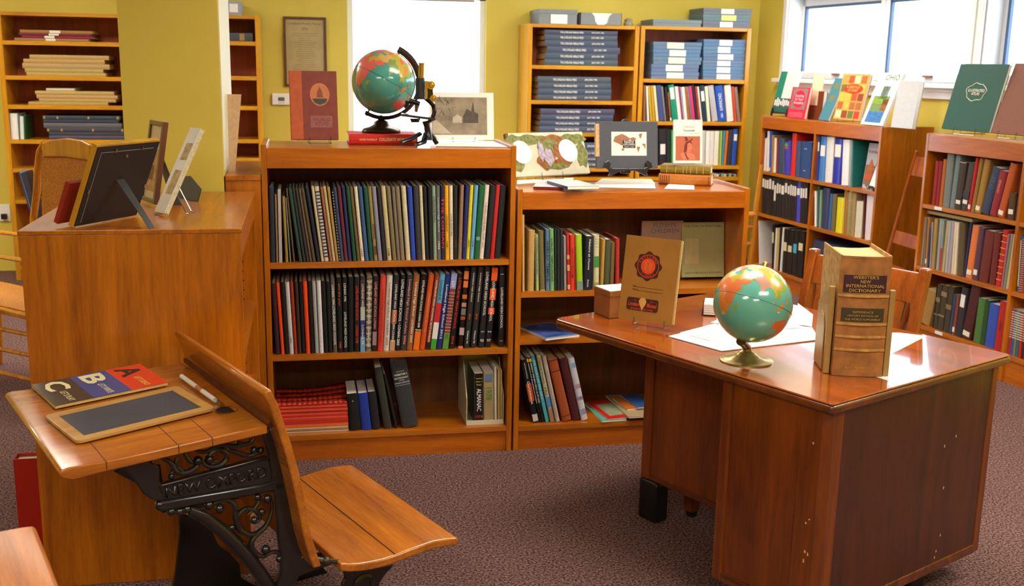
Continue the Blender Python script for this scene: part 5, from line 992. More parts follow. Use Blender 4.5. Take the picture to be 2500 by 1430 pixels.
for s, z, ln in (('REFERENCE', .54, .4), ('HISTORY EDITION OF', .51, .6), ('THE WORLD SUPPLEMENT', .48, .7)): text(s, 'title', g, GOLD, frameM((w*.5, -.0050, Hd*z), (1, 0, 0), (0, 0, 1)), length=w*ln, height=Hd*.016)
text('G. & C. MERRIAM CO.', 'title', g, GOLD, frameM((w*.5, -.0035, Hd*.075), (1, 0, 0), (0, 0, 1)), length=w*.5, height=Hd*.014)
BE = plain((176, 142, 84), .4, metal=.3, name='tan_enamelled_metal', var=.06)
n_ = Vector((-math.sin(ya), math.cos(ya), 0)); u_ = Vector((math.cos(ya), math.sin(ya), 0))
e1 = onz(2016, 903, DH); hE = onP(2031, 693, e1, ya).z-DH; e0 = onz(1988, 900, DH)
we = (e1-e0).dot(u_)
fo = (e1-d1).dot(n_)
g = thing('bookend', 'tan bookend with an arched face at the left of the dictionary', 'bookend', d1+u_*(-we-.004)+n_*min(fo, .02)+Vector((0, 0, .001)), ya, 'bookends holding the dictionary')
def bookend(g, we, hE, side):
    bx(we*.45, we, 0, .012, 0, hE).build('front_edge', BE, g, bevel=.002) if side < 0 else bx(0, we*.55, 0, .012, 0, hE).build('front_edge', BE, g, bevel=.002)
    a, b_ = (we*.55, we*.95) if side < 0 else (0.02*we, we*.45)
    MB().prism([(.0125, 0), (.15, 0), (.15, hE*.72), (.0125, hE)], a, b_, 'x').build('upright', BE, g, bevel=.003)
    xa = a-.004 if side < 0 else b_
    MB().prism([(.03, .004), (.135, .004)]+[(.0825+.0525*math.cos(PI*k/14), hE*.38+hE*.28*math.sin(PI*k/14)) for k in range(15)], xa, xa+.004, 'x').build('arch_relief', BE, g, bevel=.001)
bookend(g, we, hE, -1)
g = thing('bookend', 'tan bookend at the right of the dictionary over white papers', 'bookend', d2+u_*.0035+n_*.012+Vector((0, 0, .001)), ya, 'bookends holding the dictionary')
bookend(g, .03, hE*.98, 1)
# papers
def sheet(name, label, cat, pts, z, mat=WHITE, th=.0008, group=None, lines=0):
    P = [onz(x, y, z) for x, y in pts]; c = sum(P, Vector())/len(P)
    r = thing(name, label, cat, (c.x, c.y, z), 0, group)
    MB().prism([(p.x-c.x, p.y-c.y) for p in P], 0, th).build('sheet', mat, r)
    if lines:
        e = P[1]-P[0]; L_ = e.length; e.normalize(); f = (P[-1]-P[0]); D_ = f.length; f.normalize(); rr = random.Random(len(label)); mb = MB()
        for k in range(lines):
            t = .12+.7*k/lines; a = P[0]-c+f*D_*t+e*L_*rr.uniform(.08, .2); b2 = a+e*L_*rr.uniform(.3, .6); m_ = f*.003
            mb.add([(a.x, a.y, th+.0002), (b2.x, b2.y, th+.0002), ((b2+m_).x, (b2+m_).y, th+.0002), ((a+m_).x, (a+m_).y, th+.0002)], [(0, 1, 2, 3)])
        mb.build('printed_lines', INK['n'], r)
    return r
z = DH+.0012
sheet('paper_stack', 'large loose white papers spread behind the small globe on desk', 'papers', ((1632, 822), (1762, 858), (2000, 830), (1976, 790), (1760, 792)), z, th=.003, lines=7)
sheet('paper', 'white sheet lying across the left part of the spread papers', 'paper', ((1660, 812), (1772, 842), (1850, 815), (1745, 790)), z+.0034, lines=5)
sheet('paper', 'white sheet with a printed column right behind the globe', 'paper', ((1790, 812), (1955, 800), (1951, 748), (1810, 770)), z+.0044, lines=6)
sheet('paper', 'white sheet under the dictionary at the right, corner over the desk', 'paper', ((2170, 930), (2180, 862), (2262, 820), (2195, 812), (2075, 812), (2080, 900)), z-.001, th=.0006, lines=4)
sheet('paper', 'white sheet reaching toward the right desk edge by the dictionary', 'paper', ((2100, 905), (2178, 934), (2262, 905), (2300, 830), (2190, 815)), z-.0018, th=.0004)
g = thing('paper_tray', 'stack of white envelopes in a clear tray near the far desk edge', 'tray', (0, 0, 0))
a, b_ = onz(1713, 771, DH), onz(1790, 776, DH); an = math.atan2((b_-a).y, (b_-a).x); g.location = (a.x, a.y, DH+.001); g.rotation_euler = (0, 0, an); l = (b_-a).length
MB().box(0, l, 0, .12, 0, .003).box(0, .003, 0, .12, 0, .03).box(l-.003, l, 0, .12, 0, .03).box(0, l, .117, .12, 0, .03).build('tray', ACRYL, g)
for k in range(5): bx(.006, l-.006, .004, .112, .004+k*.008, .0105+k*.008).build('envelope_bundle', WHITE, g)
sheet('paper', 'small folded white card on the desk left of the globe', 'paper', ((1735, 787), (1752, 790), (1775, 782), (1755, 779)), z+.0034)
sheet('paper', 'white sheet at the far right desk edge beside the chair', 'paper', ((1945, 792), (1982, 797), (1985, 768), (1948, 740)), z+.006)
# ------------------------------------------------------------ antique school desk
aS = math.radians(23.5)
Sd = Case(-.535, 2.36, aS, .472, .65)
ts_ = thing('school_desk', 'antique school desk with black iron scrollwork sides and attached folding seat', 'school desk', tuple(Sd.o), aS)
def zt_(x): return .73+.02*x/.472
sec = [(.0, .712), (-.006, .718), (-.008, .724), (-.004, .732), (.01, .7355), (.05, .7345), (.09, zt_(.09)), (.472, .75), (.472, .729), (.08, .709), (.02, .704)]
MB().prism(sec, 0, .66, 'y').build('desktop', DSKX, ts_, bevel=.003, smooth=True, ang=30)
SEAM = plain((70, 34, 10), .8, name='dark_joint', var=.1)
mb = MB()
for x in (.092, .255, .335): mb.add([(x-.0009, -.0003, zt_(x)+.0003), (x+.0009, -.0003, zt_(x)+.0003), (x+.0009, .655, zt_(x)+.0003), (x-.0009, .655, zt_(x)+.0003)], [(0, 1, 2, 3)]).box(x-.0009, x+.0009, -.0004, .0004, zt_(x)-.02, zt_(x))
o = mb.build('board_joints', SEAM, ts_); o['kind'] = 'stuff'
q = onz(553, 1001, .748); q = (q-Sd.o); ix, iy = q.dot(Sd.d), q.dot(Sd.n)
MB().lathe([(.026, 0), (.0285, 0), (.0285, .0012), (.026, .0012), (.026, 0)], 32, (ix, iy, zt_(ix))).build('inkwell_rim', plain((96, 50, 14), .4, name='worn_rim', var=.1), ts_, smooth=True)
MB().lathe([(.0001, .0006), (.026, .0006)], 32, (ix, iy, zt_(ix))).build('inkwell_shade_disc', plain((26, 16, 10), .8, name='painted_hole_shade', var=.1), ts_)  # flat dark disc paints the shade of the open inkwell hole
# back board of the attached seat
def L(px, py, v): return Sd.hit(px, py, v)
bp_ = [L(*p, -.012) for p in ((655, 962), (668, 985), (690, 1050), (703, 1090), (722, 1160), (737, 1230), (745, 1270), (752, 1310), (765, 1355), (776, 1385))]
print('backboard', [(round(a, 3), round(b, 3)) for a, b in bp_])
th = .011
lf = [(a-th, b) for a, b in bp_]; rg = [(a+th, b) for a, b in bp_]
rnd = [(bp_[0][0]-th*.6, bp_[0][1]+.008), (bp_[0][0]+th*.3, bp_[0][1]+.011), (bp_[0][0]+th*.9, bp_[0][1]+.006)]
MB().prism(rg[::-1]+rnd[::-1]+lf, -.012, .685, 'y').build('backrest', DSKY, ts_, bevel=.004, smooth=True, ang=40)
MB().box(.474, .482, .01, .65, .752, .764).build('ledge_strip', plain((96, 48, 14), .6, name='rough_strip', var=.3, scale=30), ts_)
# seat
yS = -.015
sp = [L(640+x/3.763, 1050+y/3.763, yS) for x, y in ((722, 1222), (800, 1228), (900, 1224), (1010, 1207), (1120, 1182), (1230, 1146), (1400, 1080), (1580, 1018), (1700, 996), (1790, 985))]
print('seat', [(round(a, 3), round(b, 3)) for a, b in sp])
un = [(a, b-.024) for a, b in sp]
MB().prism(sp+[(sp[-1][0]+.010, sp[-1][1]-.012)]+un[::-1], yS, yS+.655, 'y').build('seat', DSKY, ts_, bevel=.005, smooth=True, ang=40)
sj = sp[5]; MB().box(sj[0]-.001, sj[0]+.001, yS+.005, yS+.65, sj[1]-.012, sj[1]+.0018).build('seat_joint', SEAM, ts_)
# near iron side, drawn in its own plane
yI = .055
def I(x, y): return L(280+x/2.137, 1040+y/2.137, yI)
def plate(pts, th_, name, y=yI, mat=IRON, bev=.003, par=None): return MB().prism(pts, y, y+th_, 'y').build(name, mat, par or ts_, bevel=bev, smooth=True, ang=35)
near = plate([I(*p) for p in ((-10, 205), (150, 165), (235, 215), (236, 320), (262, 372), (240, 392), (196, 384), (150, 354), (112, 298), (66, 242), (-10, 224))], .012, 'side_bracket')
plate([I(*p) for p in ((240, 305), (800, 158), (800, 175), (240, 322))], .018, 'upper_rail', bev=.004); plate([I(*p) for p in ((216, 408), (245, 392), (880, 284), (905, 322), (880, 335), (240, 452), (216, 436))], .022, 'lower_rail', bev=.007)
plate([I(*p) for p in ((245, 315), (800, 170), (880, 290), (248, 398))], .006, 'name_plate', y=yI+.008, bev=.001)
A0, A1 = I(262, 352), I(806, 240)
ang = math.atan2(A1[1]-A0[1], A1[0]-A0[0]); cxn, czn = (A0[0]+A1[0])/2, (A0[1]+A1[1])/2
t = text('NEW OXFORD', 'raised_lettering', ts_, IRON, frameM((cxn, yI+.0078, czn), (math.cos(ang), 0, math.sin(ang)), (-math.sin(ang), 0, math.cos(ang))), length=math.hypot(A1[0]-A0[0], A1[1]-A0[1])*.97, height=.028, off=.008)
sm = t.modifiers.new('solid', 'SOLIDIFY'); sm.thickness = .007; sm.offset = 0
post = [I(*p) for p in ((770, 30), (826, 8), (852, 90), (880, 200), (900, 330), (938, 480), (972, 620), (984, 715), (960, 800), (925, 845))]; pf = post[-1]
pl = [I(*p) for p in ((845, 845), (870, 770), (870, 690), (852, 560), (838, 400), (828, 300), (806, 150))]
ft = [(pf[0]+.03, .05), (pf[0]+.075, .02), (pf[0]+.08, 0), (pl[0][0]-.14, 0), (pl[0][0]-.13, .02), (pl[0][0]-.04, .08)]
plate(post+ft+pl, .02, 'iron_post', bev=.005)
lg = [I(*p) for p in ((395, 447), (470, 478), (560, 545), (640, 620), (710, 700), (770, 780), (815, 850))]
e = lg[-1]; lg += [(e[0]+.02, e[1]-.06), (e[0]+.02, max(.0, e[1]-.15))]
MB().tube([(a, yI+.012, b) for a, b in lg], [.012, .016, .018, .019, .019, .019, .018, .02, .022], 12).build('curved_leg', IRON, ts_, smooth=True)
def scroll(pts, r, balls=(), name='scrollwork', y=yI+.010, f=I):
    n = 6; P = [Vector((f(*p)[0], y, f(*p)[1])) for p in pts]; out = []
    for i in range(len(P)-1):
        p0, p1, p2, p3 = P[max(i-1, 0)], P[i], P[i+1], P[min(i+2, len(P)-1)]
        for k in range(n):
            t = k/n; out.append(.5*((2*p1)+(-p0+p2)*t+(2*p0-5*p1+4*p2-p3)*t*t+(-p0+3*p1-3*p2+p3)*t*t*t))
    out.append(P[-1]); mb = MB(); m = len(out)
    mb.tube(out, [r*(.45+.55*math.sin(PI*min(1, .12+.88*i/(m-1)))) for i in range(m)], 8)
    for (bx_, by_) in balls: q = f(bx_, by_); mb.sphere((q[0], y, q[1]), r*1.55, 12, 8)
    return mb.build(name, IRON, ts_, smooth=True)
R1 = .0078
scroll([(495, 425), (560, 396), (606, 396), (636, 430), (640, 490), (662, 545), (712, 572), (770, 556), (812, 500), (828, 430), (820, 380)], R1, [(555, 437), (500, 418), (803, 385)])
scroll([(652, 520), (654, 470), (690, 438), (738, 446), (766, 480), (752, 505), (735, 497)], R1*.85, [(735, 497), (775, 455)])
scroll([(700, 470), (740, 430), (760, 395), (745, 372)], R1*.8, [(752, 377)])
scroll([(830, 440), (800, 520), (750, 570), (722, 610), (728, 650), (762, 684), (800, 680), (806, 655)], R1, [(795, 650)])
scroll([(800, 682), (830, 664), (862, 668), (880, 690), (866, 706)], R1*.8, [(866, 700)])
scroll([(625, 560), (608, 540), (625, 528), (642, 545)], R1*.7, [(620, 536)])
scroll([(250, 170), (300, 200), (330, 245), (380, 248), (430, 222), (445, 190), (425, 180)], R1, [(440, 186)])
scroll([(330, 170), (330, 215), (370, 245)], R1*.8); scroll([(370, 145), (395, 185), (430, 205)], R1*.8)
scroll([(455, 180), (490, 215), (545, 214), (585, 185), (590, 150), (560, 130), (520, 140), (500, 165), (520, 190), (548, 182)], R1, [(500, 180)])
scroll([(420, 130), (480, 140), (560, 105), (640, 112), (700, 100), (722, 75)], R1*.8); scroll([(600, 130), (650, 145), (700, 160), (745, 150), (775, 135)], R1*.8, [(732, 130), (768, 132)])
scroll([(640, 90), (690, 100), (720, 88), (735, 60)], R1*.7); scroll([(210, 185), (190, 230), (165, 260), (190, 290), (215, 265)], R1*.9)
scroll([(228, 330), (205, 322), (182, 340), (190, 368), (214, 366), (216, 348)], R1*.8, [(206, 350)]); scroll([(295, 262), (310, 245), (330, 250)], R1*.7, [(300, 268)])
scroll([(280, 440), (320, 455), (360, 445), (400, 436), (440, 440), (480, 430)], R1*.9, [(300, 452), (345, 452), (385, 440)])
# far iron side
yF = .585
def Fi(x, y): return L(280+x/2.137, 1040+y/2.137, yF)
fp = [Fi(*p) for p in ((310, 300), (900, 300), (880, 640), (700, 690), (600, 662), (545, 622), (515, 560), (524, 460))]
a, b_ = Fi(600, 662), Fi(310, 833)
far = plate([Fi(335, 470), Fi(340, 560), Fi(330, 660), Fi(318, 770), (b_[0]-.01, .06), (b_[0]-.04, 0), (b_[0]+.28, 0), (Fi(660, 760)[0], Fi(660, 760)[1]-.02), Fi(655, 720), Fi(600, 662), Fi(545, 622), Fi(515, 560), Fi(524, 462)], .016, 'far_leg', y=yF)
plate([Fi(*p) for p in ((215, 405), (880, 285), (900, 335), (250, 455))], .018, 'far_rail', y=yF); plate([Fi(*p) for p in ((300, 300), (800, 170), (830, 300), (330, 400))], .008, 'far_name_plate', y=yF+.005)
fpst = [Fi(*p) for p in ((790, 60), (830, 50), (880, 240), (930, 480), (960, 680))]
plate(fpst+[(fpst[-1][0]+.03, .1), (fpst[-1][0]+.1, 0), (fpst[-1][0]-.06, 0), (fpst[-1][0]-.03, .12)]+[Fi(870, 690), Fi(838, 400)], .018, 'far_post', y=yF)
plate([Fi(*p) for p in ((-10, 235), (240, 200), (262, 372), (196, 384), (112, 298))], .012, 'far_bracket', y=yF)
# seat pedestal bracket
S2 = lambda x, y: L(640+x/3.763, 1050+y/3.763, .16)
sb = [S2(*p) for p in ((752, 1290), (1215, 1236), (1130, 1330), (1085, 1400), (1070, 1470))]; e = sb[-1]
plate(sb+[(e[0]+.01, .10), (e[0]+.05, 0), (e[0]-.13, 0), (e[0]-.10, .10)]+[S2(745, 1430), S2(775, 1360)], .018, 'seat_bracket', y=.16)
q = S2(935, 1425); MB().lathe([(.02, 0), (.028, .003), (.036, 0)], 24).build('hinge_ring', IRON, ts_, smooth=True).matrix_local = Matrix.Translation((q[0], .158, q[1])) @ Matrix.Rotation(PI/2, 4, 'X')
q = L(640+590/3.763, 1050+1200/3.763, .0); MB().sphere((q[0], 0.0, q[1]), .011, 12, 8).tube([(q[0], 0, q[1]), (q[0]-.04, .02, q[1]+.01)], .007, 8).tube([(q[0], 0, q[1]), (sp[1][0]+.03, .03, sp[1][1]-.022)], .007, 8).build('hinge_bolt', plain((70, 66, 50), .4, metal=.6, name='old_bolt', var=.2), ts_, smooth=True)
plate([(bp_[-1][0]-.03, bp_[-1][1]+.0), (bp_[-1][0]+.02, bp_[-1][1]-.035), (sp[4][0], sp[4][1]-.027), (sp[4][0], sp[4][1]-.045), (bp_[-1][0], bp_[-1][1]-.09), (bp_[-1][0]-.04, bp_[-1][1]-.06)], .016, 'seat_hinge_arm', y=.13)
# things on the school desk
def onboard(name, label, cat, bl, br, tl, dz, group=None):
    """flat thing on the sloping desktop from three photo corners (near-left, near-right, far-left)"""
    nrm = Matrix.Rotation(aS, 3, 'Z') @ Vector((-.02/.472, 0, 1)).normalized(); p0 = Sd.pt(0, 0, .73)+nrm*dz
    P0, P1, P2 = on3(*bl, p0, nrm), on3(*br, p0, nrm), on3(*tl, p0, nrm)
    x = (P1-P0); w = x.length; x.normalize(); y = nrm.cross(x); d = (P2-P0).dot(y)
    r = thing(name, label, cat, P0, 0, group); r.rotation_euler = Matrix(((x.x, y.x, nrm.x), (x.y, y.y, nrm.y), (x.z, y.z, nrm.z))).to_euler(); return r, w, d
r, w, d = onboard('primer_book', 'ABC learning book in red, blue and black on the school desk', 'book', (135, 998), (411, 940), (88, 944), .0045)
print('abc', w, d)
bx(.001, w-.001, .001, d-.001, .0008, .0075).build('page_block', OLDPAPER, r); MB().box(0, w, 0, d, 0, .0008).build('back_cover', plain((190, 150, 60), .6, name='mustard_board', var=.1), r)
cols = [((58, 56, 46), 'charcoal', 'C', (226, 220, 170), "LET'S PLAY", (226, 220, 170)), ((52, 74, 140), 'blue', 'B', (226, 220, 170), "LET'S WRITE", (226, 220, 170)), ((216, 60, 26), 'red', 'A', (40, 26, 24), "LET'S READ", (226, 190, 90))]
for k, (c, nm, lt, lc, s, scol) in enumerate(cols):
    x0, x1 = w*k/3, w*(k+1)/3
    pn = bx(x0, x1, 0, d, .0075, .0086).build('cover_panel', plain(c, .3, name='cover_print', var=.04), r); pn['label'] = nm+' cover panel'
    # letters are turned so that they read from the left edge
    M = frameM((x0+(x1-x0)*.5, d*.78, .0088), (0, -1, 0), (1, 0, 0))
    M = frameM((x0+(x1-x0)*.5, d*.74, .0088), (0, -1, 0), (1, 0, 0)); text(lt, 'cover_letter', r, plain(lc, .4, name='cover_ink', var=0), M, length=d*.40, height=(x1-x0)*.62, off=.03)
    text(s, 'cover_title', r, plain(scol, .4, name='cover_ink', var=0), frameM((x0+(x1-x0)*.5, d*.27, .0088), (0, -1, 0), (1, 0, 0)), length=d*.42, height=(x1-x0)*.17, off=.01)
r, w, d = onboard('slate', 'wooden-framed writing slate lying in front of the ABC book', 'slate', (188, 1085), (527, 1002), (124, 1018), .0045)
print('slate', w, d)
FRM = wood('pale_slate_frame', (150, 104, 48), (200, 156, 84), 'x', rough=.5, coat=.1); t = .026
fr_ = MB()
def rrect(x0, x1, y0, y1, r_, n=6):
    o = []
    for (cx, cy, a0) in ((x1-r_, y0+r_, -PI/2), (x1-r_, y1-r_, 0), (x0+r_, y1-r_, PI/2), (x0+r_, y0+r_, PI)): o += [(cx+r_*math.cos(a0+PI/2*k/n), cy+r_*math.sin(a0+PI/2*k/n)) for k in range(n+1)]
    return o
oo, ii = rrect(0, w, 0, d, .014), rrect(t, w-t, t, d-t, .001); n = len(oo)
for z0 in (0,): fr_.add([(a, b, 0) for a, b in oo]+[(a, b, .009) for a, b in oo]+[(a, b, 0) for a, b in ii]+[(a, b, .009) for a, b in ii], [f for i in range(n) for f in ((i, (i+1) % n, n+(i+1) % n, n+i), (n+i, n+(i+1) % n, 3*n+(i+1) % n, 3*n+i), (3*n+i, 3*n+(i+1) % n, 2*n+(i+1) % n, 2*n+i), (2*n+i, 2*n+(i+1) % n, (i+1) % n, i))])
fr_.build('frame', FRM, r, bevel=.0015); bx(t-.004, w-t+.004, t-.004, d-t+.004, .001, .0062).build('slate_panel', plain((62, 68, 78), .5, name='chalky_slate', var=.12, scale=9), r)
a = onz(440, 916, .758); b_ = onz(543, 988, .760); an = math.atan2((b_-a).y, (b_-a).x); ln = (b_-a).length
g = thing('chalk_pens', 'white pencil with a clear sleeve lying by the inkwell', 'pencil', (a.x, a.y, .7585), an)
g.rotation_euler = (0, 0, an)
for x0, x1, m, nm in ((.0, .012, BLACK, 'black_tip'), (.012, ln*.42, WHITE, 'white_barrel'), (ln*.42, ln*.55, plain((190, 120, 90), .3, name='amber_sleeve', var=.05), 'amber_sleeve'), (ln*.55, ln*.84, WHITE, 'white_barrel'), (ln*.84, ln, ACRYL, 'clear_cap')):
    MB().tube([(x0, 0, 0), (x1, 0, .0)], [.002 if nm == 'black_tip' else .0065, .0065], 12).build(nm, m, g, smooth=True)
g['label'] = 'white chalk holder with black tip lying beside the inkwell on the school desk'
# second school desk edge at the lower left corner
a1, a2, a3 = onz(0, 1281, .74), onz(85, 1292, .74), onz(140, 1432, .74)
e = (a3-a2).normalized(); an = math.atan2(e.y, e.x)
g = thing('school_bench', 'worn wooden school seat cut off by the lower left corner', 'bench', (a2.x, a2.y, 0), an)
prof = [(0, .74), (-.02, .742), (-.06, .742), (-.12, .738), (-.25, .73), (-.40, .73), (-.40, .70), (-.05, .706), (-.0, .715), (.006, .728)]
MB().prism([(y, z) for y, z in prof], -.02, .55, 'x').build('seat_board', wood('dull_maple', (142, 74, 14), (196, 118, 30), 'x', rough=.5, coat=.12), g, bevel=.004, smooth=True, ang=40)
for x in (.12, .46): MB().prism([(-.30, 0), (-.10, 0), (-.14, .03), (-.17, .3), (-.10, .66), (-.06, .704), (-.34, .70), (-.28, .64), (-.23, .3), (-.26, .03)], x, x+.02, 'x').build('iron_leg', IRON, g, bevel=.003)
# red binder on the floor beside the low case
b1 = onz(112, 1341, 0); b1 = Vector((b1.x, b1.y, 0))
zT = onP(20, 1122, onz(46, 1341, 0), 0).z
g = thing('binder', 'big red binder standing on the carpet beside the low bookcase', 'binder', (onz(76, 1341, 0).x-.02, onz(100, 1340, 0).y, .001)); hR = .38
e0, e1 = onY(22, 1122, g.location.y), onY(112, 1335, g.location.y)
wB = -.83-e0.x; g.location.x = e0.x+.012; hR = e0.z
RB = gloss((176, 34, 22)); wB = max(.1, -.84-g.location.x)
MB().box(0, wB, 0, .003, 0, hR).box(0, wB, .057, .06, 0, hR).box(0, .003, .003, .057, 0, hR).build('cover', RB, g, bevel=.001); bx(.006, wB-.004, .005, .055, .004, hR-.012).build('page_block', PAPER, g)
print('binder', wB, hR)
# ------------------------------------------------------------ on the middle bookcase
zA = 1.289
r, w, h = lean2('book', 'maroon world atlas standing on a clear stand on middle bookcase', 'book', (725, 345), (827, 342), (708, 172), 4.43, .1, .14, zA+.008, .028)
MR = plain((122, 44, 30), .5, name='maroon_leather', var=.12, scale=30, bump=.3); TANL = plain((176, 78, 30), .5, name='tan_leather_spine', var=.15, scale=40)
hardback(r, w, h, .028, None, MR, OLDPAPER); bx(-.022, .028, -.0008, .02, 0, h).build('spine_leather', TANL, r, bevel=.003)
MB().prism([(w*.58+w*.235*math.cos(2*PI*k/40), h*.66+h*.165*math.sin(2*PI*k/40)) for k in range(40)], -.0008, 0, 'y').build('oval_emblem', plain((190, 112, 66), .5, name='tan_stamp', var=.1), r)
o = r.children[-1]
MB().prism([(w*.40, h*.60), (w*.76, h*.60), (w*.72, h*.54), (w*.58, h*.505), (w*.45, h*.54)], -.0012, -.0008, 'y').build('emblem_sea', plain((52, 60, 60), .5, name='dark_stamp', var=.1), o)
MB().prism([(w*.5, h*.615), (w*.66, h*.615), (w*.64, h*.70), (w*.58, h*.77), (w*.52, h*.70)], -.0012, -.0008, 'y').build('emblem_ship', plain((130, 66, 40), .5, name='brown_stamp', var=.1), o)
bx(w*.34, w*.86, -.0006, 0, h*.18, h*.35).build('title_panel', plain((140, 82, 84), .5, name='faded_panel', var=.1), r)
text('WORLD\nATLAS', 'title', r, MR, frameM((w*.60, -.0009, h*.265), (1, 0, 0), (0, 0, 1)), length=w*.42, off=.02)
clearstand('display_stand', 'clear plastic easel holding the maroon world atlas', r, w, h, (w*.3, w*.8), th=.028, drop=r.location.z-zA)
# red atlas lying under the big globe
P0, P1 = onY(852, 350, 4.43), onY(1020, 350, 4.43); an = 0; w = (P1-P0).length; hT = onY(848, 324, 4.43).z-P0.z
g = thing('book', 'red collegiate atlas lying flat beneath the big globe', 'book', (P0.x, P0.y, zA+.0005), an); RD = cloth((196, 34, 22))
MB().box(0, w, .004, .215, 0, .003).box(0, w, .004, .215, hT-.003, hT).prism([(.006, 0), (0, hT*.15), (-.002, hT*.5), (0, hT*.85), (.006, hT)], 0, w, 'x').build('cover', RD, g, bevel=.0008)
bx(.004, w-.004, .008, .21, .0032, hT-.0032).build('page_block', PAPER, g)
GY = plain((232, 206, 150), .4, name='gilt_print', var=0)
text('RAND McNALLY', 'title', g, GY, frameM((w*.28, -.0028, hT*.5), (1, 0, 0), (0, 0, 1)), length=w*.25, height=hT*.2); text('COLLEGIATE WORLD ATLAS', 'title', g, GY, frameM((w*.71, -.0028, hT*.52), (1, 0, 0), (0, 0, 1)), length=w*.54, height=hT*.3, off=.015)
zR = zA+hT+.001
P = onY(931, 318, 4.54); P.z = zR; f_ = math.atan2(P.y-EYE.y, P.x-EYE.x); C_ = onP(937, 200, P, f_-PI/2); rad = 77.5/FPX*(C_-EYE).dot(FW)
g, b, ax, rt_, fh = globe('globe', 'large globe on a bronze arm standing on the red atlas', P, C_, rad, math.radians(28), math.radians(8), 74, SEA2, PAL2)
BR = plain((58, 40, 28), .3, metal=.7, name='dark_bronze', var=.15); k = 46/FPX*(P-EYE).dot(FW)
MB().lathe([(.001, 0), (k, 0), (k*1.03, .008), (k*.95, .016), (k*.6, .024), (k*.42, .032), (k*.36, .045), (k*.2, .052), (k*.14, .066), (.001, .066)], 36).build('base', BR, g, smooth=True, ang=50)
cc = C_-P; side = rt_*math.cos(math.radians(28))*1-Vector((0, 0, 1))*math.sin(math.radians(28)); R_ = rad*1.12; arc = []
for i in range(25):
    t = math.radians(-4+188*i/24); arc.append(cc+(-ax*math.cos(PI-t)+side*math.sin(t))*R_)
mb = MB().tube(arc, .0085, 8, flat=1.6); mb.tube([cc+ax*rad*.98, cc+ax*R_*1.02], .004, 8).tube([cc-ax*rad*.98, cc-ax*R_*1.02], .004, 8).sphere(cc+ax*R_*1.02, .008, 10, 6).sphere(cc-ax*R_*1.02, .008, 10, 6); mb.build('meridian_arm', BR, g, smooth=True)
lo = min(arc, key=lambda v: v.z); MB().tube([Vector((0, 0, .06)), lo*.5+Vector((0, 0, .06))*.5, lo], [k*.16, k*.12, .008], 10).build('neck', BR, g, smooth=True)
# microscope
q = onY(1030, 352, 4.365); q.z = zA; f_ = math.atan2(q.y-EYE.y, q.x-EYE.x)
Mc = Case(q.x, q.y, f_-PI/2, 1, 1)
g = thing('microscope', 'antique brass and black microscope beside the big globe', 'microscope', (q.x, q.y, zA), Mc.yaw)
def m_(x, y, v=0): a, z = Mc.hit(960+x/3.086, 100+y/3.086, v); return (a, v, z-zA)
BLKM = plain((26, 28, 36), .18, metal=.5, coat=.5, name='black_enamel', var=.1)
MB().tube([m_(200, 700, .03), m_(140, 735, -.01), m_(60, 765, -.04)], [.013, .012, .012], 10, flat=.7).tube([m_(250, 700, .02), m_(230, 760, -.03), m_(170, 782, -.05)], [.014, .014, .012], 10, flat=.7).tube([m_(270, 700, .02), m_(310, 740, .02), m_(330, 775, .02)], [.016, .014, .012], 10, flat=.8).build('horseshoe_foot', BLKM, g, smooth=True)
MB().tube([m_(262, 745, .01), m_(265, 700, .01), m_(255, 640, .01), m_(245, 600, .01)], [.022, .015, .013, .016], 12).build('pillar', BLKM, g, smooth=True)
MB().tube([m_(265, 600, .01), m_(298, 585, .01), m_(312, 530, .01), m_(300, 480, .01), m_(275, 450, .01), m_(250, 425, .01)], [.014, .011, .009, .010, .012, .014], 10).build('arm', BLKM, g, smooth=True)
a, b_ = m_(60, 545, 0), m_(318, 578, 0); MB().prism([(a[0], a[2]), (b_[0], b_[2]), (b_[0], b_[2]-.010), (a[0], a[2]-.010)], -.035, .045, 'y').build('stage', IRON, g, bevel=.002)
a = m_(165, 590); MB().tube([(a[0], 0, a[2]+.004), (a[0], 0, a[2]-.012)], [.022, .016], 14).build('condenser', BLKM, g, smooth=True)
MB().tube([m_(203, 440), m_(203, 278)], .0185, 20).build('body_tube', plain((60, 66, 78), .25, metal=.6, name='gunmetal', var=.08), g, smooth=True); MB().tube([m_(210, 278), m_(214, 168)], .0115, 16).tube([m_(214, 172), m_(214, 164)], .0135, 16).build('eyepiece_tube', BRASS, g, smooth=True)
a, b_ = m_(238, 440), m_(262, 300); MB().prism([(a[0], a[2]), (b_[0], a[2]), (b_[0], b_[2]), (a[0], b_[2])], -.008, .012, 'y').build('rack', BRASS, g, bevel=.002); a, b_ = m_(262, 435), m_(300, 300); MB().prism([(a[0], a[2]), (b_[0], a[2]+.01), (b_[0], b_[2]-.01), (a[0], b_[2])], -.01, .014, 'y').build('focus_block', BLKM, g, bevel=.003)
for cx_, cy_, rr_, nm in ((285, 332, .0165, 'coarse_focus_knob'), (303, 430, .013, 'fine_focus_knob')):
    a = m_(cx_, cy_); mb = MB().tube([(a[0], -.012, a[2]), (a[0], -.03, a[2])], rr_, 18).tube([(a[0], -.03, a[2]), (a[0], -.034, a[2])], [rr_*.6, rr_*.45], 14); mb.build(nm, BRASS, g, smooth=True, )
MB().tube([m_(120, 450), m_(160, 460), m_(200, 475)], [.016, .014, .012], 10, flat=.8).build('nosepiece', BLKM, g, smooth=True); MB().tube([m_(182, 470), m_(176, 505), m_(172, 535)], [.011, .008, .006], 12).build('objective', plain((120, 100, 70), .3, metal=.8, name='old_brass', var=.1), g, smooth=True)
MB().tube([m_(110, 452), m_(100, 490), m_(82, 500)], [.010, .008, .006], 12).build('objective', BLKM, g, smooth=True)
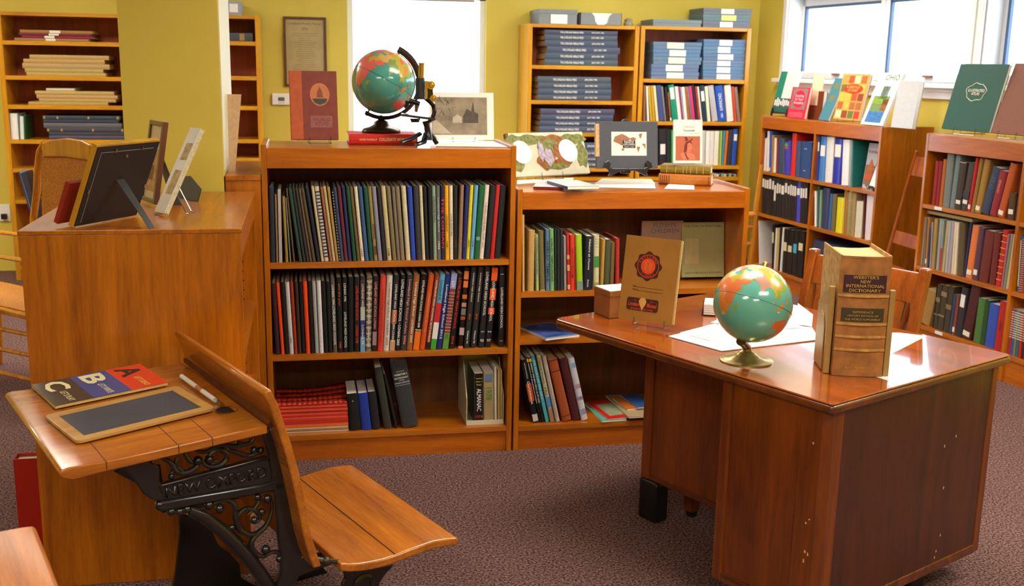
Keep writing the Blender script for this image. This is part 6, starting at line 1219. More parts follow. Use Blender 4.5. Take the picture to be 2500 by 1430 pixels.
# matted photograph
r, w, h = lean2('photograph', 'sepia photograph of a church in a white mat behind the microscope', 'photograph', (1050, 343), (1205, 343), (1058, 225), 4.56, .05, .12, zA+.010, .004)
bx(-.0, w+.002, 0, .004, 0, h).build('mat', plain((226, 222, 214), .7, name='white_mat', var=.02), r, bevel=.0005)
bx(.01, w*.90, -.0008, 0, h*.11, h*.90).build('print', plain((132, 118, 98), .6, name='sepia_print', var=.3, scale=18), r); o = r.children[-1]
DKS = plain((70, 58, 46), .6, name='sepia_dark', var=.3, scale=60); LTS = plain((176, 164, 142), .6, name='sepia_light', var=.1, scale=60)
MB().prism([(w*.52, h*.36), (w*.76, h*.36), (w*.76, h*.55), (w*.70, h*.60), (w*.68, h*.82), (w*.65, h*.60), (w*.58, h*.66), (w*.52, h*.5)], -.0013, -.0008, 'y').build('church', DKS, o); MB().prism([(.012, h*.13), (w*.34, h*.13), (w*.1, h*.42), (.012, h*.5)], -.0012, -.0008, 'y').build('road', LTS, o)
MB().prism([(w*.36, h*.36), (w*.50, h*.36), (w*.50, h*.48), (w*.43, h*.54), (w*.36, h*.47)], -.0013, -.0008, 'y').build('church', LTS, o)
mb = MB(); rr = random.Random(5)
for k in range(26): x = .02+rr.random()*w*.3; z = h*(.42+.4*rr.random()); mb.tube([(x, -.0013, z), (x+rr.uniform(-.02, .02), -.0013, z+rr.uniform(.0, .03))], .0006, 4)
mb.build('tree_branches', DKS, o)
sheet('paper', 'white paper lying on the middle bookcase in front of the photograph', 'paper', ((1064, 357), (1240, 359), (1205, 345), (1070, 344)), zA+.0006)
clearstand('display_stand', 'small clear easel under the sepia church photograph', r, w, h, (w*.35, w*.7), th=.004, drop=r.location.z-zA)
# ------------------------------------------------------------ on the case behind the desk
zB_ = 1.1128
r, w, h = lean2('book', 'landscape Victorian picture album with two white ovals on behind-desk case', 'album', (1262, 435), (1441, 427), (1240, 325), 4.25, .385, .38, zB_+.008, .02)
x0 = -.004
MB().box(x0, w, 0, .003, 0, h).box(x0, w, .017, .02, 0, h).build('cover', plain((214, 210, 184), .5, name='cream_litho', var=.1, scale=12), r, bevel=.001); bx(x0+.002, w-.003, .0035, .0165, .003, h-.003).build('page_block', OLDPAPER, r); bx(x0-.014, x0+.001, .0, .02, 0, h).build('spine', plain((112, 74, 26), .5, name='brown_cloth_spine', var=.15), r, bevel=.002)
GR1 = plain((120, 124, 60), .5, name='olive_foliage', var=.5, scale=60); GR2 = plain((150, 88, 30), .5, name='russet_print', var=.4, scale=70); OW = plain((250, 250, 248), .5, name='oval_white', var=.01); LIL = plain((176, 164, 184), .5, name='lilac_blossom', var=.3, scale=90)
def blob(cx, cz, rx, rz_, y, m, nm, n=28, wob=.18, seed=1):
    rr = random.Random(seed); ph = [rr.uniform(0, 6.28) for _ in range(3)]
    MB().prism([(cx+rx*(1+wob*(math.sin(3*t+ph[0])*.5+math.sin(7*t+ph[1])*.3+math.sin(12*t+ph[2])*.2))*math.cos(t), cz+rz_*(1+wob*math.sin(5*t+ph[1]))*math.sin(t)) for t in [2*PI*k/n for k in range(n)]], y-.0004, y, 'y').build(nm, m, r)
for i, (cx, cz, rx, rz_, m) in enumerate(((.28, .83, .22, .12, GR1), (.60, .80, .2, .13, GR2), (.52, .62, .17, .22, GR1), (.85, .83, .17, .12, GR1), (.93, .45, .08, .3, GR1), (.44, .35, .13, .22, GR2), (.05, .82, .12, .13, GR1), (.03, .25, .09, .14, GR1), (.66, .3, .12, .1, GR2), (.56, .2, .16, .07, GR1), (.62, .55, .07, .2, GR2), (.47, .42, .06, .2, LIL), (.38, .55, .04, .22, LIL))):
    blob(w*cx, h*cz, w*rx, h*rz_, -.0002-.0003*i, m, 'printed_garden', seed=i)
for cx in (.115, .745): MB().prism([(w*cx+w*.125*math.cos(t)-.004*math.sin(t), h*.55+h*.265*math.sin(t)) for t in [2*PI*k/40 for k in range(40)]], -.0052, -.0045, 'y').build('white_oval', OW, r)
clearstand('display_stand', 'clear plastic easel under the Victorian album', r, w, h, (w*.32, w*.6), th=.022, drop=r.location.z-zB_)
def flatb(name, label, cat, pts, z, th, mat, edge): return flat(name, label, cat, pts, z, th, mat, edge=edge)
flatb('pamphlet', 'maroon booklet lying on the case top under the blue one', 'booklet', ((1302, 455), (1372, 457), (1385, 447)), zB_+.0006, .011, gloss((226, 214, 222)), gloss((120, 24, 44)))
flatb('pamphlet', 'blue and white pamphlet lying across the maroon booklet', 'booklet', ((1336, 441), (1386, 455), (1412, 447)), zB_+.0126, .012, gloss((196, 206, 214)), gloss((40, 92, 150)))
sheet('paper', 'long white leaflet lying before the black easel on behind-desk case', 'paper', ((1434, 457), (1600, 460), (1598, 447), (1470, 443)), zB_+.0006)
sheet('paper', 'cream sheet beneath the feet of the black easel', 'paper', ((1450, 449), (1600, 448), (1590, 437), (1470, 436)), zB_+.0016, mat=plain((232, 224, 206), .6, name='cream_paper', var=.04))
sheet('card', 'white index card lying in front of the two stacked books', 'card', ((1622, 461), (1695, 463), (1695, 452), (1632, 449)), zB_+.0006)
sheet('paper', 'white sheet under the Victorian album beside the middle bookcase', 'paper', ((1262, 450), (1400, 440), (1400, 434), (1262, 440)), zB_+.0002)
# explorers book on black easel
r, w, h = lean2('book', 'grey atlas of explorers standing on a black wooden easel', 'book', (1457, 412), (1606, 413), (1456, 296), 4.47, 0, .16, zB_+.03, .022)
hardback(r, w, h, .022, (74, 78, 88)); bx(-.004, .012, -.0006, .021, h*.25, h*.95).build('spine_label', plain((196, 160, 110), .6, name='gilt_spine_panel', var=.2, scale=90), r)
mp = bx(w*.24, w*.815, -.0006, 0, h*.27, h*.78).build('cover_label', plain((236, 228, 214), .6, name='map_label', var=.02), r); BRW = plain((150, 104, 74), .6, name='brown_continent', var=.1)
lx_, lz_, lw_, lh_ = w*.24, h*.27, w*.575, h*.51
for poly in ([(.05, .6), (.1, .8), (.3, .92), (.45, .8), (.55, .7), (.4, .55), (.3, .42), (.2, .5)], [(.28, .3), (.36, .3), (.36, .22), (.3, .2)], [(.78, .9), (.88, .95), (.84, .72), (.8, .75)], [(.5, .72), (.62, .78), (.72, .7), (.6, .6)], [(.73, .4), (.82, .36), (.76, .14), (.72, .3)], [(.86, .5), (.97, .5), (.97, .25), (.93, .38)]): MB().prism([(lx_+lw_*a, lz_+lh_*b) for a, b in poly], -.001, -.0006, 'y').build('map_land', BRW, mp)
bx(lx_+lw_*.32, lx_+lw_*.68, -.0014, -.001, lz_+lh_*.32, lz_+lh_*.64).build('title_block', BLACK, mp)
for s, z, ln in (('Rand McNally', .60, .28), ('FAMOUS', .54, .26), ('EXPLORERS', .46, .32), ('SYDNEY T. COOK', .37, .28)): text(s, 'title', mp, INK['w'], frameM((lx_+lw_*.5, -.0017, lz_+lh_*z), (1, 0, 0), (0, 0, 1)), length=lw_*ln)
s = thing('easel', 'black wooden easel with curled arms holding the grey explorers atlas', 'easel', r.location, 0); s.rotation_euler = r.rotation_euler
EB = plain((20, 16, 20), .3, coat=.4, name='black_lacquer', var=.1)
for sx in (-1, 1):
    c0 = w*.5
    pts = [(c0+sx*w*.32, h*.17), (c0+sx*w*.38, h*.12), (c0+sx*w*.40, h*.02), (c0+sx*w*.33, -.012), (c0+sx*w*.30, -.04), (c0+sx*w*.33, -.06), (c0+sx*w*.27, -.058), (c0+sx*w*.14, -.026), (c0, -.014), (c0, -.002), (c0+sx*w*.26, -.002), (c0+sx*w*.30, h*.02), (c0+sx*w*.28, h*.10)]
    pts = [(a, b*.55 if b < -.001 else b) for a, b in pts]
    MB().prism(pts, -.013, -.003, 'y').build('arm', EB, s, bevel=.002)
MB().prism([(w*.42, -.02), (w*.58, -.02), (w*.56, h*1.03), (w*.53, h*1.07), (w*.47, h*1.07), (w*.44, h*1.03)], .026, .034, 'y').build('back_post', EB, s, bevel=.002)
MB().prism([(w*.44, -.004), (w*.56, -.004), (w*.56, -.014), (w*.44, -.014)], -.003, .03, 'y').build('cross_piece', EB, s); MB().tube([(w*.5, .034, h*.6), (w*.5, .11, -.008)], .005, 8).build('prop', EB, s)
# two stacked books and Tecumseh
P0, P1 = onz(1607, 449, zB_), onz(1735, 455, zB_); an = math.atan2((P1-P0).y, (P1-P0).x); w1 = (P1-P0).length; h1 = onP(1607, 424, P0, an).z-zB_
def lyingbook(label, P0, an, w, dep, h, z, rgb, bands=(), old=True):
    g = thing('book', label, 'book', (P0.x, P0.y, z+.0006), an); m = cloth(rgb)
    MB().box(0, w, .005, dep, 0, .003).box(0, w, .005, dep, h-.003, h).prism([(.006, 0), (0, h*.15), (-.003, h*.5), (0, h*.85), (.006, h)], 0, w, 'x').build('cover', m, g, bevel=.0008)
    bx(.004, w-.004, .009, dep-.004, .0032, h-.0032).build('page_block', PAPER, g)
    for a, c in bands: bx(w*a, w*a+.003, -.0034, 0, h*.1, h*.9).build('spine_band', plain(c, .5, name='gilt_line', var=.1), g)
    return g
lyingbook('thick tan book lying at the bottom of the pair on behind-desk case', P0, an, w1, .13, h1, zB_, (176, 104, 36), [(q, (110, 50, 20)) for q in (.03, .07, .11, .15, .2, .95)])
P2 = onz(1612, 423, zB_+h1); w2 = (onz(1731, 430, zB_+h1)-P2).length; h2 = onP(1612, 403, P2, an).z-zB_-h1
lyingbook('olive ribbed book lying on the thick tan book', P2, an, w2, .12, h2, zB_+h1+.001, (128, 106, 34), [(q, (176, 150, 70)) for q in (.12, .3, .45, .52, .6, .72, .85)])
zT = zB_+h1+h2+.003
r, w, h = lean2('book', 'white book with a red portrait of a Shawnee leader on stacked books', 'book', (1645, 396), (1714, 402), (1660, 292), 4.52, 0, .13, zT, .013)
MB().box(0, w, 0, .001, 0, h).box(0, w, .012, .013, 0, h).box(0, .001, 0, .013, 0, h).build('cover', gloss((236, 234, 222)), r); bx(.0012, w-.001, .0012, .0118, .001, h-.001).build('page_block', PAPER, r)
text('Tecumseh', 'title', r, INK['k'], frameM((w*.52, -.0005, h*.755), (1, 0, 0), (0, 0, 1)), length=w*.42, off=.01); text('R. David Edmunds', 'title', r, INK['n'], frameM((w*.52, -.0005, h*.84), (1, 0, 0), (0, 0, 1)), length=w*.4); text('AND THE QUEST FOR INDIAN LEADERSHIP', 'title', r, INK['n'], frameM((w*.52, -.0005, h*.68), (1, 0, 0), (0, 0, 1)), length=w*.72)
pp = bx(w*.06, w*.92, -.0006, 0, h*.06, h*.62).build('portrait', plain((178, 92, 62), .5, name='red_wash', var=.05), r); PD = plain((110, 30, 24), .5, name='dark_red_wash', var=.2, scale=90); PLt = plain((196, 112, 82), .5, name='light_red_wash', var=.05)
def pk(pts, m, nm, y): MB().prism([(w*(.06+.86*a), h*(.06+.56*b)) for a, b in pts], y-.0003, y, 'y').build(nm, m, pp)
pk([(.2, .25), (.3, .32), (.42, .3), (.6, .32), (.75, .25), (.84, .02), (.3, .02)], PLt, 'portrait_shoulders', -.0006); pk([(.34, .36), (.36, .6), (.42, .76), (.54, .82), (.66, .76), (.66, .66), (.56, .6), (.46, .44), (.38, .3)], PD, 'portrait_hair', -.0009)
pk([(.47, .45), (.48, .68), (.56, .74), (.64, .7), (.68, .56), (.64, .42), (.56, .34), (.5, .34)], PLt, 'portrait_face', -.0012); pk([(.52, .62), (.56, .63), (.56, .61)], PD, 'portrait_eye', -.0014); pk([(.6, .62), (.64, .63), (.64, .61)], PD, 'portrait_eye', -.0014); pk([(.55, .44), (.62, .45), (.62, .43)], PD, 'portrait_mouth', -.0014); pk([(.42, .78), (.36, .96), (.44, .98), (.52, .84)], PD, 'portrait_feather', -.0009); pk([(.56, .82), (.66, .92), (.7, .88), (.62, .78)], PD, 'portrait_feather', -.0009); pk([(.36, .3), (.44, .12), (.5, .02), (.56, .12), (.5, .1), (.42, .3)], PD, 'portrait_collar', -.0012)
# ------------------------------------------------------------ on the low case at the left
zC = CHt
r, w, h = rect3('picture_frame', 'large black-backed picture frame with gold edge seen from behind', 'picture frame', (180, 557), (335, 528), (240, 357), zC+.001)
GF = wood('gold_frame', (170, 116, 20), (214, 160, 40), 'z', rough=.35)
bx(0, w, .006, .022, 0, h).build('frame', GF, r, bevel=.001); bx(.006, w-.002, .003, .0058, .004, h-.006).build('backing_board', BLACK, r)
mb = MB(); t = .024
for a, b_, c_, d_ in ((t, w-t, h-t-.002, h-t), (t, t+.002, t*.6, h-t)): mb.box(a, b_, .0018, .003, c_, d_)
mb.build('groove_line', plain((120, 116, 118), .4, name='grey_line', var=.05), r); mb = MB()
for x, z in ((.3, .93), (.72, .93), (.06, .45), (.96, .42)): mb.box(w*x-.003, w*x+.003, -.0005, .003, h*z-.008, h*z+.004)
mb.tube([(w*.5, .0, h*.84), (w*.5, .003, h*.84)], .005, 10).build('turn_buttons', STEEL, r)
# easel leg reaches the top of the case
Mi = r.rotation_euler.to_matrix().transposed(); foot = Mi @ (onz(370, 556, zC+.002)-r.location); hp = Vector((w*.5, .002, h*.55))
MB().add([hp+Vector((-.018, 0, 0)), hp+Vector((.018, 0, 0)), foot+Vector((.012, 0, 0)), foot+Vector((-.012, 0, 0)), hp+Vector((-.018, -.003, 0)), hp+Vector((.018, -.003, 0)), foot+Vector((.012, -.003, 0)), foot+Vector((-.012, -.003, 0))], [(3, 2, 1, 0), (4, 5, 6, 7), (0, 1, 5, 4), (2, 3, 7, 6), (1, 2, 6, 5), (3, 0, 4, 7)]).build('easel_leg', BLACK, r)
s2 = thing('book', 'thin maroon album standing behind the black-backed frame', 'book', r.matrix_basis @ Vector((-.055, .045, .004)), 0); s2.location = r.location+r.rotation_euler.to_matrix() @ Vector((-.012, .045, -.018)); s2.rotation_euler = r.rotation_euler
s2.location.z = zC+.011
bx(0, .07, 0, .016, 0, .135).build('cover', cloth((150, 46, 30)), s2, bevel=.002); bx(.002, .0705, .003, .013, .002, .134).build('page_block', OLDPAPER, s2)
r, w, h = rect3('picture_frame', 'brown-framed sepia photograph turned to the right on the low bookcase', 'picture frame', (345, 487), (378, 499), (368, 292), zC+.013)
t = .016; BF = wood('walnut_frame', (62, 32, 20), (104, 58, 36), 'z', rough=.4)
MB().box(0, t, -.004, .014, 0, h).box(w-t, w, -.004, .014, 0, h).box(t, w-t, -.004, .014, 0, t).box(t, w-t, -.004, .014, h-t, h).build('frame', BF, r, bevel=.0015); bx(t, w-t, .002, .010, t, h-t).build('mat', plain((222, 208, 178), .6, name='cream_mat', var=.03), r)
bx(w*.2, w*.8, .0012, .002, h*.14, h*.66).build('print', plain((190, 150, 96), .6, name='sepia_print_light', var=.35, scale=40), r); bx(w*.24, w*.6, .0004, .0012, h*.28, h*.46).build('print_detail', plain((130, 84, 46), .6, name='sepia_brown', var=.3, scale=80), r)
mb = MB(); a = w*.5; mb.add([(a-.03, .014, h*.62), (a+.03, .014, h*.62), (a+.05, .1, .002), (a-.05, .1, .002), (a-.03, .017, h*.62), (a+.03, .017, h*.62), (a+.05, .103, .002), (a-.05, .103, .002)], [(0, 1, 2, 3), (7, 6, 5, 4), (0, 4, 5, 1), (2, 6, 7, 3), (1, 5, 6, 2), (3, 7, 4, 0)]); mb.build('easel_back', BLACK, r)
# pale booklet pair on a wire easel seen edge on
b1 = onz(378, 516, zC+.012)
T_ = Vector((.42, .18, .89)).normalized()
b1, b2 = onz(376, 514, zC+.012), onz(404, 519, zC+.012)
r, w, h = rect3('booklet', 'pale picture booklet leaning on a wire easel, seen edge on', 'booklet', (378, 516), (402, 521), (466, 312), zC+.012)
bx(0, w, 0, .014, 0, h).build('page_block', plain((206, 200, 180), .6, name='pale_pages', var=.06, scale=200), r); bx(-.001, w+.001, -.0015, 0, -.001, h+.001).build('cover', gloss((214, 210, 200)), r); bx(w, w+.0012, .0, .014, .002, h).build('fore_edge', plain((190, 182, 150), .6, name='yellowed_edge', var=.2, scale=120), r)
for z0, z1 in ((.62, .82), (.22, .5)): bx(w*.3, w*.9, -.0022, -.0015, h*z0, h*z1).build('cover_picture', plain((176, 150, 66), .5, name='ochre_picture', var=.4, scale=50), r)
s = thing('wire_easel', 'bright wire easel propping the pale booklet on low bookcase', 'easel', (b1.x, b1.y, zC))
def wp(x, y, z): return onz(x, y, zC+z)-Vector((b1.x, b1.y, zC))
MB().tube([wp(474, 517, .003), wp(466, 515, .003), wp(432, 448, .09), wp(424, 440, .095)], .0022, 6).tube([wp(460, 521, .003), wp(455, 521, .003), wp(420, 452, .085), wp(424, 440, .095)], .0022, 6).tube([wp(378, 522, .004), wp(395, 522, .004), wp(424, 440, .095)], .0022, 6).tube([wp(392, 516, .004), wp(408, 518, .004), wp(430, 444, .093)], .0022, 6).build('wire', STEEL, s, smooth=True)
r, w, h = lean('picture_frame', 'small black cardboard-backed frame behind the pale booklet', 'picture frame', (430, 480), (482, 492), (438, 424), zC+.001, .35)
MB().prism([(0, 0), (w, 0), (w*.98, h*.55), (w*.35, h), (0, h*.9)], 0, .004, 'y').build('backing_board', BLACK, r)
# small magazine on the open side shelf of the low case
g = thing('magazine', 'black and white magazine on the lowest side shelf of the low bookcase', 'magazine', (-.235, 3.75, .1105), .1)
bx(-.02, .0, 0, .22, 0, .20).build('cover', plain((120, 116, 116), .4, name='mono_print', var=.8, scale=35), g)
# thermostat and framed charter on the back wall
a = onY(664, 228, YB); c = onY(708, 256, YB)
g = thing('thermostat', 'white thermostat with small display on the back wall', 'thermostat', (a.x, YB-.001, c.z)); w, h = c.x-a.x, a.z-c.z
bx(0, w, -.025, 0, 0, h).build('case', WPAINT, g, bevel=.006, seg=3); bx(w*.34, w*.7, -.0265, -.025, h*.35, h*.68).build('display', plain((90, 104, 84), .3, name='lcd_grey', var=.02), g)
mb = MB()
for k in range(3): mb.box(w*(.36+.12*k), w*(.42+.12*k), -.0265, -.025, h*.14, h*.24)
mb.build('buttons', plain((170, 174, 180), .5, name='button_grey', var=.02), g)
a = onY(691, 40, YB); c = onY(799, 212, YB); g = thing('picture_frame', 'tall dark-framed printed charter hanging on the back wall', 'picture frame', (a.x, YB-.001, c.z)); w, h = c.x-a.x, a.z-c.z; t = .018
MB().box(0, t, -.022, 0, 0, h).box(w-t, w, -.022, 0, 0, h).box(t, w-t, -.022, 0, 0, t).box(t, w-t, -.022, 0, h-t, h).build('frame', BF, g, bevel=.002); bx(t, w-t, -.008, 0, t, h-t).build('document', plain((176, 158, 108), .7, name='aged_broadside', var=.08, scale=14), g)
o = g.children[-1]
text('Loveland Weekly Herald', 'heading', o, INK['n'], frameM((w/2, -.0085, h*.9), (1, 0, 0), (0, 0, 1)), length=w*.76); text('1876', 'heading', o, INK['n'], frameM((w/2, -.0085, h*.83), (1, 0, 0), (0, 0, 1)), length=w*.14)
mb = MB(); rr = random.Random(2)
for k in range(20): z = h*(.76-.032*k); l = w*rr.uniform(.2, .62); mb.box(w/2-l/2, w/2+l/2, -.0088, -.008, z, z+.003)
o2 = mb.build('printed_lines', plain((140, 124, 86), .7, name='faded_ink', var=.1), o)
# outlet on the far left wall and a white box low at the left
a = onY(-4, 540, YB); g = thing('wall_outlet', 'white wall outlet with a dark plug at far left', 'outlet', (a.x, YB-.001, a.z)); bx(0, .09, -.008, 0, 0, .13).build('cover_plate', WPAINT, g, bevel=.002); bx(.03, .07, -.04, -.008, .02, .06).build('plug', BLACK, g, bevel=.003)
# leaning clear-framed sheet on the cabinet between pillar and bookcase
g = thing('sign_holder', 'clear sloping sign holder standing on the narrow cabinet', 'sign holder', (-.30, 4.5, ct+.001))
p1, p2 = onY(570, 380, 4.5), onY(602, 231, 4.56)
MB().add([(.005, -.1, 0), (.03, -.1, 0), (.055, .06, p2.z-ct), (.0, .06, p2.z-ct), (.005, -.096, 0), (.03, -.096, 0), (.055, .064, p2.z-ct), (.0, .064, p2.z-ct)], [(0, 1, 2, 3), (7, 6, 5, 4), (0, 4, 5, 1), (1, 5, 6, 2), (2, 6, 7, 3), (3, 7, 4, 0)]).build('sheet', plain((196, 160, 120), .25, coat=.5, name='translucent_tan', var=.1), g)
# ------------------------------------------------------------ books shown on the far corner case and the right wall case
zF = F.H-.004
def fo(case, name, label, cat, px, z, th, rgb, tilt, v=.06, kind='soft', rot=0): return faceout(name, label, cat, case, v, px, z, th, rgb, tilt, None, kind, rot)
r, w, h = fo(F, 'book', 'teal and white book with a crowd photo on a black easel, far corner case', 'book', ((1883, 262), (1928, 268), (1896, 175)), zF+.035, .015, C('e4e2d8'), .22)
patch(r, w, h, 0, .34, 0, 1, C('0c7c64'), 'cover_band'); patch(r, w, h, 0, 1, .12, .34, C('4c4c4c'), 'crowd_photo', -.0008); patch(r, w, h, 0, .98, .0, .12, C('1c5c54'), 'cover_band', -.0006)
mb = MB(); rr = random.Random(9)
for k in range(9): x = w*(.06+.1*k); mb.box(x, x+w*.06, -.0014, -.0008, h*(.14+.04*rr.random()), h*(.26+.1*rr.random()))
mb.build('crowd_shirts', WHITE, r)
s = thing('easel', 'black easel under the teal and white book', 'easel', r.location, 0); s.rotation_euler = r.rotation_euler
for sx in (.1, .9): MB().prism([(w*sx-.006, .03), (w*sx+.008, .02), (w*sx+.008, -.004), (w*sx+.012, -.034), (w*sx-.004, -.034), (w*sx-.01, -.008)], -.014, -.004, 'y').build('arm', EB, s)
MB().prism([(0, -.012), (w, -.012), (w, -.002), (0, -.002)], -.004, .02, 'y').build('cross_piece', EB, s); MB().tube([(w*.5, .02, h*.5), (w*.5, .09, -.01)], .005, 6).build('prop', EB, s)
r, w, h = fo(F, 'book', 'pink-red book with a round title medallion on the far corner case', 'book', ((1920, 286), (1963, 288), (1931, 213)), zF, .02, C('d02444'), .16, v=.03)
patch(r, w, h, .1, .9, .3, .96, C('8c7470'), 'cover_pattern'); MB().prism([(w*.5+w*.33*math.cos(t), h*.62+h*.28*math.sin(t)) for t in [2*PI*k/30 for k in range(30)]], -.0012, -.0006, 'y').build('medallion', plain(C('d81848'), .4, name='crimson_print', var=.03), r)
text('Searching\nfor Your\nAncestors', 'title', r, INK['w'], fM(w, h, .5, .62, -.0015), length=w*.52); patch(r, w, h, .12, .86, .05, .2, C('d84c60'), 'cover_band')
r, w, h = fo(F, 'book', 'small brown book with a cream card behind the pink-red one', 'book', ((1971, 290), (2004, 292), (1978, 222)), zF, .03, C('6c3820'), .05, v=.12)
patch(r, w, h, .0, .6, .5, 1.02, C('d4c4a0'), 'cream_card')
r, w, h = fo(F, 'book', 'cream booklet standing higher behind the small brown book', 'book', ((1974, 262), (1999, 264), (1979, 184)), zF, .008, C('dcd0ac'), .05, v=.22)
r, w, h = fo(F, 'book', 'blue-green cloth book leaning beside the colourful quilt book', 'book', ((1997, 286), (2021, 292), (2026, 193)), zF, .02, C('3c7484'), .38, v=.06, kind='hard')
patch(r, w, h, .2, .7, .45, .6, C('6c7050'), 'cover_stamp'); patch(r, w, h, .2, .7, .75, .88, C('6c7050'), 'cover_stamp')
r, w, h = fo(F, 'book', 'many-coloured patchwork cover book on a clear stand, far corner case', 'book', ((2034, 272), (2098, 283), (2047, 181)), zF+.02, .02, C('c89c50'), .18, v=.05)
rr = random.Random(4); pc = ['b84c24', 'd8b040', '8c3c20', 'e0d0a0', 'a8602c', 'c43424', '607030', 'd89048']
for i in range(4):
    for j in range(5):
        if (i, j) in ((1, 3), (2, 3)): continue
        patch(r, w, h, .04+.23*i, .24+.23*i, .04+.19*j, .2+.19*j, C(pc[rr.randrange(8)]), 'cover_patch', -.0004-.0001*j)
MB().prism([(w*.5+w*.36*math.cos(t), h*.68+h*.1*math.sin(t)) for t in [2*PI*k/30 for k in range(30)]], -.0022, -.0012, 'y').build('title_oval', plain(C('c43018'), .4, name='red_oval', var=.03), r)
text('A HERITAGE\nOF OHIO', 'title', r, plain(C('e8c060'), .4, name='yellow_print', var=0), fM(w, h, .5, .68, -.0025), length=w*.5)
clearstand('display_stand', 'clear easel under the many-coloured patchwork book', r, w, h, (w*.2, w*.8), th=.02, drop=.02)
r, w, h = fo(F, 'book', 'white book titled OHIO with a landscape photograph on far corner case', 'book', ((2100, 297), (2154, 305), (2136, 180)), zF, .022, C('e8e8e4'), .36, v=.03)
text('OHIO', 'title', r, INK['k'], fM(w, h, .62, .91), length=w*.6, size=.02); q = patch(r, w, h, .14, .84, .05, .8, C('6c8450'), 'landscape_photo')
for a, b_, c_, d_, c in ((.14, .84, .05, .26, '3c74b0'), (.14, .84, .55, .8, 'b8ccd4'), (.4, .7, .5, .74, '5c7438'), (.14, .84, .4, .52, '7c9c3c'), (.6, .84, .28, .5, '8c5430')): bx(a*w, b_*w, -.0013, -.0008, c_*h, d_*h).build('photo_area', plain(C(c), .4, name='photo_colour', var=.35, scale=60), q)
r, w, h = fo(F, 'book', 'blank white book with grey spine at the near end of far corner case', 'book', ((2174, 307), (2226, 310), (2187, 198)), zF, .03, C('c4c4c6'), .12, v=.06)
zE = Eo.H-.004
r, w, h = fo(Eo, 'book', 'dark green illustrated atlas standing on clear stand on right wall case', 'atlas', ((2298, 303), (2414, 313), (2330, 158)), zE+.03, .018, C('24584c'), .24, v=.05, kind='hard')
GW = plain(C('e8e4cc'), .4, name='cream_stamp', var=0)
mb = MB()
for k in range(26): t = 2*PI*k/26; mb.tube([(w*.5+w*(.2+.02*math.sin(5*t))*math.cos(t), -.001, h*.58+h*(.13+.012*math.cos(7*t))*math.sin(t)), (w*.5+w*(.2+.02*math.sin(5*(t+.24)))*math.cos(t+.24), -.001, h*.58+h*(.13+.012*math.cos(7*(t+.24)))*math.sin(t+.24))], .0022, 5)
mb.build('cartouche', GW, r); text('ILLUSTRATED\nATLAS', 'title', r, GW, fM(w, h, .5, .58, -.0012), length=w*.34, off=.02)
clearstand('display_stand', 'clear easel holding the dark green atlas', r, w, h, (w*.3, w*.75), th=.018, drop=.03)
r, w, h = fo(Eo, 'book', 'brown atlas standing at the right edge on the right wall case', 'atlas', ((2418, 305), (2530, 322), (2462, 157)), zE+.03, .018, C('84503c'), .3, v=.05, kind='hard')
text('ATLAS', 'title', r, GW, fM(w, h, .68, .76, -.0008), length=w*.2); text('1891', 'title', r, GW, fM(w, h, .66, .46, -.0008), length=w*.15)
clearstand('display_stand', 'clear easel holding the brown atlas at the right edge', r, w, h, (w*.2, w*.6), th=.018, drop=.03)
# ------------------------------------------------------------ chairs
def seg(mb, a, b, ra, rb, n=10): mb.tube([a, b], [ra, rb], n)
# library chair behind the desk
Lc, Rc = onz(1986, 606, .93), onz(2266, 656, .93); xv = (Rc-Lc); wC = xv.length; yc = math.atan2(xv.y, xv.x)
g = thing('library_chair', 'brown wooden library chair pushed up to the far side of the desk', 'chair', (Lc.x, Lc.y, 0), yc)
def bar(mb, p, q, w, d):
    """flat rectangular bar, w across x, d across y"""
    return mb.add([(p[0], p[1]-d/2, p[2]), (p[0]+w, p[1]-d/2, p[2]), (p[0]+w, p[1]+d/2, p[2]), (p[0], p[1]+d/2, p[2]), (q[0], q[1]-d/2, q[2]), (q[0]+w, q[1]-d/2, q[2]), (q[0]+w, q[1]+d/2, q[2]), (q[0], q[1]+d/2, q[2])], [(3, 2, 1, 0), (4, 5, 6, 7), (0, 1, 5, 4), (1, 2, 6, 5), (2, 3, 7, 6), (3, 0, 4, 7)])
for x in (-.012, wC-.028):
    bar(MB(), (x, -.10, .44), (x, 0, .93), .040, .034).build('back_post', CHRZ, g, bevel=.008, seg=3)
    bar(MB(), (x, -.02, 0), (x, -.10, .44), .036, .034).build('leg', CHRZ, g, bevel=.004)
    bar(MB(), (x, -.44, 0), (x, -.44, .43), .036, .036).build('leg', CHRZ, g, bevel=.004)
for z0, z1 in ((.80, .91), (.60, .65)):
    y0, y1 = -.10+.1*(z0-.44)/.49, -.10+.1*(z1-.44)/.49
    MB().add([(.028, y0-.008, z0), (wC-.028, y0-.008, z0), (wC-.028, y0+.010, z0), (.028, y0+.010, z0), (.028, y1-.008, z1), (wC-.028, y1-.008, z1), (wC-.028, y1+.010, z1), (.028, y1+.010, z1)], [(3, 2, 1, 0), (4, 5, 6, 7), (0, 1, 5, 4), (1, 2, 6, 5), (2, 3, 7, 6), (3, 0, 4, 7)]).build('back_rail', CHRZ, g, bevel=.003)
for k in range(4): x = .06+k*(wC-.16)/3; bar(MB(), (x, -.066, .65), (x, -.028, .80), .035, .01).build('back_slat', CHRZ, g)
MB().box(-.02, wC+.02, -.47, -.08, .43, .455).build('seat', CHRZ, g, bevel=.01, seg=3)
MB().box(.0, wC, -.445, -.43, .2, .23).build('stretcher', CHRZ, g); MB().box(.0, wC, -.06, -.045, .2, .23).build('stretcher', CHRZ, g)
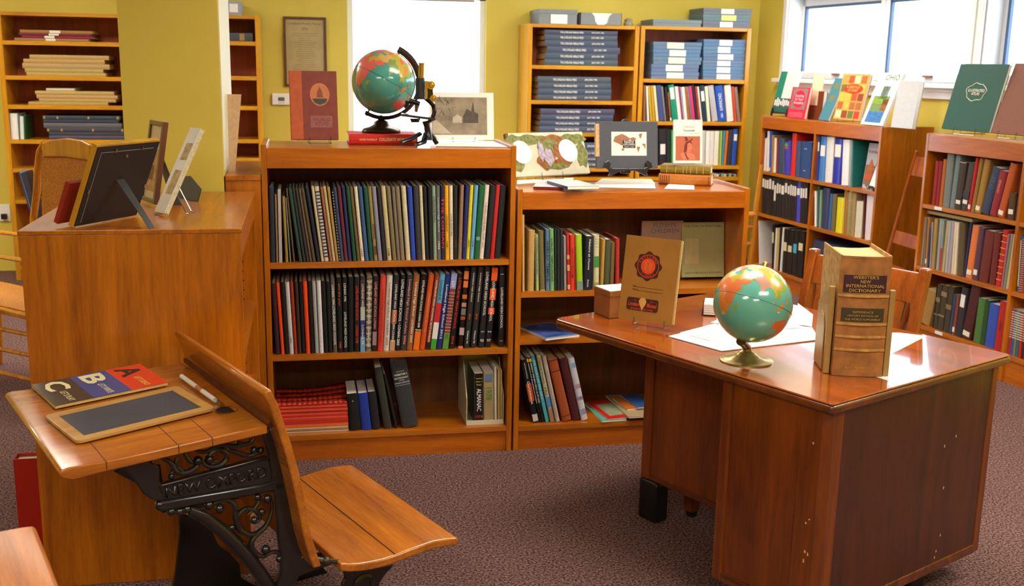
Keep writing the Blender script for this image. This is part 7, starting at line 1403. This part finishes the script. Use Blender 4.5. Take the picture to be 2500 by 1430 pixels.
# cane-backed armchair at the far left
CANE = plain(C('c07c24'), .7, name='woven_cane', var=.3, scale=130, bump=1.0)
pl_, pr_ = onY(92, 545, 5.55), onY(100, 350, 5.55)
tl_, tr_ = onY(104, 352, 5.55), onY(224, 356, 5.25)
ya_ = math.atan2(tr_.y-tl_.y, tr_.x-tl_.x); wL = math.hypot(tr_.x-tl_.x, tr_.y-tl_.y); zL = tl_.z
g = thing('armchair', 'golden wooden armchair with woven cane back and seat at far left', 'chair', (tl_.x, tl_.y, 0), ya_)
def P3(px, py, v=0):
    n = Vector((-math.sin(ya_), math.cos(ya_), 0)); q = onP(px, py, Vector((tl_.x, tl_.y, 0))+n*v, ya_)-Vector((tl_.x, tl_.y, 0)); return (q.dot(Vector((math.cos(ya_), math.sin(ya_), 0))), v, q.z)
lp = [P3(x, y) for x, y in ((108, 348), (97, 370), (92, 420), (90, 470), (82, 530))]; lp += [(lp[-1][0]-.03, -.03, .45)]
MB().tube(lp, [.014, .017, .018, .018, .018, .02], 10).build('back_post', GLDZ, g, smooth=True)
rp = [(wL+(a-lp[0][0])*-.4, b, c) for a, b, c in lp]; MB().tube(rp, [.014, .017, .018, .018, .018, .02], 10).build('back_post', GLDZ, g, smooth=True)
cr_ = [P3(x, y) for x, y in ((104, 350), (130, 341), (165, 337), (200, 342), (224, 354))]; cb = [P3(x, y) for x, y in ((224, 392), (165, 383), (110, 383))]
MB().prism([(a, c) for a, b, c in cr_+cb], -.012, .012, 'y').build('crest_rail', GLDZ, g, bevel=.006, seg=3)
MB().prism([(lp[1][0]+.012, cb[2][2]-.004), (lp[3][0]+.014, .56), (rp[3][0]-.014, .56), (rp[1][0]-.012, cb[0][2]-.004), (cb[1][0], cb[1][2]-.004)], -.005, .005, 'y').build('cane_back', CANE, g)
MB().box(lp[3][0], rp[3][0], -.010, .010, .52, .56).build('back_rail', GLDZ, g, bevel=.003)
xs, xe = lp[-1][0], rp[-1][0]
MB().prism([(xs-.42, -.36), (xs-.40, .02), (xe-.02, .06), (xe, -.30)], .43, .455).build('seat_frame', GLDZ, g, bevel=.006); MB().prism([(xs-.38, -.32), (xs-.36, -.01), (xe-.05, .02), (xe-.04, -.27)], .4551, .460).build('cane_seat', CANE, g)
for k, (px_, py_) in enumerate(((xs-.40, -.34), (xe-.02, -.28), (xs-.38, .0), (xe-.04, .04))): MB().tube([(px_, py_, .43), (px_-.01, py_, .2), (px_+(.02 if k % 2 else -.03), py_, 0)], [.02, .018, .014], 10).build('leg', GLDZ, g, smooth=True)
for z in (.34, .24, .12): MB().tube([(xs-.41, -.34, z-.01), (xe-.02, -.28, z+.02)], .011, 8).build('stretcher', GLDZ, g, smooth=True)
for y_, z in ((-.34, .69), (.0, .72)): MB().tube([(xs-.46, y_, z), (xs-.2, y_, z+.01), (xe-.03, y_+.02, z+.03)], [.026, .022, .02], 10, flat=.5).build('armrest', GLDZ, g, smooth=True); MB().tube([(xs-.40, y_, .455), (xs-.41, y_, z)], .014, 8).build('arm_post', GLDZ, g, smooth=True)
# ladder-back rocker between the far corner case and the right wall case
def slatchair(name, label, top, foot, yaw, wdt, zs, mat):
    """two leaning posts with slats; top and foot are world points of the visible post"""
    g = thing(name, label, 'chair', (foot.x, foot.y, 0), yaw); R_ = Matrix.Rotation(-yaw, 3, 'Z'); t = R_ @ (top-Vector((foot.x, foot.y, 0))); b_ = Vector((0, 0, foot.z))
    for o_ in (0, wdt):
        s_ = Vector((0, o_, 0)); m_ = b_.lerp(t, .5)
        MB().tube([s_+Vector((-.02, 0, .0)), s_+b_.lerp(t, .35), s_+m_, s_+t], [.016, .018, .017, .012], 10).sphere(s_+t, .014, 8, 6).build('back_post', mat, g, smooth=True)
        MB().tube([s_+Vector((-.42, 0, 0)), s_+Vector((-.40, 0, .44))], .017, 10).build('leg', mat, g, smooth=True)
        MB().tube([s_+Vector((-.40, 0, .2)), s_+Vector((.0, 0, .22))], .01, 8).build('stretcher', mat, g, smooth=True)
    for z0, z1 in zs:
        f0, f1 = z0/t.z, z1/t.z; a, c = b_.lerp(t, f0), b_.lerp(t, f1)
        MB().add([(a.x-.004, .01, z0), (a.x-.004, wdt-.01, z0), (a.x+.006, wdt-.01, z0), (a.x+.006, .01, z0), (c.x-.004, .01, z1), (c.x-.004, wdt-.01, z1), (c.x+.006, wdt-.01, z1), (c.x+.006, .01, z1)], [(0, 1, 2, 3), (7, 6, 5, 4), (0, 4, 5, 1), (1, 5, 6, 2), (2, 6, 7, 3), (3, 7, 4, 0)]).build('back_slat', mat, g)
    bx(-.42, -.02, min(0, wdt)-.02, max(0, wdt)+.02, .43, .455).build('seat', mat, g, bevel=.006)
    return g
tp = onY(2238, 371, 6.2); bt = onY(2172, 612, 6.2)
slatchair('ladder_back_chair', 'tall wooden slat-back chair in the gap between the right wall bookcases', tp, Vector((bt.x-.10, 6.2, 0)), 0, -.38, ((.98, 1.10), (.55, .63)), CHRZ)
g = thing('wooden_rack', 'slanted wooden rack with rungs in the gap right of behind-desk bookcase', 'rack', (onY(1815, 500, 6.6).x, 6.6, 0))
def R6(x, y): q = onY(x, y, 6.6)-g.location; return (q.x, 0, q.z)
MB().tube([R6(1860, 402), R6(1844, 520), (R6(1830, 640)[0], 0, .3), (R6(1826, 700)[0], 0, 0)], [.014, .018, .018, .016], 10).build('slanted_post', GLDZ, g, smooth=True)
a = R6(1810, 480); MB().tube([(a[0], 0, 0), a], .018, 10).build('upright_post', GLDZ, g, smooth=True)
for y_, k in ((526, 1843), (556, 1840), (597, 1836)): p, q = R6(1812, y_), R6(k, y_-3); MB().tube([p, q], .014 if y_ > 530 else .02, 8).build('rung', GLDZ, g, smooth=True)
